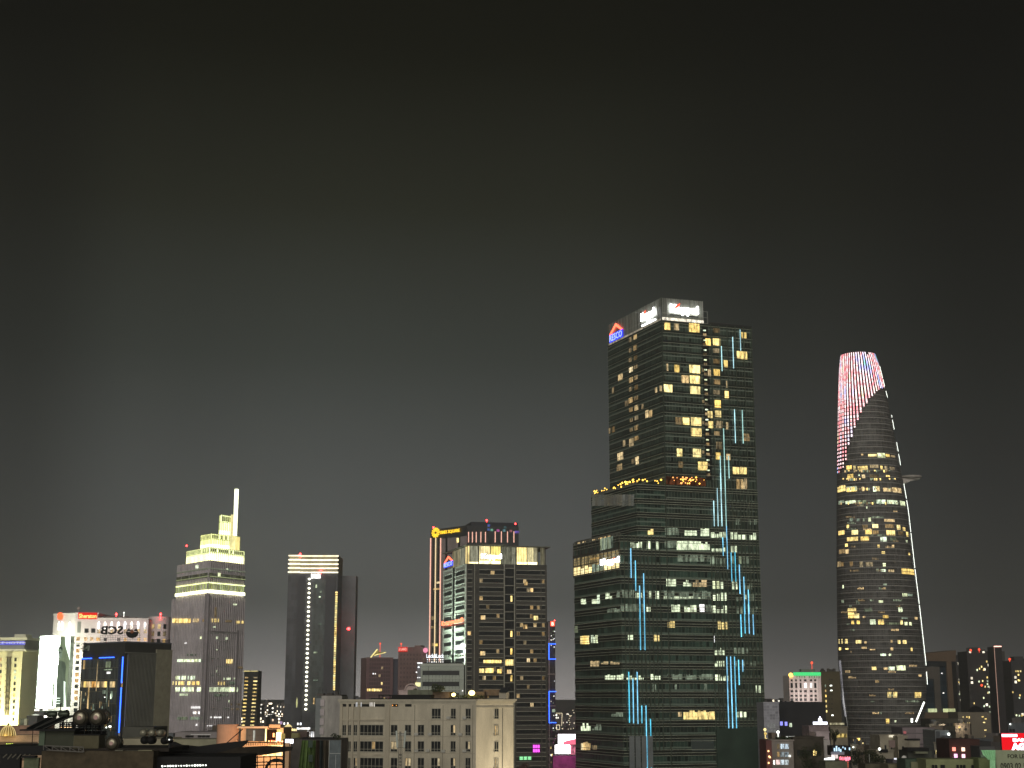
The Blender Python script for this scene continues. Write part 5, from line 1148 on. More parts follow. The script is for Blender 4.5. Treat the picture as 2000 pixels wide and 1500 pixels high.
# ================================================================ WHITE HOTEL WITH RED SIGN AND LED SCREEN
YR = 640
r0, r1, r2, r3 = W(105, 1203, YR+9), W(148, 1197, YR), W(192, 1198, YR+2), W(290, 1212, YR+6)
RA, RB, RC = Fac(XY(r0), XY(r1)), Fac(XY(r1), XY(r2)), Fac(XY(r2), XY(r3)); zra = r1.z; zrc = W(240, 1208, YR+4).z
rh = thing('white_hotel', 'large pinkish white hotel with a red roof sign and rounded right corner', 'hotel', (r2.x, YR+15, 0))
M_wh = principled('pinkish_white_render', (.62, .53, .52, 1), .8, var=.14, scale=.12)
MB().prism([XY(r0), XY(r1), XY(r2), (r2.x, YR+30), (r0.x, YR+30)], 0, zra).prism([XY(r2), XY(r3), (r3.x, YR+30), (r2.x, YR+30)], 0, zrc).build('wall', M_wh, rh)
cr_c = W(312, 1203, YR+17); rad = W(334, 1300, YR+10).x-W(312, 1300, YR+10).x
MB().lathe((cr_c.x, YR+17, 0), (0, 0, 1), [(0, rad), (W(300, 1203, YR+8).z, rad), (W(300, 1203, YR+8).z, 0)], 40).build('round_corner', M_wh, rh, False)
m = MB(); m.fbox(RB, -.2, RB.w+.2, zra-.4, zra+.2, -1, .4).fbox(RC, 0, RC.w, zrc-.5, zrc+.2, -1, .5).fbox(RA, 0, RA.w, zra-.6, zra+.1, -1, .4)
for zz in (zra-13.3, zra-22): m.fbox(RB, 0, RB.w, zz, zz+.35, 0, .3).fbox(RC, 0, RC.w, zz, zz+.35, 0, .3)
m.build('cornice', principled('white_trim', (.74, .68, .64, 1), .7), rh)
rw = Many(rh, 'window'); E_pw = emis('amber_room_light', (1, .62, .22), 1.1, .5, .8)
def pane4(F, x, y, w, h, mat):
    for i in (0, 1):
        for j in (0, 1): rw.px(F, x+i*w*.54, y+j*h*.56, x+i*w*.54+w*.44, y+j*h*.56+h*.42, mat, .02, .1)
for k in range(15):
    y = 1244+k*11.6; on = k in (0, 2, 3, 6, 7, 9, 10)
    rw.px(RB, 148.5-k*.45+.7, y, 156-k*.45+.2, y+7.6, M_glassdk if not on else principled('window_recess', (.3, .2, .15, 1), .8), 0, .02)
    if on: pane4(RB, 149.6-k*.45, y+.6, 5.8, 6.5, E_pw)
for x, on in ((164, 1), (176, 1), (188, 0)): pane4(RB, x, 1245, 6, 6.5, E_pw)
for x in (165, 178): rw.px(RB, x, 1227.5, x+8, 1236, M_glassdk, 0, .06)
rw.px(RB, 151, 1214, 158, 1236, principled('arch_glass', (.2, .2, .18, 1), .5), 0, .06)
for k in range(8):
    x = 190+k*13; 
    for y, mm_ in ((1229, E_warm_mid), (1246, E_pw), (1258, E_pw)):
        if random.random() < .8: pane4(RC if x > 192 else RB, x, y, 5.5, 8 if y == 1229 else 6, mm_ if random.random() < .6 else M_glassdk)
rw.flush()
ar = Many(rh, 'arch_lamp')
for k in range(8):
    u, z = (RC if k else RC).uv(192+k*13, 1222); ar.add(MB().lathe(RC.P(max(u, .5), z-1.5, .25), (0, 0, 1), [(0, .35), (2.2, .55), (3.0, .35), (3.4, 0)], 8), E_whitewin, 1)
for x in (116, 122.5, 137): u, z = RA.uv(x, 1222); ar.add(MB().lathe(RA.P(u, z-2, .3), (0, 0, 1), [(0, .35), (3, .5), (4, 0)], 8), E_whitewin, 1)
ar.flush()
rcw = Many(rh, 'corner_window')
for y in (1218, 1232.5, 1247, 1261):
    for a in (-.95, -.45, .1, .6):
        zz = CH+g(y)*(YR+8); p = (cr_c.x+rad*math.sin(a), YR+17-rad*math.cos(a)); q = (cr_c.x+rad*math.sin(a+.26), YR+17-rad*math.cos(a+.26)); F = Fac(p, q)
        rcw.box(F, 0, F.w, zz-2, zz, random.choice((M_glassdk, M_glassdk, E_warm_mid, E_warm_dim)), 0, .15)
rcw.flush()
rs = MB().fbox(RB, RB.uv(153, 1203)[0], RB.w-.4, RB.uv(170, 1209)[1], RB.uv(170, 1196.5)[1], .2, .8).build('red_sign', emis('red_sign_panel', (1, .03, .02), .9), rh)
letters('Sheraton', RB, 154.5, 1199, 189, 1207.5, emis('orange_letter_light', (1, .42, .12), 3), rs, .2, .85, bold=.03)
u, z = RA.uv(121, 1204); MB().lathe(RA.P(u, z-1.5, .9), (0, 0, 1), [(0, 0), (.3, 1.0), (1.6, 1.3), (2.9, 1.0), (3.2, 0)], 12).build('red_emblem', emis('red_orange_light', (1, .12, .04), 2.5), rh)
MB().fbox(RC, 2, 16, zrc, zrc+.8, -9, -3).fbox(RC, 0, 12, zrc+.2, zrc+1.6, -14, -10).build('roof_plant', principled('grey_plant', (.2, .19, .18, 1), .8), rh)
for x, y in ((226, 1198.5), (313, 1198.5)): u, z = RC.uv(x, y); MB().ball(RC.P(u, z, -4), .45, 6).tube(RC.P(u, zrc, -4), RC.P(u, z, -4), .1, 5).build('beacon_lamp', E_red, rh)
u, z = RC.uv(241, 1195.5); MB().ball(RC.P(u, z, -4), .25, 6).tube(RC.P(u, zrc, -4), RC.P(u, z, -4), .08, 5).build('roof_lamp', E_white, rh)
u, z = RB.uv(153, 1188); MB().ball(RB.P(u, z, -3), .8, 6).tube(RB.P(u, zra, -3), RB.P(u, z, -3), .15, 6).build('roof_globe', principled('pale_globe', (.6, .5, .45, 1), .5), rh)
area_light('hotel_front_fill', RC.P(10, 50, 24), RC.P(6, 72, 0), 30, 1.5, 7000, (1, .88, .82))  # unseen area light added to lift the hotel front
# LED screen
sL, sM, sR = W(79, 1243, YR-4), W(109, 1243, YR-14), W(138, 1243, YR-10); zs1 = sM.z; zs0 = W(109, 1381, YR-14).z
SA, SB = Fac(XY(sL), XY(sM)), Fac(XY(sM), XY(sR))
ls_ = thing('led_screen', 'huge blinding white-green LED screen folded round the corner of the white hotel', 'advertising screen', (sM.x, YR-8, zs0))
MB().fbox(SA, 0, SA.w, zs0-.4, zs1+.4, -.8, 0).build('bright_panel', emis('led_white', (.85, 1, .78), 16, sample=True), ls_)
MB().fbox(SB, 0, SB.w, zs0, zs1, -.8, 0).build('picture_panel', emis('led_pale_green', (.66, .95, .66), .42, .25, .12, sample=True), ls_)
def spoly(pts, mat, name, d=.1):
    q = [SB.P(*SB.uv(x, y), d) for x, y in pts]; MB().face(q).face([p-SB.n*.08 for p in q[::-1]]).build(name, mat, ls_)
spoly([(109, 1243), (118, 1243), (113, 1300), (110, 1330), (109.5, 1381), (105, 1381)][::-1], emis('led_white', (.85, 1, .78), 9), 'bright_area', .12)
spoly([(127, 1243), (138, 1243), (136, 1290), (132, 1275), (128, 1262)][::-1], emis('led_white2', (.85, 1, .85), 2.4), 'bright_area', .12)
E_fig = emis('figure_green', (.38, .56, .40), .30, .3, .15); E_figd = emis('figure_dark', (.2, .3, .24), .2, .3, .2)
spoly([(112, 1300), (115, 1292), (119, 1290), (126, 1293), (129, 1303), (127, 1320), (129, 1345), (122, 1381), (108, 1381), (110, 1340)][::-1], E_fig, 'picture_figure', .16)
spoly([(112.5, 1270), (115, 1264), (119, 1263), (121.5, 1268), (121, 1281), (118, 1287), (114.5, 1285)][::-1], emis('figure_face', (.6, .78, .58), .38), 'picture_figure', .18)
spoly([(112, 1271), (114, 1264), (119, 1261.5), (122, 1266), (121.5, 1272), (118, 1267), (114.5, 1268)][::-1], E_figd, 'picture_figure', .2)
spoly([(113.5, 1272.5), (119.5, 1273.5), (119.5, 1275.5), (113.5, 1274.5)][::-1], E_figd, 'picture_figure', .2)
for y in (1363, 1368, 1373): spoly([(106, y), (117, y), (117, y+1.2), (106, y+1.2)][::-1], emis('led_white2', (.85, 1, .85), 2.4), 'picture_lines', .2)
spoly([(124, 1330), (127.5, 1332), (127, 1350), (129, 1381), (124, 1381)][::-1], emis('led_white3', (.85, 1, .85), 1.6), 'bright_area', .2)
m = MB()
for k in range(12): z = zs0+(zs1-zs0)*k/11; m.fbox(SB, SB.w, SB.w+2.2, z, z+.3, -1.2, -.2).fbox(SA, -.6, 0, z-.2, z+.2, -.6, .4)
m.fbox(SB, SB.w+.1, SB.w+2.2, zs0, zs1, -2, -1.2).fbox(SB, -4, SB.w+1, zs0-2, zs0-1.4, -2, 1)
m.build('screen_frame', principled('grey_green_frame', (.3, .38, .3, 1), .6), ls_)
# ================================================================ DARK BUILDING WITH BLUE TUBE
YD = 420
b0, b1, b2 = W(163, 1257, YD+16), W(245, 1253, YD), W(335, 1262, YD+14)
DA, DB = Fac(XY(b0), XY(b1)), Fac(XY(b1), XY(b2)); zd = b1.z
db = thing('dark_glass_building', 'dark building with vertical slats and a bright blue neon tube up its glass front', 'office building', (b1.x+1, YD+14, 0))
p4 = (b0.x+b2.x-b1.x, b0.y+b2.y-b1.y)
MB().prism([XY(b0), XY(b1), XY(b2), p4], 0, zd).build('wall', principled('dark_taupe_wall', (.05, .05, .043, 1), .8, var=.3, scale=.3), db)
zg = DA.uv(200, 1286)[1]
MB().fbox(DA, 0, DA.uv(232, 1340)[0], 0, zg, 0, .3).build('glazing', curtain('reflective_glazing', (.05, .065, .06), (.12, .12, .08), .55, 3.3, .12, .2, .7, .1, spec=.9), db)
MB().fbox(DA, DA.uv(232.5, 1340)[0], DA.w-.4, 0, zg, 0, .5).build('blue_strip', principled('blue_glass_strip', (.03, .05, .13, 1), .3, var=.2), db)
fd = MB()
for k in range(21): u = 1.0+k*.42*DB.w*.62/8.9; fd.fbox(DB, u, u+.13, 0, zd-2.9, 0, .45)
fd.fbox(DB, 0, DB.w*.66, zd-3.2, zd-2.9, 0, .5)
fd.build('vertical_slats', principled('slat_taupe', (.19, .19, .16, 1), .7), db)
MB().fbox(DB, DB.w*.66, DB.w, 0, zd-1.9, 0, .5).build('blind_wall', principled('taupe_render', (.30, .28, .20, 1), .9, var=.25, scale=.6), db)
u = DA.uv(241, 1340)[0]
MB().fbox(DA, u-.05, u+.09, DA.uv(237, 1431)[1], DA.uv(241, 1343)[1], .5, .8).build('neon_tube', E_blueled, db); MB().fbox(DA, u-.05, u+.09, DA.uv(240, 1334)[1], DA.uv(243, 1283)[1], .5, .8).build('neon_tube', E_blueled, db)
zz = DA.uv(200, 1285.5)[1]; MB().fbox(DA, .1, DA.uv(182, 1287)[0], zz-.1, zz+.15, .4, .6).build('neon_tube', E_blueled, db); MB().fbox(DA, DA.uv(197, 1285)[0], DA.uv(226, 1285)[0], zz, zz+.22, .4, .6).build('neon_tube', E_blueled, db)
MB().fbox(DA, u+.1, u+.3, 0, DA.uv(237, 1432)[1], .4, .8).build('white_pipe', principled('pale_pipe', (.7, .6, .5, 1), .5), db)
dwm = Many(db, 'lit_window')
for k in range(16):
    x = 161+k*5.1; 
    if k not in (10, 13): dwm.px(DA, x, 1331, x+4.2, 1342.5, random.choice((E_warm, E_warm_mid, E_warm_dim, emis('amber_bar', (1, .5, .08), .8, .6, .8))), .3, .4)
for (x, y, w, h, m_) in ((165, 1289, 3, 18, E_warm_mid), (209, 1292, 9, 12, E_cool_dim), (211, 1312, 7, 4, E_whitewin), (205, 1307, 16, 2, E_cool_dim), (173.5, 1331, 2, 62, E_warm_mid), (183, 1375, 1.6, 20, E_cool_dim), (208, 1395, 1.6, 24, E_warm), (210, 1330, 1.3, 60, E_cool_dim), (219, 1350, 3, 12, E_cool_dim), (203, 1348, 5, 7, E_cool_dim), (207.5, 1419.5, 3, 2.5, E_white), (215, 1417.5, 4, 3, E_white), (191, 1290, 1, 60, E_warm_dim), (218, 1355, 2, 10, E_cool), (159, 1350, .8, 60, E_warm_mid), (206, 1361, 1.3, 1.4, E_white), (218, 1361, 1.5, 1.5, E_white)): dwm.px(DA, x, y, x+w, y+h, m_, .31, .42)
for k in range(20): x, y = random.uniform(162, 228), random.uniform(1345, 1430); dwm.px(DA, x, y, x+1, y+random.uniform(3, 14), random.choice((E_cool_dim, E_warm_dim)), .31, .4)
dwm.flush()
m = MB()
for k in range(6): z = DA.uv(237, 1300+k*20.2)[1]; m.fbox(DA, DA.uv(232.5, 1340)[0], DA.w-1.2, z, z+.12, .5, .6)
m.fbox(DA, 0, DA.w, zd-.3, zd+.1, -.4, .1).fbox(DB, 0, DB.w, zd-.3, zd+.1, -.4, .1)
m.build('trim_rails', principled('rail_grey', (.12, .13, .15, 1), .6), db)
m = MB()
for k in range(26): u = DB.w*(.6+.4*k/26); m.fbox(DB, u, u+.06, zd, zd+.9+.3*random.random(), -.5, -.4)
m.build('roof_screen', M_dark, db)
m = MB(); c = DA.P(2.2, zd-1.3, .6); leafy(m, c, 1.7, .8, 1.5, 110, .3); o_ = single(m, 'terrace_plants', 'bushy plants on the corner terrace at the top left of the dark slatted building', 'plants', M_leaf); o_['kind'] = 'stuff'
dwl = MB().fbox(DA, .6, 3.6, zd-2.1, zd-.6, .0, .2).build('terrace_opening', emis('terrace_glow', (.7, .85, .65), .18, .6, .7), db)
# mirrored roof letters on their rack, seen from behind
FX = Fac(XY(W(195, 1248, YD+6)), XY(W(275, 1248, YD+6))); sb = thing('roof_letter_sign', 'dark back-to-front roof letters and round emblem on a rack above the dark slatted building', 'rooftop sign', (FX.P(8, 0).x, YD+6, zd))
letters('SCB', FX, 197, 1222.5, 241.5, 1239.5, M_black, sb, .3, .2, mirror=True, bold=.035)
uc, zc_ = FX.uv(258.5, 1234); ur = FX.uv(271, 1234)[0]-uc
m = MB(); q = [FX.P(uc+ur*math.cos(a), zc_+ur*math.sin(a), .2) for a in [math.pi+math.pi*k/14 for k in range(15)]]; m.face(q).face([p-FX.n*.3 for p in q[::-1]])
for s_ in (-1, 1): q = [FX.P(uc+s_*ur*.15, zc_+ur*.1, .2), FX.P(uc+s_*ur*.9, zc_+ur*.05, .2), FX.P(uc+s_*ur*.6, zc_+ur*.55, .2)]; q = q if s_ > 0 else q[::-1]; m.face(q).face([p-FX.n*.3 for p in q[::-1]])
m.build('emblem', M_black, sb)
q = [FX.P(uc-ur*.35, zc_-.05, .45), FX.P(uc, zc_-ur*.3, .45), FX.P(uc+ur*.35, zc_-.05, .45), FX.P(uc, zc_+ur*.35, .45)]
MB().face(q).face([p-FX.n*.05 for p in q[::-1]]).build('emblem_centre', principled('rust_centre', (.3, .1, .04, 1), .7), sb)
m = MB()
for k in range(24): u = FX.uv(196+k*3.3, 1240)[0]; m.fbox(FX, u, u+.05, zd, FX.uv(200, 1240)[1] if k < 14 else FX.uv(250, 1222)[1], -.2, -.1)
for y in (1241, 1245, 1249): z = FX.uv(230, y)[1]; m.fbox(FX, 0, FX.w, z, z+.06, -.15, -.05)
for y in (1222, 1229, 1236): z = FX.uv(258, y)[1]; m.fbox(FX, FX.uv(245, y)[0], FX.uv(273, y)[0], z, z+.06, -.15, -.05)
m.build('rack', M_dark, sb)
# ================================================================ SMALL LIT TOWER and far city
t_, F, zt_ = block('striped_light_tower', 'small far dark tower with two columns of lit dashes right of the stepped skyscraper', 477, 505, 1310, 1500, 20, principled('dark_slate_tower', (.045, .045, .042, 1), .8))
w = Many(t_, 'lit_dash')
for k in range(14):
    z = zt_-2.5-(0 if k else 0)-k*3.55
    for x0, x1 in ((476, 482.5), (493, 500.5)): w.box(F, F.uv(x0-k*.25+1.5, 1350)[0], F.uv(x1-k*.25+1.5, 1350)[0], z-4.8, z-3.6, E_warm if k % 5 else E_warm_mid, 0, .2)
w.box(F, F.uv(476, 1312)[0], F.uv(488, 1312)[0], zt_-.8, zt_, E_crowny, .2, .4); w.box(F, F.uv(489, 1312)[0], F.uv(504, 1312)[0], zt_-.8, zt_, E_crowny, .2, .4); w.flush()
farm = [curtain('far_block_%d' % k, c, tuple(v*1.2 for v in c), 2.6, 3.2, .9, 1.2, .3, .8, spec=.1, litp=lp, litc=lc, lits=4.5) for k, (c, lp, lc) in enumerate((((.13, .12, .125), .16, (1, .85, .6)), ((.11, .11, .12), .2, (1, .95, .8)), ((.15, .13, .13), .10, (1, .75, .5))))]
fi = 0
def far(px0, px1, pyt, Y, lab, m_=None, step=0):
    global fi
    a, b_ = W(px0, pyt, Y), W(px1, pyt, Y); mb = MB().fbox(Fac(XY(a), XY(b_)), 0, b_.x-a.x, 0, a.z, -30, 0)
    if step: mb.fbox(Fac(XY(a), XY(b_)), (b_.x-a.x)*.3, (b_.x-a.x)*.6, a.z, a.z+step, -20, -5)
    single(mb, 'distant_apartment_block', lab, 'building', m_ or farm[fi % 3], 'distant blocks with tiny lit windows'); fi += 1
GAP1 = 'far hazy block of tiny lights left of the dark slab tower'
random.seed(11)
for k in range(9): x = 498+k*6.4; far(x, x+random.uniform(5, 9), random.uniform(1369, 1384), 2000+random.uniform(0, 900), GAP1, step=3)
for k in range(7): x = 470+k*12; far(x, x+13, random.uniform(1392, 1404), 1500+random.uniform(0, 300), GAP1)
GAP2 = 'far hazy block of tiny lights in the gap left of the green glass tower'
for k in range(6): x = 1084+k*7; far(x, x+random.uniform(6, 8), random.uniform(1393, 1400), 1900+random.uniform(0, 500), GAP2)
GAP3 = 'far low block of faint lights between hotel and dark slab tower on the left'
for k in range(5): x = 50+k*9; far(x, x+9, random.uniform(1378, 1392), 1500+random.uniform(0, 500), GAP3)
for k in range(8): x = 684+k*12; far(x, x+11, random.uniform(1358, 1366), 1500+random.uniform(0, 500), 'far faint low block behind the left end of the cream roof')
for k in range(6): x = 1496+k*11; far(x, x+11, random.uniform(1362, 1368), 1500+random.uniform(0, 500), 'far faint block behind the dark building right of the green glass tower')
o_ = thing('string_light_frame', 'far yellow outline of bulbs in the gap left of the green glass tower', 'lights', W(1090, 1412, 1500))
F = Fac((W(1080, 1400, 1500).x, 1500), (W(1130, 1400, 1500).x, 1500))
E_yl = emis('pale_yellow_bulb', (1, .85, .55), 1.6)
def bulb(x, y, r_=.35, m_=E_yl): u, z = F.uv(x, y); return MB().ball(F.P(u, z), r_, 4)
for (xa, ya, xb, yb) in ((1086, 1393, 1098, 1393), (1098, 1393, 1097, 1417), (1086, 1416, 1093, 1416), (1087, 1425, 1093, 1425), (1087, 1416, 1087, 1425), (1093, 1416, 1093, 1425)):
    MB().tube(F.P(*F.uv(xa, ya)), F.P(*F.uv(xb, yb)), .22, 4).build('light_line', E_yl, o_)
for (x, y) in [(1108, 1394), (1110+2, 1398), (1112, 1403), (1111, 1407), (1113, 1411), (1112, 1415), (1098, 1423), (1099, 1423.5), (1110, 1424), (1115, 1423.5), (1120, 1422.5), (1119, 1387), (1121, 1392), (1116, 1398), (1114, 1398), (1085, 1438)]: bulb(x, y, .42).build('bulb', E_yl, o_)
# ================================================================ HAZY BRICK BUILDING
YZ = 1300
t_, F, zt_ = block('hazy_brick_tower', 'hazy mauve brick building with a small lit triangular gable and red roof sign', 716, 768, 1284, YZ, 30, principled('mauve_brick', (.27, .16, .17, 1), .9, var=.25, scale=.1), cols=9, lit=.04, win=(1.6, 2.2), dark=principled('mauve_window', (.12, .08, .09, 1), .6), skew=6)
MB().fbox(F, F.w, F.w+9, 0, zt_-1, -30, -2).build('blue_return_wall', principled('bluish_wall', (.12, .12, .16, 1), .9), t_)
a, b_ = W(778, 1272, YZ+4), W(834, 1266, YZ-2); F2 = Fac(XY(a), XY(b_)); z2_ = a.z
MB().fbox(F2, 0, F2.w, 0, z2_, -30, 0).fbox(F2, 1, 4, z2_, z2_+2.5, -8, -3).fbox(F2, 8, 22, z2_, z2_+3.5, -12, -2).fbox(F2, 14, 20, z2_+3.5, z2_+5, -12, -2).build('right_wing', principled('mauve_brick_right', (.30, .19, .185, 1), .9, var=.3, scale=.1), t_)
ww = Many(t_, 'wing_window')
for r_ in range(9):
    for c in range(8): ww.box(F2, 2+c*2.9, 3.3+c*2.9, z2_-4-r_*3.8, z2_-2.2-r_*3.8, principled('mauve_window', (.12, .08, .09, 1), .6) if random.random() > .06 else E_warm_dim, 0, .1)
for k in range(9): x = 717+k*3.3; ww.px(F, x, 1345, x+2.4, 1350, E_warm, 0, .2)
for x in (728, 732): ww.px(F, x, 1314.5, x+2, 1317, E_whitewin, 0, .2)
ww.flush()
u0, z0_ = F.uv(723, 1283); u1, z1_ = F.uv(738, 1267)
m = MB(); F3 = F.off(1); q = [F3.P(*F3.uv(x, y)) for x, y in ((724, 1283.5), (754, 1275), (753, 1273), (742, 1274), (737, 1268))]; m.face(q).face([p-F3.n*2 for p in q[::-1]]); m.build('lit_gable', emis('gable_glow', (.75, .65, .25), .45, .5, .2), t_)
m = MB(); m.tube(F3.P(*F3.uv(724, 1284)), F3.P(*F3.uv(737, 1268)), .5, 5); m.tube(F3.P(*F3.uv(731, 1280)), F3.P(*F3.uv(754, 1274)), .35, 5); m.build('gable_light', E_crowny, t_)
for x, y in ((742.5, 1257), (783.5, 1257.5)): p = W(x, y, YZ+6); MB().ball(p, .8, 6).tube((p.x, p.y, p.z-12), p, .2, 5).build('beacon_lamp', E_redsign, t_)
s_ = MB().fbox(F2, F2.uv(778, 1268)[0], F2.uv(796, 1268)[0], F2.uv(787, 1273)[1], F2.uv(787, 1263.5)[1], .1, .5).build('red_sign', emis('red_sign_panel2', (1, .04, .03), .9), t_)
letters('S LAND', F2, 779.5, 1265.5, 794.5, 1270.5, emis('pink_letters', (1, .5, .4), 1.6), s_, .2, .55, bold=.01)
p = W(831, 1270, YZ-4); MB().lathe(p, (0, 1, 0), [(0, 0), (0, 2.2), (.5, 2.2), (.5, 0)], 10).build('pink_emblem', emis('pink_emblem', (1, .35, .5), 1.3), t_)
# arched pinkish buildings below it
M_pk = principled('pinkish_render', (.5, .38, .36, 1), .8, var=.2)
t_, F, zt_ = block('arched_roof_building', 'pinkish building with a small arched gable just above the cream roof', 779, 822, 1348, 600, 12, M_pk)
uc = F.uv(803, 1345)[0]; m = MB()
for k in range(10):
    a0, a1 = math.pi*k/10, math.pi*(k+1)/10; m.tube(F.P(uc+2.4*math.cos(a0), zt_+2.4*math.sin(a0), .2), F.P(uc+2.4*math.cos(a1), zt_+2.4*math.sin(a1), .2), .35, 5)
m.fbox(F, uc-2.4, uc+2.4, zt_, zt_+1.6, -3, 0); m.build('arch', M_pk, t_)
t_, F, zt_ = block('lit_white_building', 'small building with bright white horizontal lamps left of the low pale office', 815, 824, 1294, 640, 8, principled('grey_wall_h', (.25, .25, .27, 1), .8))
for (x0, y, x1) in ((815, 1295, 825), (816, 1303, 819.5), (812.5, 1313, 814.5), (815, 1323.5, 821)): MB().fbox(F, F.uv(x0, y)[0], F.uv(x1, y)[0], F.uv(818, y+1)[1], F.uv(818, y-1)[1], .1, .4).build('strip_lamp', E_whitewin, t_)
MB().fbox(F, F.uv(811, 1336)[0], F.uv(822, 1336)[0], F.uv(816, 1341)[1], F.uv(816, 1333)[1], .1, .5).build('lit_sign', E_crowny, t_)
# ================================================================ MID DISTANCE, left of the cream building
random.seed(23)
M_old = principled('peeling_grey_concrete', (.42, .40, .37, 1), .95, var=.45, scale=.55, streak=1)
t_, F, zt_ = block('old_concrete_building', 'stained pale grey concrete building with a blank peeling wall beside the cream building', 628, 668, 1359, 330, 12, M_old, par=0)
MB().fbox(F, -1.3, 0, 0, zt_-.5, -9, -.6).build('stair_bay', principled('grey_blue_bay', (.24, .26, .26, 1), .8, var=.3), t_)
m = MB()
for k in range(6): z = zt_-2.2-k*2.0; m.fbox(F, -.2, .7, z, z+1.4, -.4, .25)
m.build('balcony_boxes', principled('pale_box', (.5, .45, .46, 1), .8), t_)
MB().fbox(F, .8, 2, zt_, zt_+.6, -6, -3).fbox(F, 2.6, 3.1, zt_, zt_+.9, -5, -4).fbox(F, 0, 4.2, zt_, zt_+.25, -12, -.2).fbox(F, -1.2, .2, zt_, zt_+.5, -5, -1).build('roof_clutter', M_roof, t_)
m = MB()
for k in range(7): m.tube(F.P(-1+k*.8, zt_, -3), F.P(-1+k*.8, zt_+random.uniform(.6, 1.6), -3), .03, 4)
m.build('aerials', M_dark, t_)
# market awnings and shops, 560-665
Yg = 230
def boxpx(name, label, cat, x0, y0, x1, y1, Y, th, mat, group=None, d=0):
    a, b_ = W(x0, y1, Y), W(x1, y0, Y)
    return single(MB().box(a.x, b_.x, Y, Y+th, a.z, b_.z), name, label, cat, mat, group)
def downto(name, label, cat, x0, y0, x1, Y, th, mat, group=None, z0=0):
    a, b_ = W(x0, y0, Y), W(x1, y0, Y)
    return single(MB().box(a.x, b_.x, Y, Y+th, z0, a.z), name, label, cat, mat, group)
downto('shop_building', 'brown shop building with dark upper storey behind the green draped front', 'building', 563, 1444, 667, 240, 10, principled('dark_brown_shop', (.10, .09, .08, 1), .9, var=.5, scale=.5))
boxpx('awning', 'long dark flat awning between the lit shops and the cream building', 'awning', 590, 1440.5, 650, 1444.5, 226, 2.5, M_black)
def drape(label, x0, x1, y0, xb0, xb1, Y, mat):
    """hanging cloth with folds that fall in and out"""
    m = MB(); n = 18; z1 = W(x0, y0, Y).z; z0 = W(x0, 1530, Y).z
    top = [(W(x0+(x1-x0)*k/n, y0, Y).x, Y+.25*math.sin(k*1.7)) for k in range(n+1)]; bot = [(W(xb0+(xb1-xb0)*k/n, 1530, Y).x, Y-.5+.5*math.sin(k*1.7)) for k in range(n+1)]
    for k in range(n):
        m.face([(bot[k][0], bot[k][1], z0), (bot[k+1][0], bot[k+1][1], z0), (top[k+1][0], top[k+1][1], z1), (top[k][0], top[k][1], z1)])
        m.face([(top[k][0], top[k][1]+.06, z1), (top[k+1][0], top[k+1][1]+.06, z1), (bot[k+1][0], bot[k+1][1]+.06, z0), (bot[k][0], bot[k][1]+.06, z0)])
    single(m, 'hanging_tarpaulin', label, 'tarpaulin', mat, 'tarpaulins hung on the shop front')
G1 = principled('green_tarp', (.15, .24, .07, 1), .8, var=.5, scale=1.2)
drape('bright green tarpaulin, widest of the cloths on the shop front', 590, 620, 1446, 580, 622, 226, G1)
drape('brown tarpaulin between the green cloth and the grey one', 617, 624, 1446, 614, 624, 225.6, principled('brown_tarp', (.17, .12, .09, 1), .9, var=.4, scale=1))
drape('grey blue tarpaulin between two brown cloths', 623, 632, 1446, 622, 632, 225.8, principled('greyblue_tarp', (.10, .13, .13, 1), .9, var=.5, scale=1))
drape('light brown tarpaulin beside the glazed stair', 631, 643, 1446, 630, 643, 225.4, principled('tan_tarp', (.20, .17, .12, 1), .9, var=.4, scale=1))
for k, (x, y) in enumerate(((602, 1446), (602, 1474))): boxpx('small_window', 'dark small window in the %s half of the green tarpaulin' % ('upper', 'lower')[k], 'window', x, y, x+9, y+14, 224.6, .1, principled('green_black_window', (.03, .06, .04, 1), .4))
t = thing('glazed_stair', 'blue-grey glazed stair with thin white frame lines at the left foot of the cream building', 'staircase', W(652, 1500, 224))
a, b_ = W(643, 1446, 224), W(664, 1530, 224); F = Fac((a.x, 224), (b_.x, 224))
MB().fbox(F, 0, F.w, b_.z, a.z, -1, 0).build('glazing', principled('bluegrey_glass', (.12, .15, .16, 1), .4, var=.4, scale=1), t)
m = MB(); m.fbox(F, .0, .06, b_.z, a.z, 0, .05).fbox(F, 0, F.w, F.uv(650, 1472)[1], F.uv(650, 1472)[1]+.06, 0, .05).fbox(F, 1.0, 1.05, b_.z, F.uv(650, 1474)[1], 0, .05); m.build('white_frame', principled('white_metal_frame', (.6, .62, .6, 1), .5), t)
m = MB()
for k in range(3): leafy(m, W(652+k*5, 1436+k*2, 227), .5, .5, .35, 60, .12)
m.tube(W(655, 1452, 227), W(661, 1438, 227), .04, 5); o_ = single(m, 'rooftop_shrub', 'small straggly plant on the awning end next to the cream building', 'plant', M_leaf)
# lit shop row behind (555-615, 1418-1442)
Ys = 300
def lamp_bar(name, label, x0, y0, x1, y1, Y, mat, n, cat='lamps', group=None):
    t = thing(name, label, cat, W((x0+x1)/2, y1+1, Y), group)
    a, b_ = W(x0, y0, Y), W(x1, y1, Y)
    F = Fac((a.x, Y), (b_.x, Y)); m = MB()
    for k in range(n):
        u = F.w*(k+.5)/n; MB().fbox(F, u-F.w/n*.36, u+F.w/n*.36, b_.z+random.uniform(0, .15)*(a.z-b_.z), a.z-random.uniform(0, .2)*(a.z-b_.z), .05, .2).build('lamp', mat, t)
    m.fbox(F, 0, F.w, b_.z-.08, b_.z-.02, -.1, .3); m.build('lamp_rail', M_dark, t); return t
E_shop = emis('white_shop_light', (.95, .97, 1), 2.4, .4, 1); E_shopy = emis('yellow_shop_light', (1, .78, .3), 2.4, .4, 1)
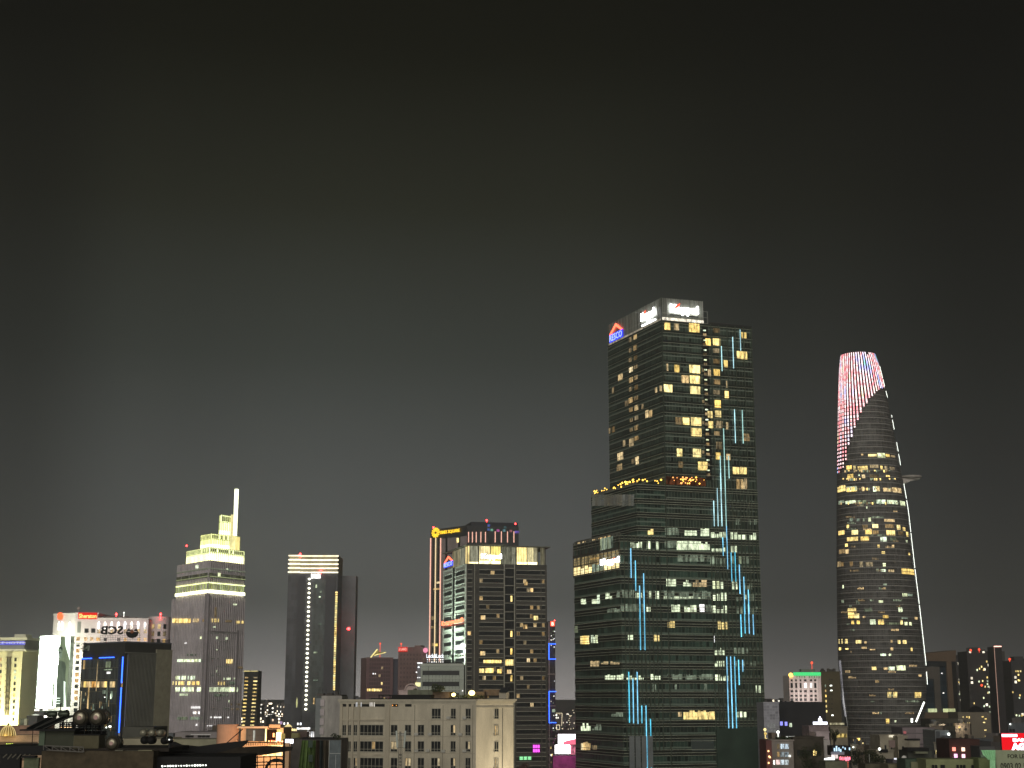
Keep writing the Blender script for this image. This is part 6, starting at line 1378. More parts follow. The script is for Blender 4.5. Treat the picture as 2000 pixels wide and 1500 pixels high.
E_wsh = emis('warm_shop_light', (1, .6, .22), 3.5, .3, 1, sample=True)
lamp_bar('shop_lights', 'row of blue-white shop lights left of the old concrete building', 580, 1420.5, 606, 1425, Ys, E_shop, 12)
lamp_bar('shop_lights', 'stack of white lit shop boards under the old concrete building', 600, 1427, 614, 1440, Ys-4, emis('shop_board_light', (.9, .95, 1), 1.2, .7, 1.4), 4)
lamp_bar('shop_lights', 'row of yellow-white lights on the roof edge of the peach building', 545, 1423, 580, 1428, Ys, E_shopy, 10)
m = MB().lathe(W(563, 1421.5, Ys), (0, 0, 1), [(0, 0), (0, .75), (.3, .7), (.6, .35), (.75, 0)], 12); single(m, 'yellow_umbrella', 'small lit yellow dome canopy above the row of yellow lights', 'canopy', emis('yellow_canopy', (1, .8, .35), 1.0))
lamp_bar('violet_board', 'small upright violet lit board among the shop lights', 546, 1408, 552, 1418, Ys+30, emis('violet_board', (.75, .5, .8), .6), 1, 'sign')
for k, (x, y) in enumerate(((555, 1413), (562, 1413), (581.5, 1413.5), (587, 1413.5))): boxpx('street_lamp', 'small round white street lamp %s' % ('next to the violet board', 'above the yellow dome canopy', 'right of the yellow dome canopy, leftmost of the right pair', 'right of the yellow dome canopy, rightmost of the right pair')[k], 'lamp', x-1.3, y-2, x+1.3, y+2.5, Ys+30, .3, E_whitewin, 'white street lamps above the shops')
for k, (x, w_, y) in enumerate(((566, 34, 1429), (556, 26, 1432))): downto('dark_roof', ('dark brown sheet roof under the white shop lights', 'olive lit sheet roof beside the peach building')[k], 'roof', x, y, x+w_, Ys-8-6*k, 3, (principled('brown_sheet', (.14, .10, .09, 1), .9, var=.5), principled('olive_sheet', (.3, .28, .13, 1), .9, var=.5))[k])
# peach building and lit restaurant terrace (420-550)
Yp = 190
M_peach = principled('peach_wall', (.50, .30, .20, 1), .9, var=.2, scale=.6); M_peach2 = principled('pale_peach_wall', (.68, .44, .26, 1), .9, var=.2, scale=.6)
pb = thing('peach_building', 'peach coloured building with a dark barred window and lit terrace below', 'building', (W(485, 1450, Yp).x, Yp+4, 0))
a, b_ = W(420, 1415, Yp), W(556, 1415, Yp); F = Fac((a.x, Yp), (b_.x, Yp))
def Q(m, x0, y0, x1, y1, d0, d1, F=F): return m.fbox(F, F.uv(x0, (y0+y1)/2)[0], F.uv(x1, (y0+y1)/2)[0], F.uv((x0+x1)/2, y1)[1], F.uv((x0+x1)/2, y0)[1], d0, d1)
Q(MB(), 463, 1422, 547, 1700, -8, -1).build('wall', M_peach2, pb)
m = MB(); nseg = 14; cx_, r_ = (F.uv(420, 1430)[0]+F.uv(463, 1430)[0])/2, (F.uv(463, 1430)[0]-F.uv(420, 1430)[0])/2
poly = [XY(F.P(cx_-r_*math.cos(math.pi*k/nseg), 0, -1.2+1.1*math.sin(math.pi*k/nseg))) for k in range(nseg+1)]
m.prism(poly, 0, a.z).build('rounded_bay', M_peach, pb)
Q(MB(), 461, 1419, 522, 1422.5, -1.2, -.6).build('roof_edge', principled('pale_edge', (.75, .55, .38, 1), .7), pb)
Q(MB(), 523, 1415.5, 545, 1424, -3, -1).build('chimney_block', M_peach2, pb)
Q(MB(), 478, 1423.5, 516, 1448, -1, -.85).build('barred_window', M_glassdk, pb)
m = MB()
for k in range(11): x = 481+k*3.4; Q(m, x, 1424, x+.5, 1448, -.86, -.8)
Q(m, 478, 1436, 517, 1437, -.86, -.78); m.build('window_bars', M_black, pb)
Q(MB(), 492.5, 1427, 496, 1447, -.8, -.7).build('pale_curtain', emis('curtain_white', (.95, .95, .8), .9, .5, 1), pb)
Q(MB(), 516, 1423, 518, 1448, -.9, -.7).build('glowing_post', E_shopy, pb)  # the post's brightness is put in as emission
Q(MB(), 519, 1425, 538, 1449, -.98, -.9).build('amber_lit_wall', emis('amber_lit_wall', (1, .25, .05), .18, .9, 1), pb)  # wall made emissive to carry the terrace's amber light
Q(MB(), 538, 1431, 547, 1450, -.9, -.6).build('bright_doorway', emis('doorway_light', (1, .75, .35), 7, .2, 1, sample=True), pb)
Q(MB(), 531, 1432, 534, 1440, -.9, -.7).build('wall_lamp', emis('orange_wall_lamp', (1, .35, .12), 4), pb)
m = Many(pb, 'terrace_lamp')
for k in range(26): x = 523+k*1.25; m.add(Q(MB(), x, 1446.5+random.uniform(-1, 1), x+.9, 1450+random.uniform(-.6, .8), -.5, -.3), random.choice((E_redsign, E_shopy, E_wsh)), 1)
for k in range(18): x = 524+k*1.5; m.add(Q(MB(), x, 1456-k*.05, x+1.2, 1459.5, -.5, -.3), random.choice((E_shopy, E_wsh, E_shopy)), 1)
for k in range(30): x = 512+k*1.3; m.add(Q(MB(), x, 1472+random.uniform(-1, 1)-k*.1, x+1.0, 1476.5, -.5, -.3), random.choice((E_shopy, E_wsh)), 1)
m.flush()
point_light('terrace_glow', F.P(F.uv(535, 1440)[0], F.uv(535, 1440)[1], 1.2), 280, (1, .55, .25), .4)
point_light('terrace_glow_low', F.P(F.uv(520, 1480)[0], F.uv(520, 1478)[1], 1.5), 300, (1, .6, .32), .5)
point_light('wall_glow', F.P(F.uv(470, 1440)[0], F.uv(470, 1440)[1], 6), 700, (1, .62, .36), .8)
Q(MB(), 547.5, 1433, 554.5, 1449, -.9, -.5).build('yellow_board', emis('yellow_board', (.9, .75, .25), .5, .3), pb)
t_ = boxpx('round_lamp_sign', 'glaring blue-white lamp at the right end of the lit terrace', 'lamp', 557, 1444, 572, 1452, 185, .3, emis('glare_white', (.9, .9, 1), 5, sample=True))
pc = downto('peach_pillar', 'narrow peach pillar right of the metal fence', 'pillar', 555, 1451, 565, 184, 1.2, M_peach2)
# long low pale wall and tyres at 335-425
downto('low_parapet_building', 'long low olive grey roof parapet behind the dark foreground canopy', 'building', 318, 1444, 440, 205, 6, principled('olive_grey_wall', (.30, .29, .20, 1), .9, var=.2, scale=.8))
for k in range(6):
    x = 362+k*8 if k > 2 else 362+k*5
    boxpx('rooftop_box', 'black rooftop box in a row on the olive grey parapet', 'box', x, 1436.5, x+(6 if k > 2 else 4.4), 1440.5, 208, .6, M_black, 'black boxes on the olive grey roof')
boxpx('pale_roof_ledge', 'pale thin ledge behind the row of black rooftop boxes', 'ledge', 372, 1434, 412, 1435.2, 209, .5, principled('white_ledge', (.8, .8, .78, 1), .7))
downto('grey_low_building', 'low grey building at the foot of the stepped skyscraper', 'building', 342, 1430, 425, 380, 14, principled('mauve_grey_wall', (.30, .27, .27, 1), .9, var=.2))
downto('tan_low_building', 'low tan building behind the three small water tanks', 'building', 236, 1443, 325, 260, 12, principled('tan_wall', (.34, .31, .22, 1), .9, var=.25, scale=.4))
downto('dark_flat_building', 'dark flat-roofed building with a thin dark canopy under the slatted wall', 'building', 240, 1420, 300, 300, 12, principled('grey_olive_wall', (.09, .09, .075, 1), .9, var=.25, scale=.4))
# ================================================================ FOREGROUND ROOF (left), about 95 m away
Yf = 95.
def Vp(x, y, d=0): return W(x, y, Yf+d)
M_brown = principled('dark_brown_brick', (.085, .067, .042, 1), .95, var=.5, scale=1.5); M_steel = principled('brushed_tank_steel', (.30, .27, .2, 1), .32, metal=.8, var=.3, scale=2)
rf = thing('brick_roof_building', 'dark brown brick building in the foreground whose roof carries tanks and sheds', 'building', (Vp(150, 1500).x, Yf+4, 0))
def FB_(m, x0, y0, x1, y1, d0=0, th=.5):
    a, b_ = W(x0, y1, Yf+d0), W(x1, y0, Yf+d0); return m.box(a.x, b_.x, Yf+d0, Yf+d0+th, a.z, b_.z)
FB_(MB(), 72, 1467, 300, 1620, 0, 8).build('brick_wall', M_brown, rf)
FB_(MB(), -30, 1457.5, 92, 1475, 1, 6).build('roof_slab', M_black, rf)
FB_(MB(), 60, 1461, 330, 1468, 1.5, 6).build('roof_deck', principled('dark_roof_deck', (.03, .025, .02, 1), .9, var=.5, scale=1), rf)
FB_(MB(), 300, 1478, 470, 1620, 1, 6).build('black_wall', M_black, rf)
FB_(MB(), 38, 1480, 76, 1620, -.3, .3).build('pale_tarpaulin', principled('pale_green_tarp', (.13, .15, .09, 1), .9, var=.4, scale=1.5), rf)
FB_(MB(), 42, 1476.5, 68, 1480, -.6, .6).build('dark_lintel', M_black, rf)
m = MB(); FB_(m, -10, 1474, 40, 1620, 1, .4); m.build('black_opening', M_black, rf)
m = MB()
for k in range(6): a = Vp(14+k*9, 1473, -.2); b_ = Vp(6+k*9, 1480+3*(k % 2), -.2); m.tube(a, b_, .05, 5)
m.build('loose_struts', principled('dusty_strut', (.14, .13, .1, 1), .8), rf)
FB_(MB(), 269, 1465, 297, 1477, .5, .6).build('pale_crates', principled('pale_crate', (.28, .27, .17, 1), .8, var=.4, scale=3), rf)
m = MB(); FB_(m, 224, 1465, 240, 1471, .6, .4); FB_(m, 244, 1466, 268, 1469, .6, .4); m.build('roof_scraps', principled('pale_scrap', (.2, .2, .15, 1), .8, var=.5, scale=3), rf)
# corrugated shed
sh = thing('corrugated_shed', 'small beige corrugated shed on the foreground roof', 'shed', Vp(170, 1462, 2)); F = Fac(XY(Vp(144, 1450, 1.5)), XY(Vp(193, 1448, 1.5)))
m = MB(); n = 34; z0, z1 = F.uv(168, 1462)[1], F.uv(168, 1436)[1]
for k in range(n): m.fbox(F, F.w*k/n, F.w*(k+.55)/n, z0, z1, 0, .05)
m.fbox(F, 0, F.w, z0, z1, -1.5, 0); m.build('corrugated_wall', principled('beige_corrugated', (.15, .135, .075, 1), .6, var=.25, scale=2), sh)
MB().fbox(F, -.1, F.w+.08, z1, z1+.05, -1.6, .12).build('shed_roof', M_black, sh)
# green grey room under the slab with the solar heater
rm_ = thing('rooftop_room', 'green-grey rooftop room under a thin flat slab carrying solar collectors', 'room', Vp(110, 1460, 2))
FB_(MB(), 75, 1427.5, 145, 1463, 2, 2.5).build('room_wall', principled('dark_green_room', (.06, .065, .045, 1), .9, var=.2, scale=1), rm_)
FB_(MB(), 75, 1428, 88, 1456, 1.9, .2).build('pale_corner', principled('pale_green_corner', (.12, .16, .11, 1), .9), rm_)
FB_(MB(), 38, 1424.5, 147, 1427.5, 1.5, 3).build('flat_slab', M_black, rm_)
FB_(MB(), 61.5, 1427, 64, 1458, 2, .1).build('post', M_black, rm_)
def collector(label, x0, y0, x1, y1, tx0, tx1, ty, ends):
    t = thing('solar_water_heater', label, 'solar heater', Vp((x0+x1)/2, 1425, 3), 'solar water heaters on the green-grey room')
    a, b_ = Vp(x0, y0, 2.2), Vp(x1, y1, 4.2); w = Vector((.42, .5, 0))
    m = MB(); q = [a, a+w, b_+w, b_]; m.face(q).face([p-Vector((0, 0, .09)) for p in q[::-1]])
    for i in range(4): j = (i+1) % 4; dz = Vector((0, 0, .09)); m.face([q[i]-dz, q[j]-dz, q[j], q[i]])
    m.build('collector_panel', principled('collector_black', (.012, .014, .014, 1), .25), t)
    MB().tube(a, b_, .03, 5).tube(a+w, b_+w, .03, 5).tube(b_, (b_.x, b_.y, b_.z-.9), .025, 5).build('frame', principled('aluminium', (.4, .4, .36, 1), .35, metal=.8), t)
    c0, c1 = Vp(tx0, ty, 4.2), Vp(tx1, ty, 4.2); L_ = (c1-c0).length; r_ = .19
    MB().lathe(c0, c1-c0, [(0, 0), (.03, r_*.7), (.1, r_), (L_-.1, r_), (L_-.03, r_*.7), (L_, 0)], 14).build('storage_tank', principled('green_tank', (.07, .085, .06, 1), .4, metal=.5), t, True)
collector('solar water heater with a dull green tank, left of the two on the foreground roof', 52, 1422, 93, 1401, 91, 112, 1395, 0)
collector('solar water heater with a dark tank, right of the two, touching the big round tanks', 66, 1424, 126, 1397, 113, 136, 1394.5, 0)
# big round tanks seen end-on
def tank(x, y, rpx, label, d=2.2, L_=1.6, grp='round steel water tanks on the foreground roof', glow=False):
    c = Vp(x, y, d); r_ = rpx/2953*(Yf+d)
    t = thing('steel_water_tank', label, 'water tank', (c.x, c.y+L_/2, c.z-r_), grp)
    MB().lathe(c, (0, 1, 0), [(0, 0), (.0, r_*.25), (.05, r_*.6), (.16, r_*.88), (.3, r_), (L_, r_), (L_+.15, r_*.8), (L_+.2, 0)], 26).build('drum', M_steel, t, True)
    rg = MB()
    for q_ in (.34, .36+.4*L_, L_-.02): rg.lathe(c, (0, 1, 0), [(q_, r_*1.0), (q_, r_*1.035), (q_+.05, r_*1.035), (q_+.05, r_)], 26)
    rg.lathe((c.x, c.y, c.z), (0, 1, 0), [(.10, r_*.78), (.06, r_*.80), (.12, r_*.83)], 26); rg.build('seam_rings', M_dark, t)
    MB().lathe((c.x, c.y-.03, c.z), (0, 1, 0), [(0, 0), (0, r_*.26), (.06, r_*.3)], 16).build('end_cap_highlight', principled('pink_highlight', (.34, .22, .2, 1), .4, metal=.3), t)  # pink highlight on the tank end, painted as a coloured disc
    m = MB()
    for s_ in (-.6, .6): m.tube((c.x+s_*r_, c.y+.4, c.z-r_*.7), (c.x+s_*r_, c.y+.4, Vp(x, 1437, d).z), .03, 5).tube((c.x+s_*r_, c.y+1.3, c.z-r_*.7), (c.x+s_*r_, c.y+1.3, Vp(x, 1437, d).z), .03, 5)
    m.tube((c.x-.7*r_, c.y+.4, Vp(x, 1437, d).z+.3), (c.x+.7*r_, c.y+.4, Vp(x, 1437, d).z+.3), .025, 5)
    m.build('stand', M_dark, t)
tank(154.5, 1402, 15.5, 'large round golden steel water tank, left of the pair on the foreground roof')
tank(187, 1401.5, 15.5, 'large round golden steel water tank, right of the pair on the foreground roof')
tank(217, 1452, 14, 'round brown steel tank lying at the foot of the white pipe', 1.2, 1.2)
m = MB()
for x, y, r_, mt_, lab in ((278.5, 1431.5, 6.5, 0, 'left of three small pale tanks on the roof behind the black barrels'), (295, 1431.5, 6.5, 0, 'middle of three small pale tanks on the roof behind the black barrels'), (311, 1431.5, 6, 0, 'right of three small pale tanks on the roof behind the black barrels')):
    c = Vp(x, y, 20); rr_ = r_/2953*115
    single(MB().lathe(c, (0, 1, 0), [(0, 0), (.04, rr_*.7), (.15, rr_), (1.2, rr_), (1.25, 0)], 18), 'small_steel_tank', lab, 'water tank', principled('pale_tank', (.42, .4, .3, 1), .35, metal=.5), 'small pale water tanks', True)
for x, y, r_, lab in ((280, 1446, 7.5, 'black rooftop barrel, left of the two dark ones'), (293, 1446, 7.8, 'black rooftop barrel, right of the two dark ones'), (319, 1447, 7.0, 'black barrel beside the shiny chrome ball')):
    c = Vp(x, y, 4); rr_ = r_/2953*99; single(MB().lathe(c, (0, 1, 0), [(0, 0), (.05, rr_*.8), (.2, rr_), (.8, rr_), (.8, 0)], 18), 'black_barrel', lab, 'barrel', M_black, 'black barrels on the foreground roof', True)
c = Vp(331.5, 1445, 2); t_ = thing('chrome_turbine_vent', 'shiny chrome ball vent at the right of the foreground roof', 'roof vent', (c.x, c.y, c.z-.3))
MB().lathe((c.x, c.y-.1, c.z), (0, 1, 0), [(-.15, 0), (-.12, .12), (0, .22), (.12, .25), (.3, .22), (.4, 0)], 18).build('vent_ball', principled('chrome', (.8, .8, .78, 1), .08, metal=1, var=.05), t_, True)
MB().tube(c, Vp(331, 1462, 2), .08, 8).build('vent_pipe', M_dark, t_)
MB().ball((c.x+.03, c.y-.28, c.z+.02), .045, 6).build('vent_glint', E_whitewin, t_)  # tiny emissive ball put in as the glint on the chrome
# dark clutter under the big tanks
cl_ = thing('pipe_rack', 'tangle of dark pipes and frames under the round tanks', 'pipe rack', Vp(170, 1440, 3))
m = MB(); random.seed(5)
for k in range(26):
    x = random.uniform(118, 198); m.tube(Vp(x, random.uniform(1385, 1412), 4.5), Vp(x+random.uniform(-3, 3), 1440, 4.5), .035, 4)
for k in range(8): y = 1412+k*3.4; m.tube(Vp(116, y, 4.4), Vp(202, y+random.uniform(-2, 2), 4.4), .04, 4)
FB_(m, 140, 1428, 200, 1437, 4.8, 1); m.build('pipes', M_black, cl_)
for (x, y, r_) in ((130, 1392, .2), (168, 1390, .22)): MB().ball(Vp(x, y, 5.5), r_, 6).build('pipe_insulation', M_black, cl_)
lamp_bar('lamp_string', 'short string of warm lamps seen through the pipes under the round tanks', 118, 1418, 146, 1421, 160, E_wsh, 10)
lamp_bar('lamp_string', 'three bright white lamps under the left round tank', 137, 1424, 146, 1429, 150, E_whitewin, 3)
# steel truss in front of the room
tr_ = thing('steel_truss', 'thin pale steel truss along the edge of the foreground roof', 'truss', Vp(125, 1468, 0)); m = MB()
xa, xb = 84, 163
m.tube(Vp(xa, 1456.5, -.4), Vp(xb, 1459.5, -.4), .035, 5).tube(Vp(xa+7, 1465, -.4), Vp(xb, 1469, -.4), .035, 5)
for k in range(6): x = 85+k*17.2 if k else 85; x = min(x, xb); m.tube(Vp(x, 1457+k*.5, -.4), Vp(x, 1465+k*.7, -.4), .03, 5)
for k in range(5): x = 86+k*16; m.tube(Vp(x, 1457+k*.6, -.4), Vp(x+15, 1466+k*.7, -.4), .022, 4)
m.build('truss_members', principled('pale_steel', (.2, .19, .17, 1), .5, metal=.3), tr_)
# aerial with small head
single(MB().tube(Vp(118, 1395, 6), Vp(118.3, 1374, 6), .035, 5).box(Vp(117, 1374, 6).x, Vp(119.6, 1374, 6).x, Yf+6, Yf+6.1, Vp(118, 1376, 6).z, Vp(118, 1373.5, 6).z), 'aerial', 'thin dark aerial standing on the foreground roof in front of the bright screen', 'aerial', M_black)
# big dark canopy (380-570)
cn = thing('dark_canopy', 'large black sloping canopy with a rolled awning across the lit peach terrace', 'canopy', Vp(440, 1475, 8))
def Cp(x, y, d=8): return W(x, y, Yf+d)
m = MB()
def slab(m, pts, th=.6, d=8):
    q = [Cp(x, y, d) for x, y in pts]; b2_ = [p+Vector((0, th, 0)) for p in q]; m.face(q); m.face(b2_[::-1]); n = len(q)
    for i in range(n): j = (i+1) % n; m.face([q[j], q[i], b2_[i], b2_[j]])
    return m
slab(m, [(336, 1478), (470, 1478), (470, 1460), (482, 1450), (482, 1446), (430, 1452), (385, 1458), (352, 1455), (338, 1449), (330, 1452)][::-1]); m.build('canopy_sheet', M_black, cn)
slab(MB(), [(392, 1480), (450, 1480), (520, 1474), (568, 1466), (570, 1459), (520, 1457), (462, 1460)][::-1], .5, 7.4).build('rolled_awning', principled('dark_brown_canvas', (.035, .028, .02, 1), .9, var=.5, scale=2), cn)
slab(MB(), [(336, 1620), (455, 1620), (455, 1478), (336, 1478)][::-1], .3, 8.8).build('black_side', M_black, cn)
MB().tube(Cp(443, 1451), Cp(474, 1424), .03, 5).build('guy_rod', M_dark, cn)
m = MB()
for x in (416, 423.5, 432): m.tube(Cp(x, 1473, 7), Cp(x, 1540, 7), .06, 6)
m.build('posts', principled('grey_post', (.12, .12, .1, 1), .6), cn)
boxpx('lit_sign_strip', 'small white lit vertical sign fragments under the black canopy', 'sign', 428, 1482, 430.5, 1493, Yf+6, .1, E_whitewin); boxpx('dark_box', 'black cabinet in front of the bright opening under the canopy', 'cabinet', 434, 1484, 466, 1620, Yf+6, .8, M_black)
boxpx('bright_opening', 'bright cream strip of light under the black canopy', 'window', 433, 1477, 461, 1484, Yf+9.5, .1, emis('opening_light', (1, .9, .6), 1.3, .2, 1))
# metal mesh fence
fe = thing('metal_fence', 'dark metal grid fence in front of the lit terrace', 'fence', Cp(520, 1500, 6)); m = MB()
for k in range(7): x = 478+k*12.5; m.tube(Cp(x, 1476, 6), Cp(x-1, 1530, 6), .035, 5)
for y in (1478, 1488, 1494): m.tube(Cp(470, y+2, 6), Cp(555, y-1, 6), .035, 5)
m.build('grid', M_black, fe); MB().tube(Cp(555, 1443, 6), Cp(554, 1530, 6), .07, 6).build('post', M_black, fe)
m = MB(); m.tube(Cp(505, 1449.5, 6.5), Cp(556, 1451, 6.5), .035, 5)
for k in range(22): x = 482+k*3.4; m.tube(Cp(x, 1450.5, 6.4), Cp(x, 1456, 6.4), .02, 4)
m.tube(Cp(478, 1450, 6.4), Cp(556, 1450.5, 6.4), .03, 5); m.build('top_rail', M_black, fe)
arc = MB()
for k in range(8): a0, a1 = math.pi*(.25+.75*k/8), math.pi*(.25+.75*(k+1)/8); arc.tube(Cp(540+20*math.cos(a0), 1502-18*math.sin(a0), 5), Cp(540+20*math.cos(a1), 1502-18*math.sin(a1), 5), .1, 5)
single(arc, 'curved_pipe', 'black curved pipe at the bottom in front of the fence', 'pipe', M_black)
# light string at the bottom
sl_ = thing('bulb_string', 'string of small white bulbs along the bottom left of the black wall', 'string lights', Vp(360, 1497, -2))
for k in range(17): MB().ball(Vp(317+k*5.3, 1496.5-k*.12, -2), random.uniform(.03, .06), 5).build('bulb', E_white, sl_)
MB().tube(Vp(315, 1496, -2), Vp(405, 1494, -2), .012, 4).build('cable', M_black, sl_)
m = MB()
for k in range(9): x = 334+k*6; FB_(m, x, 1466, x+.7, 1482, 3, .05)
for y in (1466, 1471, 1476): FB_(m, 322, y, 385, y+.8, 3, .05)
single(m, 'black_railing', 'black roof railing below the chrome vent', 'railing', M_black)
# ================================================================ RIGHT SIDE
random.seed(31)
# white hotel with green sign
Yw = 520
t_, F, zt_ = block('white_green_hotel', 'small white building with a glowing green roof band and yellow round lamp', 1541, 1603, 1319, Yw, 12, principled('white_pink_render', (.68, .56, .54, 1), .8, var=.12), par=0)
MB().fbox(F, 1.6, F.w, zt_-.1, zt_+1.05, -.5, .35).build('green_sign', emis('green_band_light', (.10, .95, .28), .95), t_)
letters('I I I I   I I I I I', F, 1556, 1320, 1600, 1324, emis('dark_green_letters', (.02, .3, .06), .6), t_, .05, .4, bold=.0)
MB().ball(F.P(.5, zt_+.1, .6), .75, 8).build('round_lamp', emis('yellow_round_lamp', (1, .6, .1), 4), t_)
w = Many(t_, 'window'); 
for y0, y1 in ((1327, 1330.5), (1334, 1343.5), (1348, 1352), (1357, 1361), (1364, 1369)):
    for x in (1544, 1553, 1562, 1570.5, 1582, 1590): w.px(F, x, y0, x+5, y1, M_glassdk if not (x in (1570.5, 1582) and y0 == 1334) else E_whitewin, 0, .05)
w.flush()
m = MB()
for x in (1549.5, 1558, 1566.5, 1576.5, 1587.5, 1595.5): u = F.uv(x, 1350)[0]; m.fbox(F, u-.12, u+.5, 20, zt_-.2, 0, .25)
m.fbox(F, -.2, F.w-1.2, F.uv(1570, 1346)[1], F.uv(1570, 1344.5)[1], 0, .35); m.build('pilasters', principled('white_trim2', (.78, .68, .64, 1), .8), t_)
MB().fbox(F, 5.2, 10.2, zt_+1.3, zt_+2.2, -8, -5).build('roof_ledge', principled('grey_ledge2', (.2, .19, .18, 1), .8), t_)
area_light('hotel_wash_small', F.P(5, zt_-9, 8), F.P(5, zt_-4, 0), 8, 1, 500, (1, .9, .86))
p = W(1585.5, 1294.5, 900); single(MB().ball(p, .75, 6).tube((p.x, p.y, 40), p, .15, 5), 'red_beacon_mast', 'thin mast with one red beacon above the small white building with the green band', 'beacon', E_redsign)
# brown tall block behind
t_, F, zt_ = block('brown_apartment_block', 'plain dark brown block between the green-banded white building and the curved tower', 1602, 1640, 1312, 600, 14, principled('olive_brown_wall', (.12, .10, .06, 1), .9, var=.25, scale=.15), cols=0, tanks=3)
w = Many(t_, 'window')
for (x, y, m_) in ((1611, 1337, E_cool_dim), (1611.5, 1347, E_warm_mid), (1612, 1357, E_warm), (1612.5, 1367, E_warm), (1613, 1377, E_warm), (1613.5, 1387, E_warm)): w.px(F, x, y, x+2, y+4.5, m_, 0, .1)
for (x, y) in ((1621, 1338), (1621.5, 1347.5), (1624, 1396)): w.px(F, x, y, x+4, y+2, E_white, 0, .1)
for k in range(7):
    for x in (1619, 1623.5): w.px(F, x, 1326+k*9.5, x+2.4, 1328.5+k*9.5, M_glassdk, 0, .05)
w.flush()
MB().fbox(F, 1, 2.6, zt_, zt_+.8, -5, -3).fbox(F, 4, 6.5, zt_, zt_+1.0, -6, -3).build('roof_boxes', M_roof, t_)
# grey lattice building and dark slab
t_, F, zt_ = block('pale_grid_building', 'pale violet-grey building with a fine grid facade right of the green tower', 1491, 1521, 1372, 430, 12, curtain('pale_grid', (.30, .30, .34), (.42, .42, .45), .8, .8, .12, .12, .3, .7, spec=.1), par=.8, lip=principled('lavender_parapet', (.4, .4, .44, 1), .8))
MB().fbox(F, .8, 3.1, F.uv(1505, 1423)[1], F.uv(1505, 1413)[1], 0, .3).fbox(F, .6, 3.6, F.uv(1505, 1436)[1], F.uv(1505, 1425)[1], 0, .4).build('window_bay', principled('pale_bay', (.45, .47, .5, 1), .6, var=.5, scale=2), t_)
t_, F, zt_ = block('dark_slab_building', 'broad black windowless building between the pale grid building and brown block', 1521, 1612, 1371, 440, 14, principled('black_slate', (.035, .035, .038, 1), .9, var=.3, scale=.2), par=0)
m = MB()
for x, w_, h in ((1528, 5, 1), (1537, 3, .7), (1548, 8, .9)): u = F.uv(x, 1371)[0]; m.fbox(F, u, u+w_*.12, zt_, zt_+h*.35, -4, -3)
m.build('roof_boxes', M_black, t_)
for (x, y, c) in ((1526, 1412, 0), (1535, 1412.5, 0), (1544, 1415, 1)):
    u, z = F.uv(x, y); MB().fbox(F, u-.35, u+.35, z-.7, z+.4, .1, .3).build('violet_lamp', emis('violet_lamp', (.3, .3, 1), 1.5) if not c else E_cool, t_)
# grey brick block with lit windows
t_, F, zt_ = block('grey_brick_building', 'grey-brown flat-roofed building with six bluish lit windows, low on the right', 1506, 1549, 1446, 230, 9, principled('grey_brown_render', (.30, .265, .235, 1), .9, var=.2, scale=.6), par=.3)
w = Many(t_, 'window'); E_bw = emis('bluish_window_light', (.6, .8, 1), 1.0, .7, 2.5)
for y in (1453, 1468.5, 1484):
    for x, m_ in ((1518, E_warm_dim), (1524.5, E_bw), (1533, E_bw)): w.px(F, x, y, x+(7 if x > 1520 else 4), y+9.5, m_ if not (y == 1484 and x > 1530) else E_bw, 0, .1)
w.px(F, 1511, 1485, 1513, 1493, E_whitewin, 0, .1); w.px(F, 1516, 1484, 1523, 1493, emis('pinkish_window', (1, .8, .9), 1.1, .5, 2), 0, .12); w.px(F, 1541, 1475, 1544, 1478, E_white, 0, .1)
w.flush()
m = MB(); leafy(m, F.P(F.w*.55, zt_+.15, -1), F.w*.45, .5, .35, 260, .16); o_ = single(m, 'roof_hedge', 'dark hedge along the roof of the grey-brown building with bluish windows', 'hedge', M_leaf); o_['kind'] = 'stuff'
t_, F, zt_ = block('brown_corner_house', 'dark brown house right of the grey-brown building with bluish windows', 1549, 1608, 1440, 232, 10, principled('dark_umber_wall', (.075, .065, .05, 1), .9, var=.5, scale=.5), par=.3, cols=6, lit=.04, win=(.5, .8))
boxpx('lit_roof_strip', 'small white lit roof light strip on the dark brown corner house', 'skylight', 1536, 1438, 1552, 1442, 236, .4, emis('roof_strip_light', (.75, .9, 1), .9, .8, 2.5))
t_, F, zt_ = block('red_shophouse', 'narrow dull red shophouse with orange lamps at the foot of the green tower', 1496, 1507, 1446, 222, 6, principled('dull_red_wall', (.16, .07, .065, 1), .9, var=.3), par=0)
for k, (x, y) in enumerate(((1500.5, 1467), (1502, 1477.5), (1503.5, 1479), (1501, 1490))): u, z = F.uv(x, y); MB().ball(F.P(u, z, .15), .13, 6).build('lamp', emis('orange_street_lamp', (1, .6, .25), 3), t_)
for k, (x, y) in enumerate(((1494, 1425), (1495, 1433), (1519.5, 1430), (1496, 1444))): p = W(x, y, 300); single(MB().ball(p, .28, 6).tube((p.x, p.y, 0), p, .05, 5), 'street_lamp', ('upper warm lamp at the left edge of the pale grid building', 'second warm lamp at the left edge of the pale grid building', 'white lamp right of the pale grid building', 'lowest warm lamp above the dull red shophouse')[k], 'street lamp', E_warm if k != 2 else E_white, 'street lamps by the pale grid building')
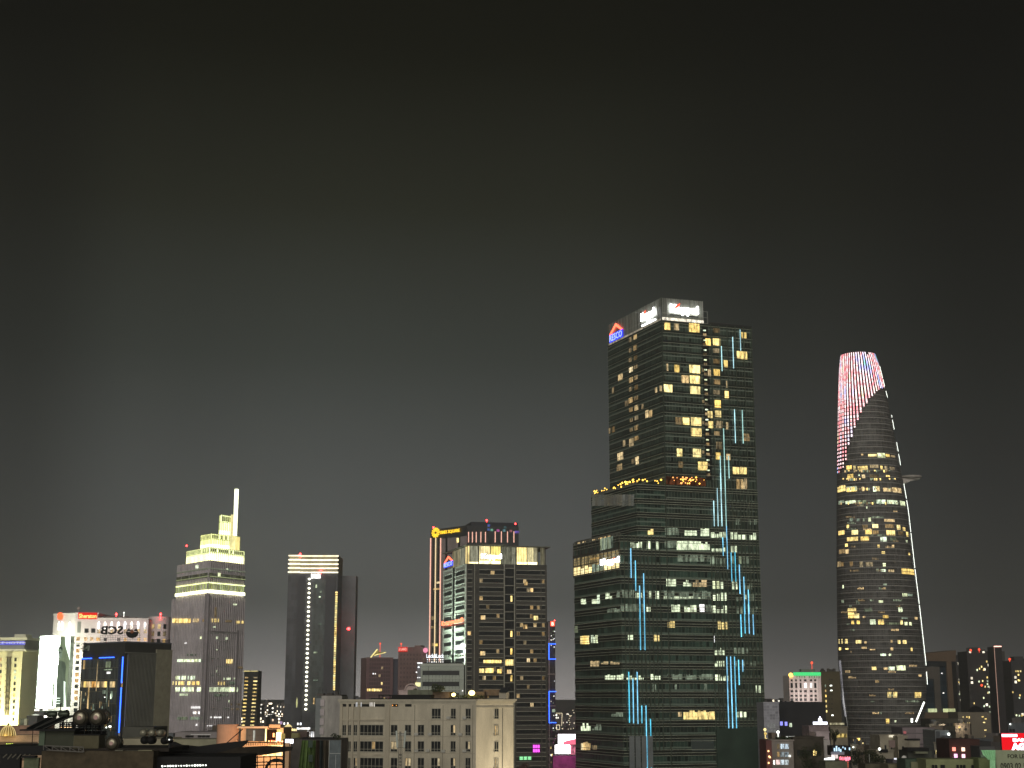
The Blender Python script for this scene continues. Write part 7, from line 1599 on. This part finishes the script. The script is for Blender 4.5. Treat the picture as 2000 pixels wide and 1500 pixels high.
# white glowing shop with bottle-shaped sign
t_, F, zt_ = block('rooftop_bar', 'small pinkish rooftop bar building carrying a glowing white sign with a blue halo', 1580, 1618, 1418, 330, 8, principled('pinkish_bar_wall', (.30, .24, .25, 1), .9, var=.4, scale=.6), par=.3, cols=5, lit=.6, rows=1, win=(.5, .8))
s_ = MB().fbox(F, F.uv(1589, 1412)[0], F.uv(1616, 1412)[0], F.uv(1600, 1415)[1], F.uv(1600, 1410)[1], -.5, -.1).build('white_sign', emis('violet_white_light', (.85, .85, 1), 4, sample=True), t_)
u, z = F.uv(1602.5, 1411); MB().lathe(F.P(u, z, -.3), (0, 0, 1), [(0, 0), (0, .42), (.7, .4), (1.0, .14), (1.25, .1), (1.25, 0)], 12).build('bottle_lamp', emis('violet_white_light', (.85, .85, 1), 4), s_)
t_, F, zt_ = block('pinkish_terrace_house', 'pale pink three-storey house with dark window pairs under the rooftop bar', 1594, 1619, 1430, 300, 7, principled('pale_pink_wall', (.55, .46, .47, 1), .9, var=.2, scale=.6), par=.3, cols=2, rows=1, lit=0, win=(.9, 1.1))
downto('pale_tower_house', 'narrow pale grey house below the pale pink house', 'building', 1609, 1445, 1621, 290, 5, principled('pale_grey_house', (.45, .42, .40, 1), .9, var=.25, scale=.6))
t_, F, zt_ = block('yellow_lit_house', 'olive house with a bright yellow balcony strip left of the curved tower foot', 1622, 1655, 1420, 330, 8, principled('olive_house', (.26, .23, .17, 1), .9, var=.3, scale=.5), par=.3)
MB().fbox(F, .3, F.w-.3, F.uv(1640, 1440)[1], F.uv(1640, 1433)[1], 0, .3).build('yellow_balcony', emis('yellow_balcony_light', (1, .7, .12), .9, .8, .9), t_)
MB().fbox(F, .3, F.w-.3, F.uv(1640, 1416)[1], F.uv(1640, 1412)[1], -2, -1.5).build('terrace_lights', emis('terrace_speck', (.9, .9, .6), .5, .95, 1.4), t_)
# trees
def tree(label, x, ytop, ybase, Y, wpx, n=900, seed=1, col=None):
    random.seed(seed); top, base = W(x, ytop, Y), W(x, ybase, Y); k = Y/2953; w_ = wpx*k/2; h = top.z-base.z
    t = thing('tree', label, 'tree', (top.x, Y, 0), 'trees among the low buildings on the right')
    m = MB(); m.tube((top.x, Y, 0), (top.x, Y, base.z), .35, 8, .22)
    cl = []
    for i in range(9):
        a = random.uniform(0, 6.28); q = Vector((top.x+w_*.65*math.cos(a)*random.random()**.5, Y+w_*.6*math.sin(a), base.z+h*random.uniform(.25, .85))); cl.append(q); m.tube((top.x, Y, base.z-h*.1), q, .13, 5, .04)
    m.build('trunk', principled('bark', (.06, .05, .035, 1), .9), t)
    c = MB()
    for q in cl: leafy(c, q, w_*random.uniform(.28, .5), w_*.4, h*random.uniform(.16, .3), n//9, .13*Y/250)
    c.build('crown', col or principled('tree_foliage', (.04, .05, .022, 1), .8, var=.7, scale=.6), t)
tree('dark broad tree in front of the curved tower foot', 1684, 1457, 1500, 260, 64, 1500, 2)
tree('dark tree right of the broad one, beside the beige blocks', 1714, 1470, 1503, 255, 40, 700, 3)
tree('dark narrow tree between the pale house and the yellow balcony house', 1628, 1423, 1452, 300, 22, 600, 4)
tree('large dark tree in front of the brown corner house', 1580, 1452, 1515, 215, 60, 1500, 5)
tree('small tree at the foot of the banded office tower right of the cream building', 1024, 1488, 1510, 290, 26, 400, 6, principled('pinkish_foliage', (.09, .05, .045, 1), .8, var=.6, scale=.6))
# white curved glowing roof and neon signs
t_ = thing('neon_shop', 'dark-faced shop with pale blue light strokes and a red neon sign below it', 'shop', W(1648, 1490, 240)); F = Fac((W(1622, 1460, 240).x, 240), (W(1662, 1460, 240).x, 240))
def QF(m, F, x0, y0, x1, y1, d0, d1): return m.fbox(F, F.uv(x0, (y0+y1)/2)[0], F.uv(x1, (y0+y1)/2)[0], F.uv((x0+x1)/2, y1)[1], F.uv((x0+x1)/2, y0)[1], d0, d1)
QF(MB(), F, 1626, 1457, 1660, 1476, -4, 0).build('dark_front', M_black, t_); QF(MB(), F, 1622, 1468, 1648, 1474, .1, .4).build('awning', principled('lavender_awning', (.35, .36, .45, 1), .8), t_)
for (x, y0, y1, w_) in ((1628, 1461, 1467, 2), (1632, 1457, 1467, 2), (1637, 1460, 1467, 1.5), (1640, 1463, 1468, 2), (1649, 1460, 1464, 1.4), (1657.5, 1460, 1465, 1.6), (1645, 1458, 1461, 1)): QF(MB(), F, x, y0, x+w_, y1, .2, .5).build('blue_stroke', emis('pale_blue_stroke', (.55, .8, 1), 1.6), t_)
QF(MB(), F, 1623, 1474, 1635, 1481, .3, .6).build('white_board', emis('pinkwhite_board', (1, .9, .95), 1.8, .4, 1.5), t_)
m = MB(); random.seed(9)
for k in range(16): x = 1638+k*1.35; QF(m, F, x, 1477+random.uniform(0, 3), x+.7, 1483+random.uniform(0, 4), .4, .6)
m.build('red_neon', emis('red_neon', (1, .08, .22), 2.2, .5, 1), t_)
m = MB()
for k in range(5):
    for j in range(4): x, y = 1643+k*2.6, 1488+j*4; QF(m, F, x, y, x+1.9, y+2.6, .5, .7)
m.build('red_lanterns', emis('red_lantern', (1, .08, .03), 1.3, .6, 1), t_)
m = MB().lathe(W(1619, 1484, 235), (1, .2, .12), [(-.9, 0), (-.7, .3), (.2, .35), (.9, .15), (1, 0)], 10); single(m, 'white_glowing_awning', 'bright white glowing curved awning left of the red neon sign', 'awning', emis('white_awning_glow', (.95, 1, .95), 2.6))
downto('green_roof_shop', 'low grey-green roof in front of the glowing white awning', 'building', 1612, 1487, 1655, 225, 5, principled('greygreen_roof', (.17, .18, .12, 1), .9, var=.4, scale=1))
# beige stepped blocks in front of the curved tower
Mb = principled('beige_block_render', (.36, .325, .25, 1), .9, var=.25, scale=.6)
GB = 'beige house blocks in front of the curved tower'
for (x0, x1, y, Y, lab, c, r_) in ((1718, 1762, 1436, 300, 'stepped beige block with a lit roof slot, leftmost of the group before the curved tower', 3, 2), (1753, 1772, 1438, 296, 'taller plain beige block right of the lit roof slot', 1, 4), (1772, 1796, 1446, 298, 'low beige extension with a dark lean-to roof', 1, 1), (1712, 1745, 1466, 285, 'front beige block with dark roof recess and bright lamp', 2, 3)):
    t_, F, zt_ = block('beige_house', lab, x0, x1, y, Y, 8, Mb, cols=c, rows=r_, lit=.05, win=(.35, .8), par=.3, group=GB)
    if x0 == 1718: MB().fbox(F, F.w*.4, F.w*.62, zt_-.4, zt_+.05, .1, .4).build('lit_slot', emis('cream_slot', (1, .9, .65), .9, .3, 1), t_)
    if x0 == 1712: MB().ball(F.P(.5, zt_+.3, .3), .25, 6).build('lamp', E_white, t_); MB().fbox(F, .4, F.w*.65, zt_-.3, zt_+.25, .0, .35).build('recess_shade', M_black, t_)  # raised black box stands in for the shade of the roof recess
boxpx('pink_wall_panel', 'pinkish wall panel between the beige blocks', 'wall panel', 1737, 1446, 1748, 1460, 284, .3, principled('pinkish_panel', (.27, .2, .18, 1), .9)); boxpx('lean_to_roof', 'black lean-to roof on the low beige extension', 'roof', 1772, 1443, 1797, 1446.5, 292, 2, M_black)
boxpx('low_shed_roof', 'long black shed roof right of the beige blocks', 'roof', 1773, 1461, 1814, 1467, 270, 4, M_black); boxpx('pale_shed_band', 'greenish pale band under the black shed roof', 'wall', 1788, 1468, 1812, 1472, 269, 2, principled('greenish_band', (.18, .19, .13, 1), .9))
downto('dim_shed', 'dim dark green-grey shed below the black shed roof', 'shed', 1772, 1466, 1820, 271, 6, principled('dim_shed_wall', (.07, .075, .06, 1), .9, var=.4, scale=.8))
lamp_bar('white_letters', 'small white lit letters beside a satellite dish low on the right', 1745.5, 1480, 1754, 1484, 250, emis('letter_white_dim', (.9, .9, .95), 1.2), 4, 'sign'); single(MB().lathe(W(1766, 1481, 249), (-.3, -1, .4), [(0, 0), (.05, .25), (.18, .4), (.14, .4), (0, .1)], 14), 'satellite_dish', 'small pale satellite dish low on the right', 'satellite dish', principled('white_dish', (.75, .75, .7, 1), .5))
downto('grey_awning_roof', 'grey sloping roof under the satellite dish', 'roof', 1744, 1484, 1772, 251, 5, principled('grey_violet_roof', (.17, .16, .18, 1), .9, var=.3))
# foreground green roofs at the bottom right
downto('green_wall_house', 'dark green walled house with a pale square window at the bottom right', 'building', 1768, 1483, 1810, 180, 4, principled('dark_green_wall', (.075, .11, .075, 1), .9, var=.3, scale=1)); boxpx('square_window', 'pale olive square window in the dark green wall', 'window', 1781, 1488, 1793, 1520, 179.5, .1, principled('olive_pane', (.22, .22, .13, 1), .7))
downto('olive_roof_house', 'long olive green house with small dark openings along the bottom right', 'building', 1808, 1483, 1917, 176, 4, principled('olive_green_wall', (.25, .27, .14, 1), .9, var=.25, scale=.8))
for k, x in enumerate((1821, 1827, 1838, 1842, 1869, 1876, 1882, 1898, 1906)): boxpx('small_opening', 'small dark opening in the long olive green house', 'opening', x, 1494, x+3.5, 1503, 175.7, .1, M_black, 'dark openings of the olive green house')
downto('tan_roof_house', 'low tan house under the dark trees at the bottom', 'building', 1735, 1493, 1769, 185, 4, principled('tan_dull_wall', (.2, .185, .11, 1), .9, var=.3, scale=1)); downto('brown_roof_house', 'low brown roof left of the tan house at the bottom', 'building', 1690, 1492, 1736, 190, 4, principled('brown_dull_wall', (.10, .09, .06, 1), .9, var=.4, scale=1))
single(MB().tube(W(1697.5, 1473, 200), W(1699, 1500, 200), .05, 5), 'lamp_post', 'thin pale pole in front of the dark broad tree', 'pole', principled('pale_pole', (.4, .4, .36, 1), .5))
# arch-shaped brown building
Ya = 1080
t_ = thing('brown_frame_building', 'brown building shaped like a tall frame round blue glass, right of the curved tower', 'office building', (W(1840, 1400, Ya).x, Ya+10, 0))
F = Fac(XY(W(1800, 1300, Ya-6)), XY(W(1873, 1300, Ya+6)))
M_br = principled('brown_stone', (.20, .135, .09, 1), .85, var=.2, scale=.12)
QF(MB(), F, 1802, 1288, 1866, 1640, -14, -1).build('glass_core', curtain('bluish_core', (.02, .04, .06), (.05, .06, .07), 1.6, 4, .15, .4, .5, .2), t_)
m = MB(); q = [F.P(*F.uv(x, y), .4) for x, y in ((1800, 1291), (1866, 1292), (1866.5, 1270), (1800, 1277))][::1]; m.face(q); b2_ = [p-F.n*14 for p in q]; m.face(b2_[::-1])
for i in range(4): j = (i+1) % 4; m.face([q[j], q[i], b2_[i], b2_[j]])
QF(m, F, 1858.5, 1292, 1868, 1640, -14, .4); QF(m, F, 1800, 1391, 1872, 1640, -13, .3); m.build('brown_frame', M_br, t_)
QF(MB(), F, 1800, 1302, 1836, 1326, -1, -.2).fbox(F, F.uv(1826, 1350)[0], F.uv(1837.5, 1350)[0], 20, F.uv(1830, 1302)[1], -1, -.21).build('grey_stone_panel', principled('grey_brown_panel', (.16, .14, .12, 1), .85), t_)
QF(MB(), F, 1800, 1294, 1858, 1301, -.9, -.1).build('dark_band', principled('slate_band', (.035, .04, .045, 1), .6), t_)
for (x0, x1) in ((1812, 1829), (1841.5, 1852), (1853, 1865)): QF(MB(), F, x0, 1384, x1, 1391, .35, .6).build('lit_band', emis('greenish_band_light', (.8, 1, .6), .85, .3, .3), t_)
for (x, y) in ((1841, 1315), (1844, 1353.5)): QF(MB(), F, x-1, y-1, x+1, y+1, -.9, -.5).build('lamp', E_whitewin, t_)
# hazy apartment towers
apt = [curtain('hazy_apartments_%d' % k, c, tuple(v*1.05 for v in c), 3.4, 3.3, 1.8, 1.5, .25, .8, spec=.1, litp=lp, litc=(1, .9, .68), lits=2.4) for k, (c, lp) in enumerate((((.055, .05, .052), .10), ((.062, .056, .06), .20), ((.05, .048, .052), .12), ((.075, .07, .062), .03)))]
def apart(label, x0, x1, y, Y, mi, extra=()):
    t_, F, zt_ = block('hazy_apartment_tower', label, x0, x1, y, Y, 24, apt[mi], cat='apartment tower', group='hazy dark apartment towers on the right', par=0)
    m = MB(); m.fbox(F, F.w*.2, F.w*.5, zt_, zt_+3, -14, -4).fbox(F, F.w*.6, F.w*.75, zt_, zt_+1.6, -14, -4); m.build('roof_house', principled('roof_house_wall', (.06, .055, .058, 1), .9), t_)
    for (x, yy) in extra: p = F.P(F.uv(x, yy)[0], F.uv(x, yy)[1], .5); MB().ball(p, .95*Y/1200, 6).tube((p.x, p.y, min(p.z, zt_)-1), p, .2, 4).build('beacon_lamp', E_redsign, t_)
apart('hazy dark apartment tower with round lit windows just right of the brown frame building', 1866, 1893, 1286, 1250, 1)
apart('hazy apartment tower with two red beacons on its roof', 1888, 1940, 1272, 1150, 0, ((1895.5, 1270), (1912, 1268.5), (1917, 1338.5)))
apart('hazy blank tower behind the pink vertical light line', 1936, 1962, 1272, 1350, 3)
apart('hazy low blank tower between the line-lit tower and the right edge', 1958, 1984, 1310, 1500, 3, ((1964, 1406),))
apart('hazy tower at the right edge with a single red beacon', 1974, 2030, 1290, 1100, 2, ((1971.5, 1287.5),))
t_, F, zt_ = block('line_lit_tower', 'dark tower with a thin pinkish vertical light line and short red-white top bar', 1941, 1956, 1263, 1000, 14, principled('near_black_tower', (.04, .036, .038, 1), .9), par=0)
MB().tube(F.P(.1, zt_, .3), F.P(.1, W(1950, 1432, 1000).z, .3), .2, 5).build('light_line', emis('salmon_line', (1, .6, .45), .55), t_); MB().fbox(F, 0, F.w-.2, zt_-.2, zt_+.5, .1, .5).build('light_bar', emis('red_white_bar', (1, .5, .4), 3), t_)
w = Many(t_, 'lit_window'); 
for k in range(30): x, y = random.uniform(1918, 1940), random.uniform(1290, 1425); pass
w2 = Many(bpy.data.objects['hazy_apartment_tower.001'] if 'hazy_apartment_tower.001' in bpy.data.objects else t_, 'lit_window'); FA2 = Fac((W(1888, 1300, 1149).x, 1149), (W(1940, 1300, 1149).x, 1149))
for (x, y) in ((927, 1292), (938, 1292), (917, 1302), (921, 1308), (908.5, 1308.5), (913, 1306), (934, 1308), (928, 1323), (936, 1325), (941, 1325), (919, 1330), (928.5, 1330), (928.5, 1336), (930, 1341), (924, 1341), (912, 1331), (932, 1352), (929.5, 1353), (942, 1353), (938, 1358), (921, 1363), (938.5, 1363.5), (902.5, 1373.5), (932.5, 1380), (939.5, 1380), (922, 1379), (933, 1391), (933, 1397)):
    w2.px(FA2, x+1000-.9, y-1.7, x+1000+1.1, y+1.9, random.choice((E_warm, E_cool, E_cool)), 0, .3)
w2.flush()
w3 = Many(bpy.data.objects['hazy_apartment_tower'], 'lit_window'); FA3 = Fac((W(1866, 1300, 1249).x, 1249), (W(1893, 1300, 1249).x, 1249))
for (x, y, s_) in ((878, 1308, 2.4), (885, 1315, 1.2), (891, 1321.5, 1.4), (873.5, 1332.5, 1.3), (879, 1332.5, 2), (879.5, 1343, 2), (887, 1339, 1.3), (875, 1355.5, 2), (880.5, 1355.5, 2.3), (890, 1378.5, 1.8), (882, 1373.5, 1.6), (881, 1384.5, 1.5), (884, 1384.5, 1.3)): w3.px(FA3, x+1000-s_, y-s_, x+1000+s_, y+s_, random.choice((E_warm, E_cool)), 0, .3)
w3.flush()
w4 = Many(bpy.data.objects['hazy_apartment_tower.004'], 'lit_window'); FA4 = Fac((W(1974, 1300, 1099).x, 1099), (W(2030, 1300, 1099).x, 1099))
for (x, y) in ((1984, 1311), (1988, 1311), (1993, 1311), (1989, 1318), (1989, 1328.5), (1991, 1329), (1992, 1358), (1991, 1363), (1985, 1397), (1991, 1398), (1996, 1397.5), (1987, 1409), (1991, 1410), (1997, 1416), (1978, 1352)): w4.px(FA4, x-1.2, y-1.6, x+1.2, y+1.6, random.choice((E_warm, E_cool)), 0, .3)
w4.flush()
# beige slab with dotted lights
t_, F, zt_ = block('tan_slab_building', 'dull tan windowless slab with tiny dotted lights and a black domed roof', 1871, 1934, 1391, 700, 16, principled('tan_slab_wall', (.19, .165, .125, 1), .9, var=.2, scale=.2), par=0)
w = Many(t_, 'tiny_lamp')
for r_ in range(4):
    for x, h in ((1881, 1), (1888.5, 1), (1893, 3)): w.px(F, x-.9+r_*.5, 1399+r_*12, x+.9+r_*.5, 1400.5+h+r_*12, E_warm if r_ < 3 else E_warm_mid, 0, .1)
for (x, y) in ((1919, 1400), (1925, 1404), (1922, 1411), (1924.5, 1426), (1926, 1438)): w.px(F, x-2, y-1, x+2, y+1, E_warm, 0, .1)
w.flush()
u = F.uv(1913, 1391)[0]; MB().lathe(F.P(u, zt_, -5), (0, 0, 1), [(0, 4.0), (1.2, 3.2), (2.4, 1.6), (2.9, 0)], 16).build('roof_dome', M_black, t_)
t_, F, zt_ = block('grey_olive_building', 'dim olive building below the brown frame building', 1816, 1873, 1404, 620, 14, principled('dim_olive_wall', (.085, .08, .06, 1), .9, var=.3, scale=.2), par=0, cols=7, lit=.08, win=(.8, 1.2))
downto('violet_grey_building', 'violet-grey glazed low building in front of the curved tower', 'building', 1762, 1421, 1826, 420, 12, curtain('violet_grey_glass', (.24, .20, .21), (.15, .13, .14), 3.5, 2.9, .2, .3, .25, .6, spec=.2)); boxpx('red_round_sign', 'faint round red sign on the violet-grey building', 'sign', 1765, 1428, 1770, 1433, 419, .2, emis('faint_red', (1, .3, .3), .35))
t_, F, zt_ = block('blue_glazed_building', 'low building with dark blue glazing and pale panes right of the violet-grey one', 1826, 1853, 1426, 400, 12, curtain('blue_pane_glass', (.11, .125, .14), (.22, .24, .24), 1.3, 2.0, .2, .25, .6, .3), par=0)
for k, (x, y) in enumerate(((1853, 1435), (1854, 1446))): u, z = F.uv(x, y); MB().fbox(F, u-.3, u+.2, z-.45, z+.45, .1, .4).build('lamp', E_white, t_)
t_, F, zt_ = block('red_lit_building', 'dark maroon building with four pink and white lamps', 1853, 1913, 1444, 330, 10, principled('dark_maroon_wall', (.075, .035, .03, 1), .9, var=.4, scale=.4), par=0, cols=0)
for (x, y, c) in ((1862.5, 1463, (1, .12, .08)), (1880.5, 1463.5, (1, .75, .65)), (1866, 1476, (1, .4, .8)), (1881, 1476.5, (1, .6, .9))): QF(MB(), F, x-2.8, y-3.6, x+2.8, y+3.6, .1, .5).build('pink_lamp', emis('lamp_%d' % x, c, 2.2, .2, 1), t_)
downto('dark_grey_house', 'dark grey house between the maroon building and the green net', 'building', 1884, 1448, 1935, 335, 8, principled('dark_grey_house_wall', (.05, .05, .05, 1), .9, var=.4, scale=.5)); downto('grey_flat_roof', 'small plain grey roof block above the green net', 'building', 1913, 1458, 1943, 300, 6, principled('plain_grey_wall', (.10, .10, .10, 1), .9))
# red billboard
Yb = 210
a, b_ = W(1955, 1432, Yb), W(2040, 1470, Yb); F = Fac((a.x, Yb), (b_.x, Yb)); t_ = thing('red_billboard', 'glowing red billboard with white lettering at the right edge', 'billboard', (F.P(2, 0).x, Yb, 0))
MB().fbox(F, 0, F.w, b_.z, a.z, -.2, 0).build('red_panel', emis('red_panel_light', (1, .012, .02), .95, sample=True), t_); MB().fbox(F, -.08, 0, b_.z, a.z, -.3, .1).fbox(F, .5, .7, 0, b_.z, -.3, -.1).fbox(F, 4, 4.2, 0, b_.z, -.3, -.1).build('frame', M_dark, t_)
E_bw2 = emis('board_white_light', (1, .85, .95), 4)
QF(MB(), F, 1956.5, 1434, 1986, 1439, .05, .15).build('white_bar', E_bw2, t_); letters('BANK', F, 1978, 1442, 2016, 1448.5, E_bw2, t_, .1, .05, bold=.05); letters('AGRI', F, 1975, 1451, 2018, 1466, E_bw2, t_, .1, .05, bold=.06)
# for lease board and green net
Yl = 170
a, b_ = W(1944, 1465, Yl), W(2050, 1540, Yl); F = Fac((a.x, Yl), (b_.x, Yl)); t_ = thing('for_lease_board', 'dull green wall board with dark FOR LEASE lettering and a phone number', 'signboard', (F.P(2, 0).x, Yl, 0))
MB().fbox(F, 0, F.w, 0, a.z, -.4, 0).build('board', principled('dull_green_board', (.34, .38, .25, 1), .8, var=.12, scale=1), t_)
M_lt2 = principled('dark_brown_paint', (.02, .016, .01, 1), .7)
letters('FOR LEASE', F, 1968, 1473, 2018, 1481, M_lt2, t_, .04, .02, bold=.01); letters('0903 02 5', F, 1954, 1490, 2004, 1503, M_lt2, t_, .04, .02, bold=.01)
m = MB(); F = Fac((W(1916, 1465, Yl-1).x, Yl-1), (W(1946, 1465, Yl-1).x, Yl-1))
def net(pts, nx=1):
    q = [F.P(*F.uv(x, y), .1*math.sin(x*.9+y*.2)) for x, y in pts]; m.face(q).face([p-F.n*.05 for p in q[::-1]])
net([(1944, 1540), (1944, 1465), (1916, 1465), (1920, 1474), (1927, 1481), (1933, 1484), (1934, 1540)])
m2 = m; single(m, 'green_net', 'bright green safety net hanging beside the dull green board', 'net', principled('bright_green_net', (.42, .85, .46, 1), .8, var=.25, scale=2))
net_f = MB()
for k in range(5): net_f.tube(F.P(*F.uv(1921+k*5, 1466), .12), F.P(*F.uv(1930+k*3, 1484), .1), .05, 4)
single(net_f, 'net_fold', 'gathered folds at the top of the bright green net', 'net', principled('bright_green_net', (.42, .85, .46, 1), .8, var=.25, scale=2))
downto('pale_green_house', 'pale green house corner left of the bright green net', 'building', 1911, 1481, 1936, 174, 3, principled('pale_green_wall', (.2, .24, .11, 1), .9, var=.3, scale=1)); boxpx('roof_louver', 'small pale roof louver beside the bright green net', 'louver', 1916, 1474, 1922, 1481, 176, .4, principled('louver_green', (.2, .28, .2, 1), .8))
# ordinary low buildings packed behind the front rows, each with its own windows, tanks and lamps
random.seed(77)
LW = [E_warm_mid, E_warm_dim, E_cool_dim, E_whitewin, E_warm]
WM = [principled('dim_grey_block', (.19, .175, .165, 1), .9, var=.35, scale=.3), principled('dim_brown_block', (.19, .155, .12, 1), .9, var=.35, scale=.3), principled('dim_beige_block', (.32, .29, .235, 1), .9, var=.3, scale=.3), principled('dim_blue_block', (.15, .165, .18, 1), .9, var=.3, scale=.3)]
def filler(x, y, w_, Y, label, grp, k):
    t_, F, zt_ = block('low_city_building', label, x, x+w_, y, Y, 10, WM[k % 4], group=grp, cols=random.randint(2, 5), rows=5, lit=.22, lits=LW, win=(.8, .9), par=.4, tanks=random.randint(0, 2), skew=random.uniform(-2, 2))
    m = MB().fbox(F, F.w*.2, F.w*.5, zt_, zt_+1.6, -6, -2); m.build('roof_hut', WM[(k+1) % 4], t_)
    if random.random() < .6:
        u_, z_ = F.w*random.random(), zt_+random.uniform(-3, .8); MB().ball(F.P(u_, z_, .3), .22*Y/450, 5).build('wall_lamp', random.choice((E_white, E_warm, E_shopy, E_white)), t_)
        if k % 3 == 0: point_light('wall_lamp_light', F.P(u_, z_, 1.6), 380, (1, .85, .62), .4)
for k in range(34):
    x = random.uniform(1490, 1990); Y = random.uniform(360, 640); y = 1442+random.uniform(0, 16) if Y < 480 else 1410+random.uniform(0, 16)
    if 1650 < x+20 and x < 1805 and Y > 480: continue
    filler(x, y, random.uniform(14, 32), Y, 'one of many dim low buildings packed behind the front row on the right', 'dim low buildings on the right', k)
for k in range(14):
    filler(52+k*44+random.uniform(-10, 10), 1424+random.uniform(0, 18), random.uniform(28, 50), random.uniform(440, 620), 'one of many dim low buildings packed between the towers on the left', 'dim low buildings on the left', k)
for k in range(5):
    filler(1070+k*11, 1446+random.uniform(0, 10), 12, 700+20*k, 'dim low building in the gap left of the green glass tower', 'dim low buildings in the middle gap', k)
# ================================================================ night haze over the city
hzb = MB().box(-1800, 1800, -120, 3400, -1, 285); hm, ht2 = newmat('haze_air')
ho = N(ht2, 'ShaderNodeOutputMaterial'); hv = N(ht2, 'ShaderNodeVolumePrincipled'); hv.inputs['Color'].default_value = (.94, .96, .92, 1)
hv.inputs['Density'].default_value = HAZE_D; hv.inputs['Anisotropy'].default_value = .3
ht2.links.new(hv.outputs[0], ho.inputs['Volume']); hz_o = hzb.build('haze', hm); hz_o['kind'] = 'stuff'
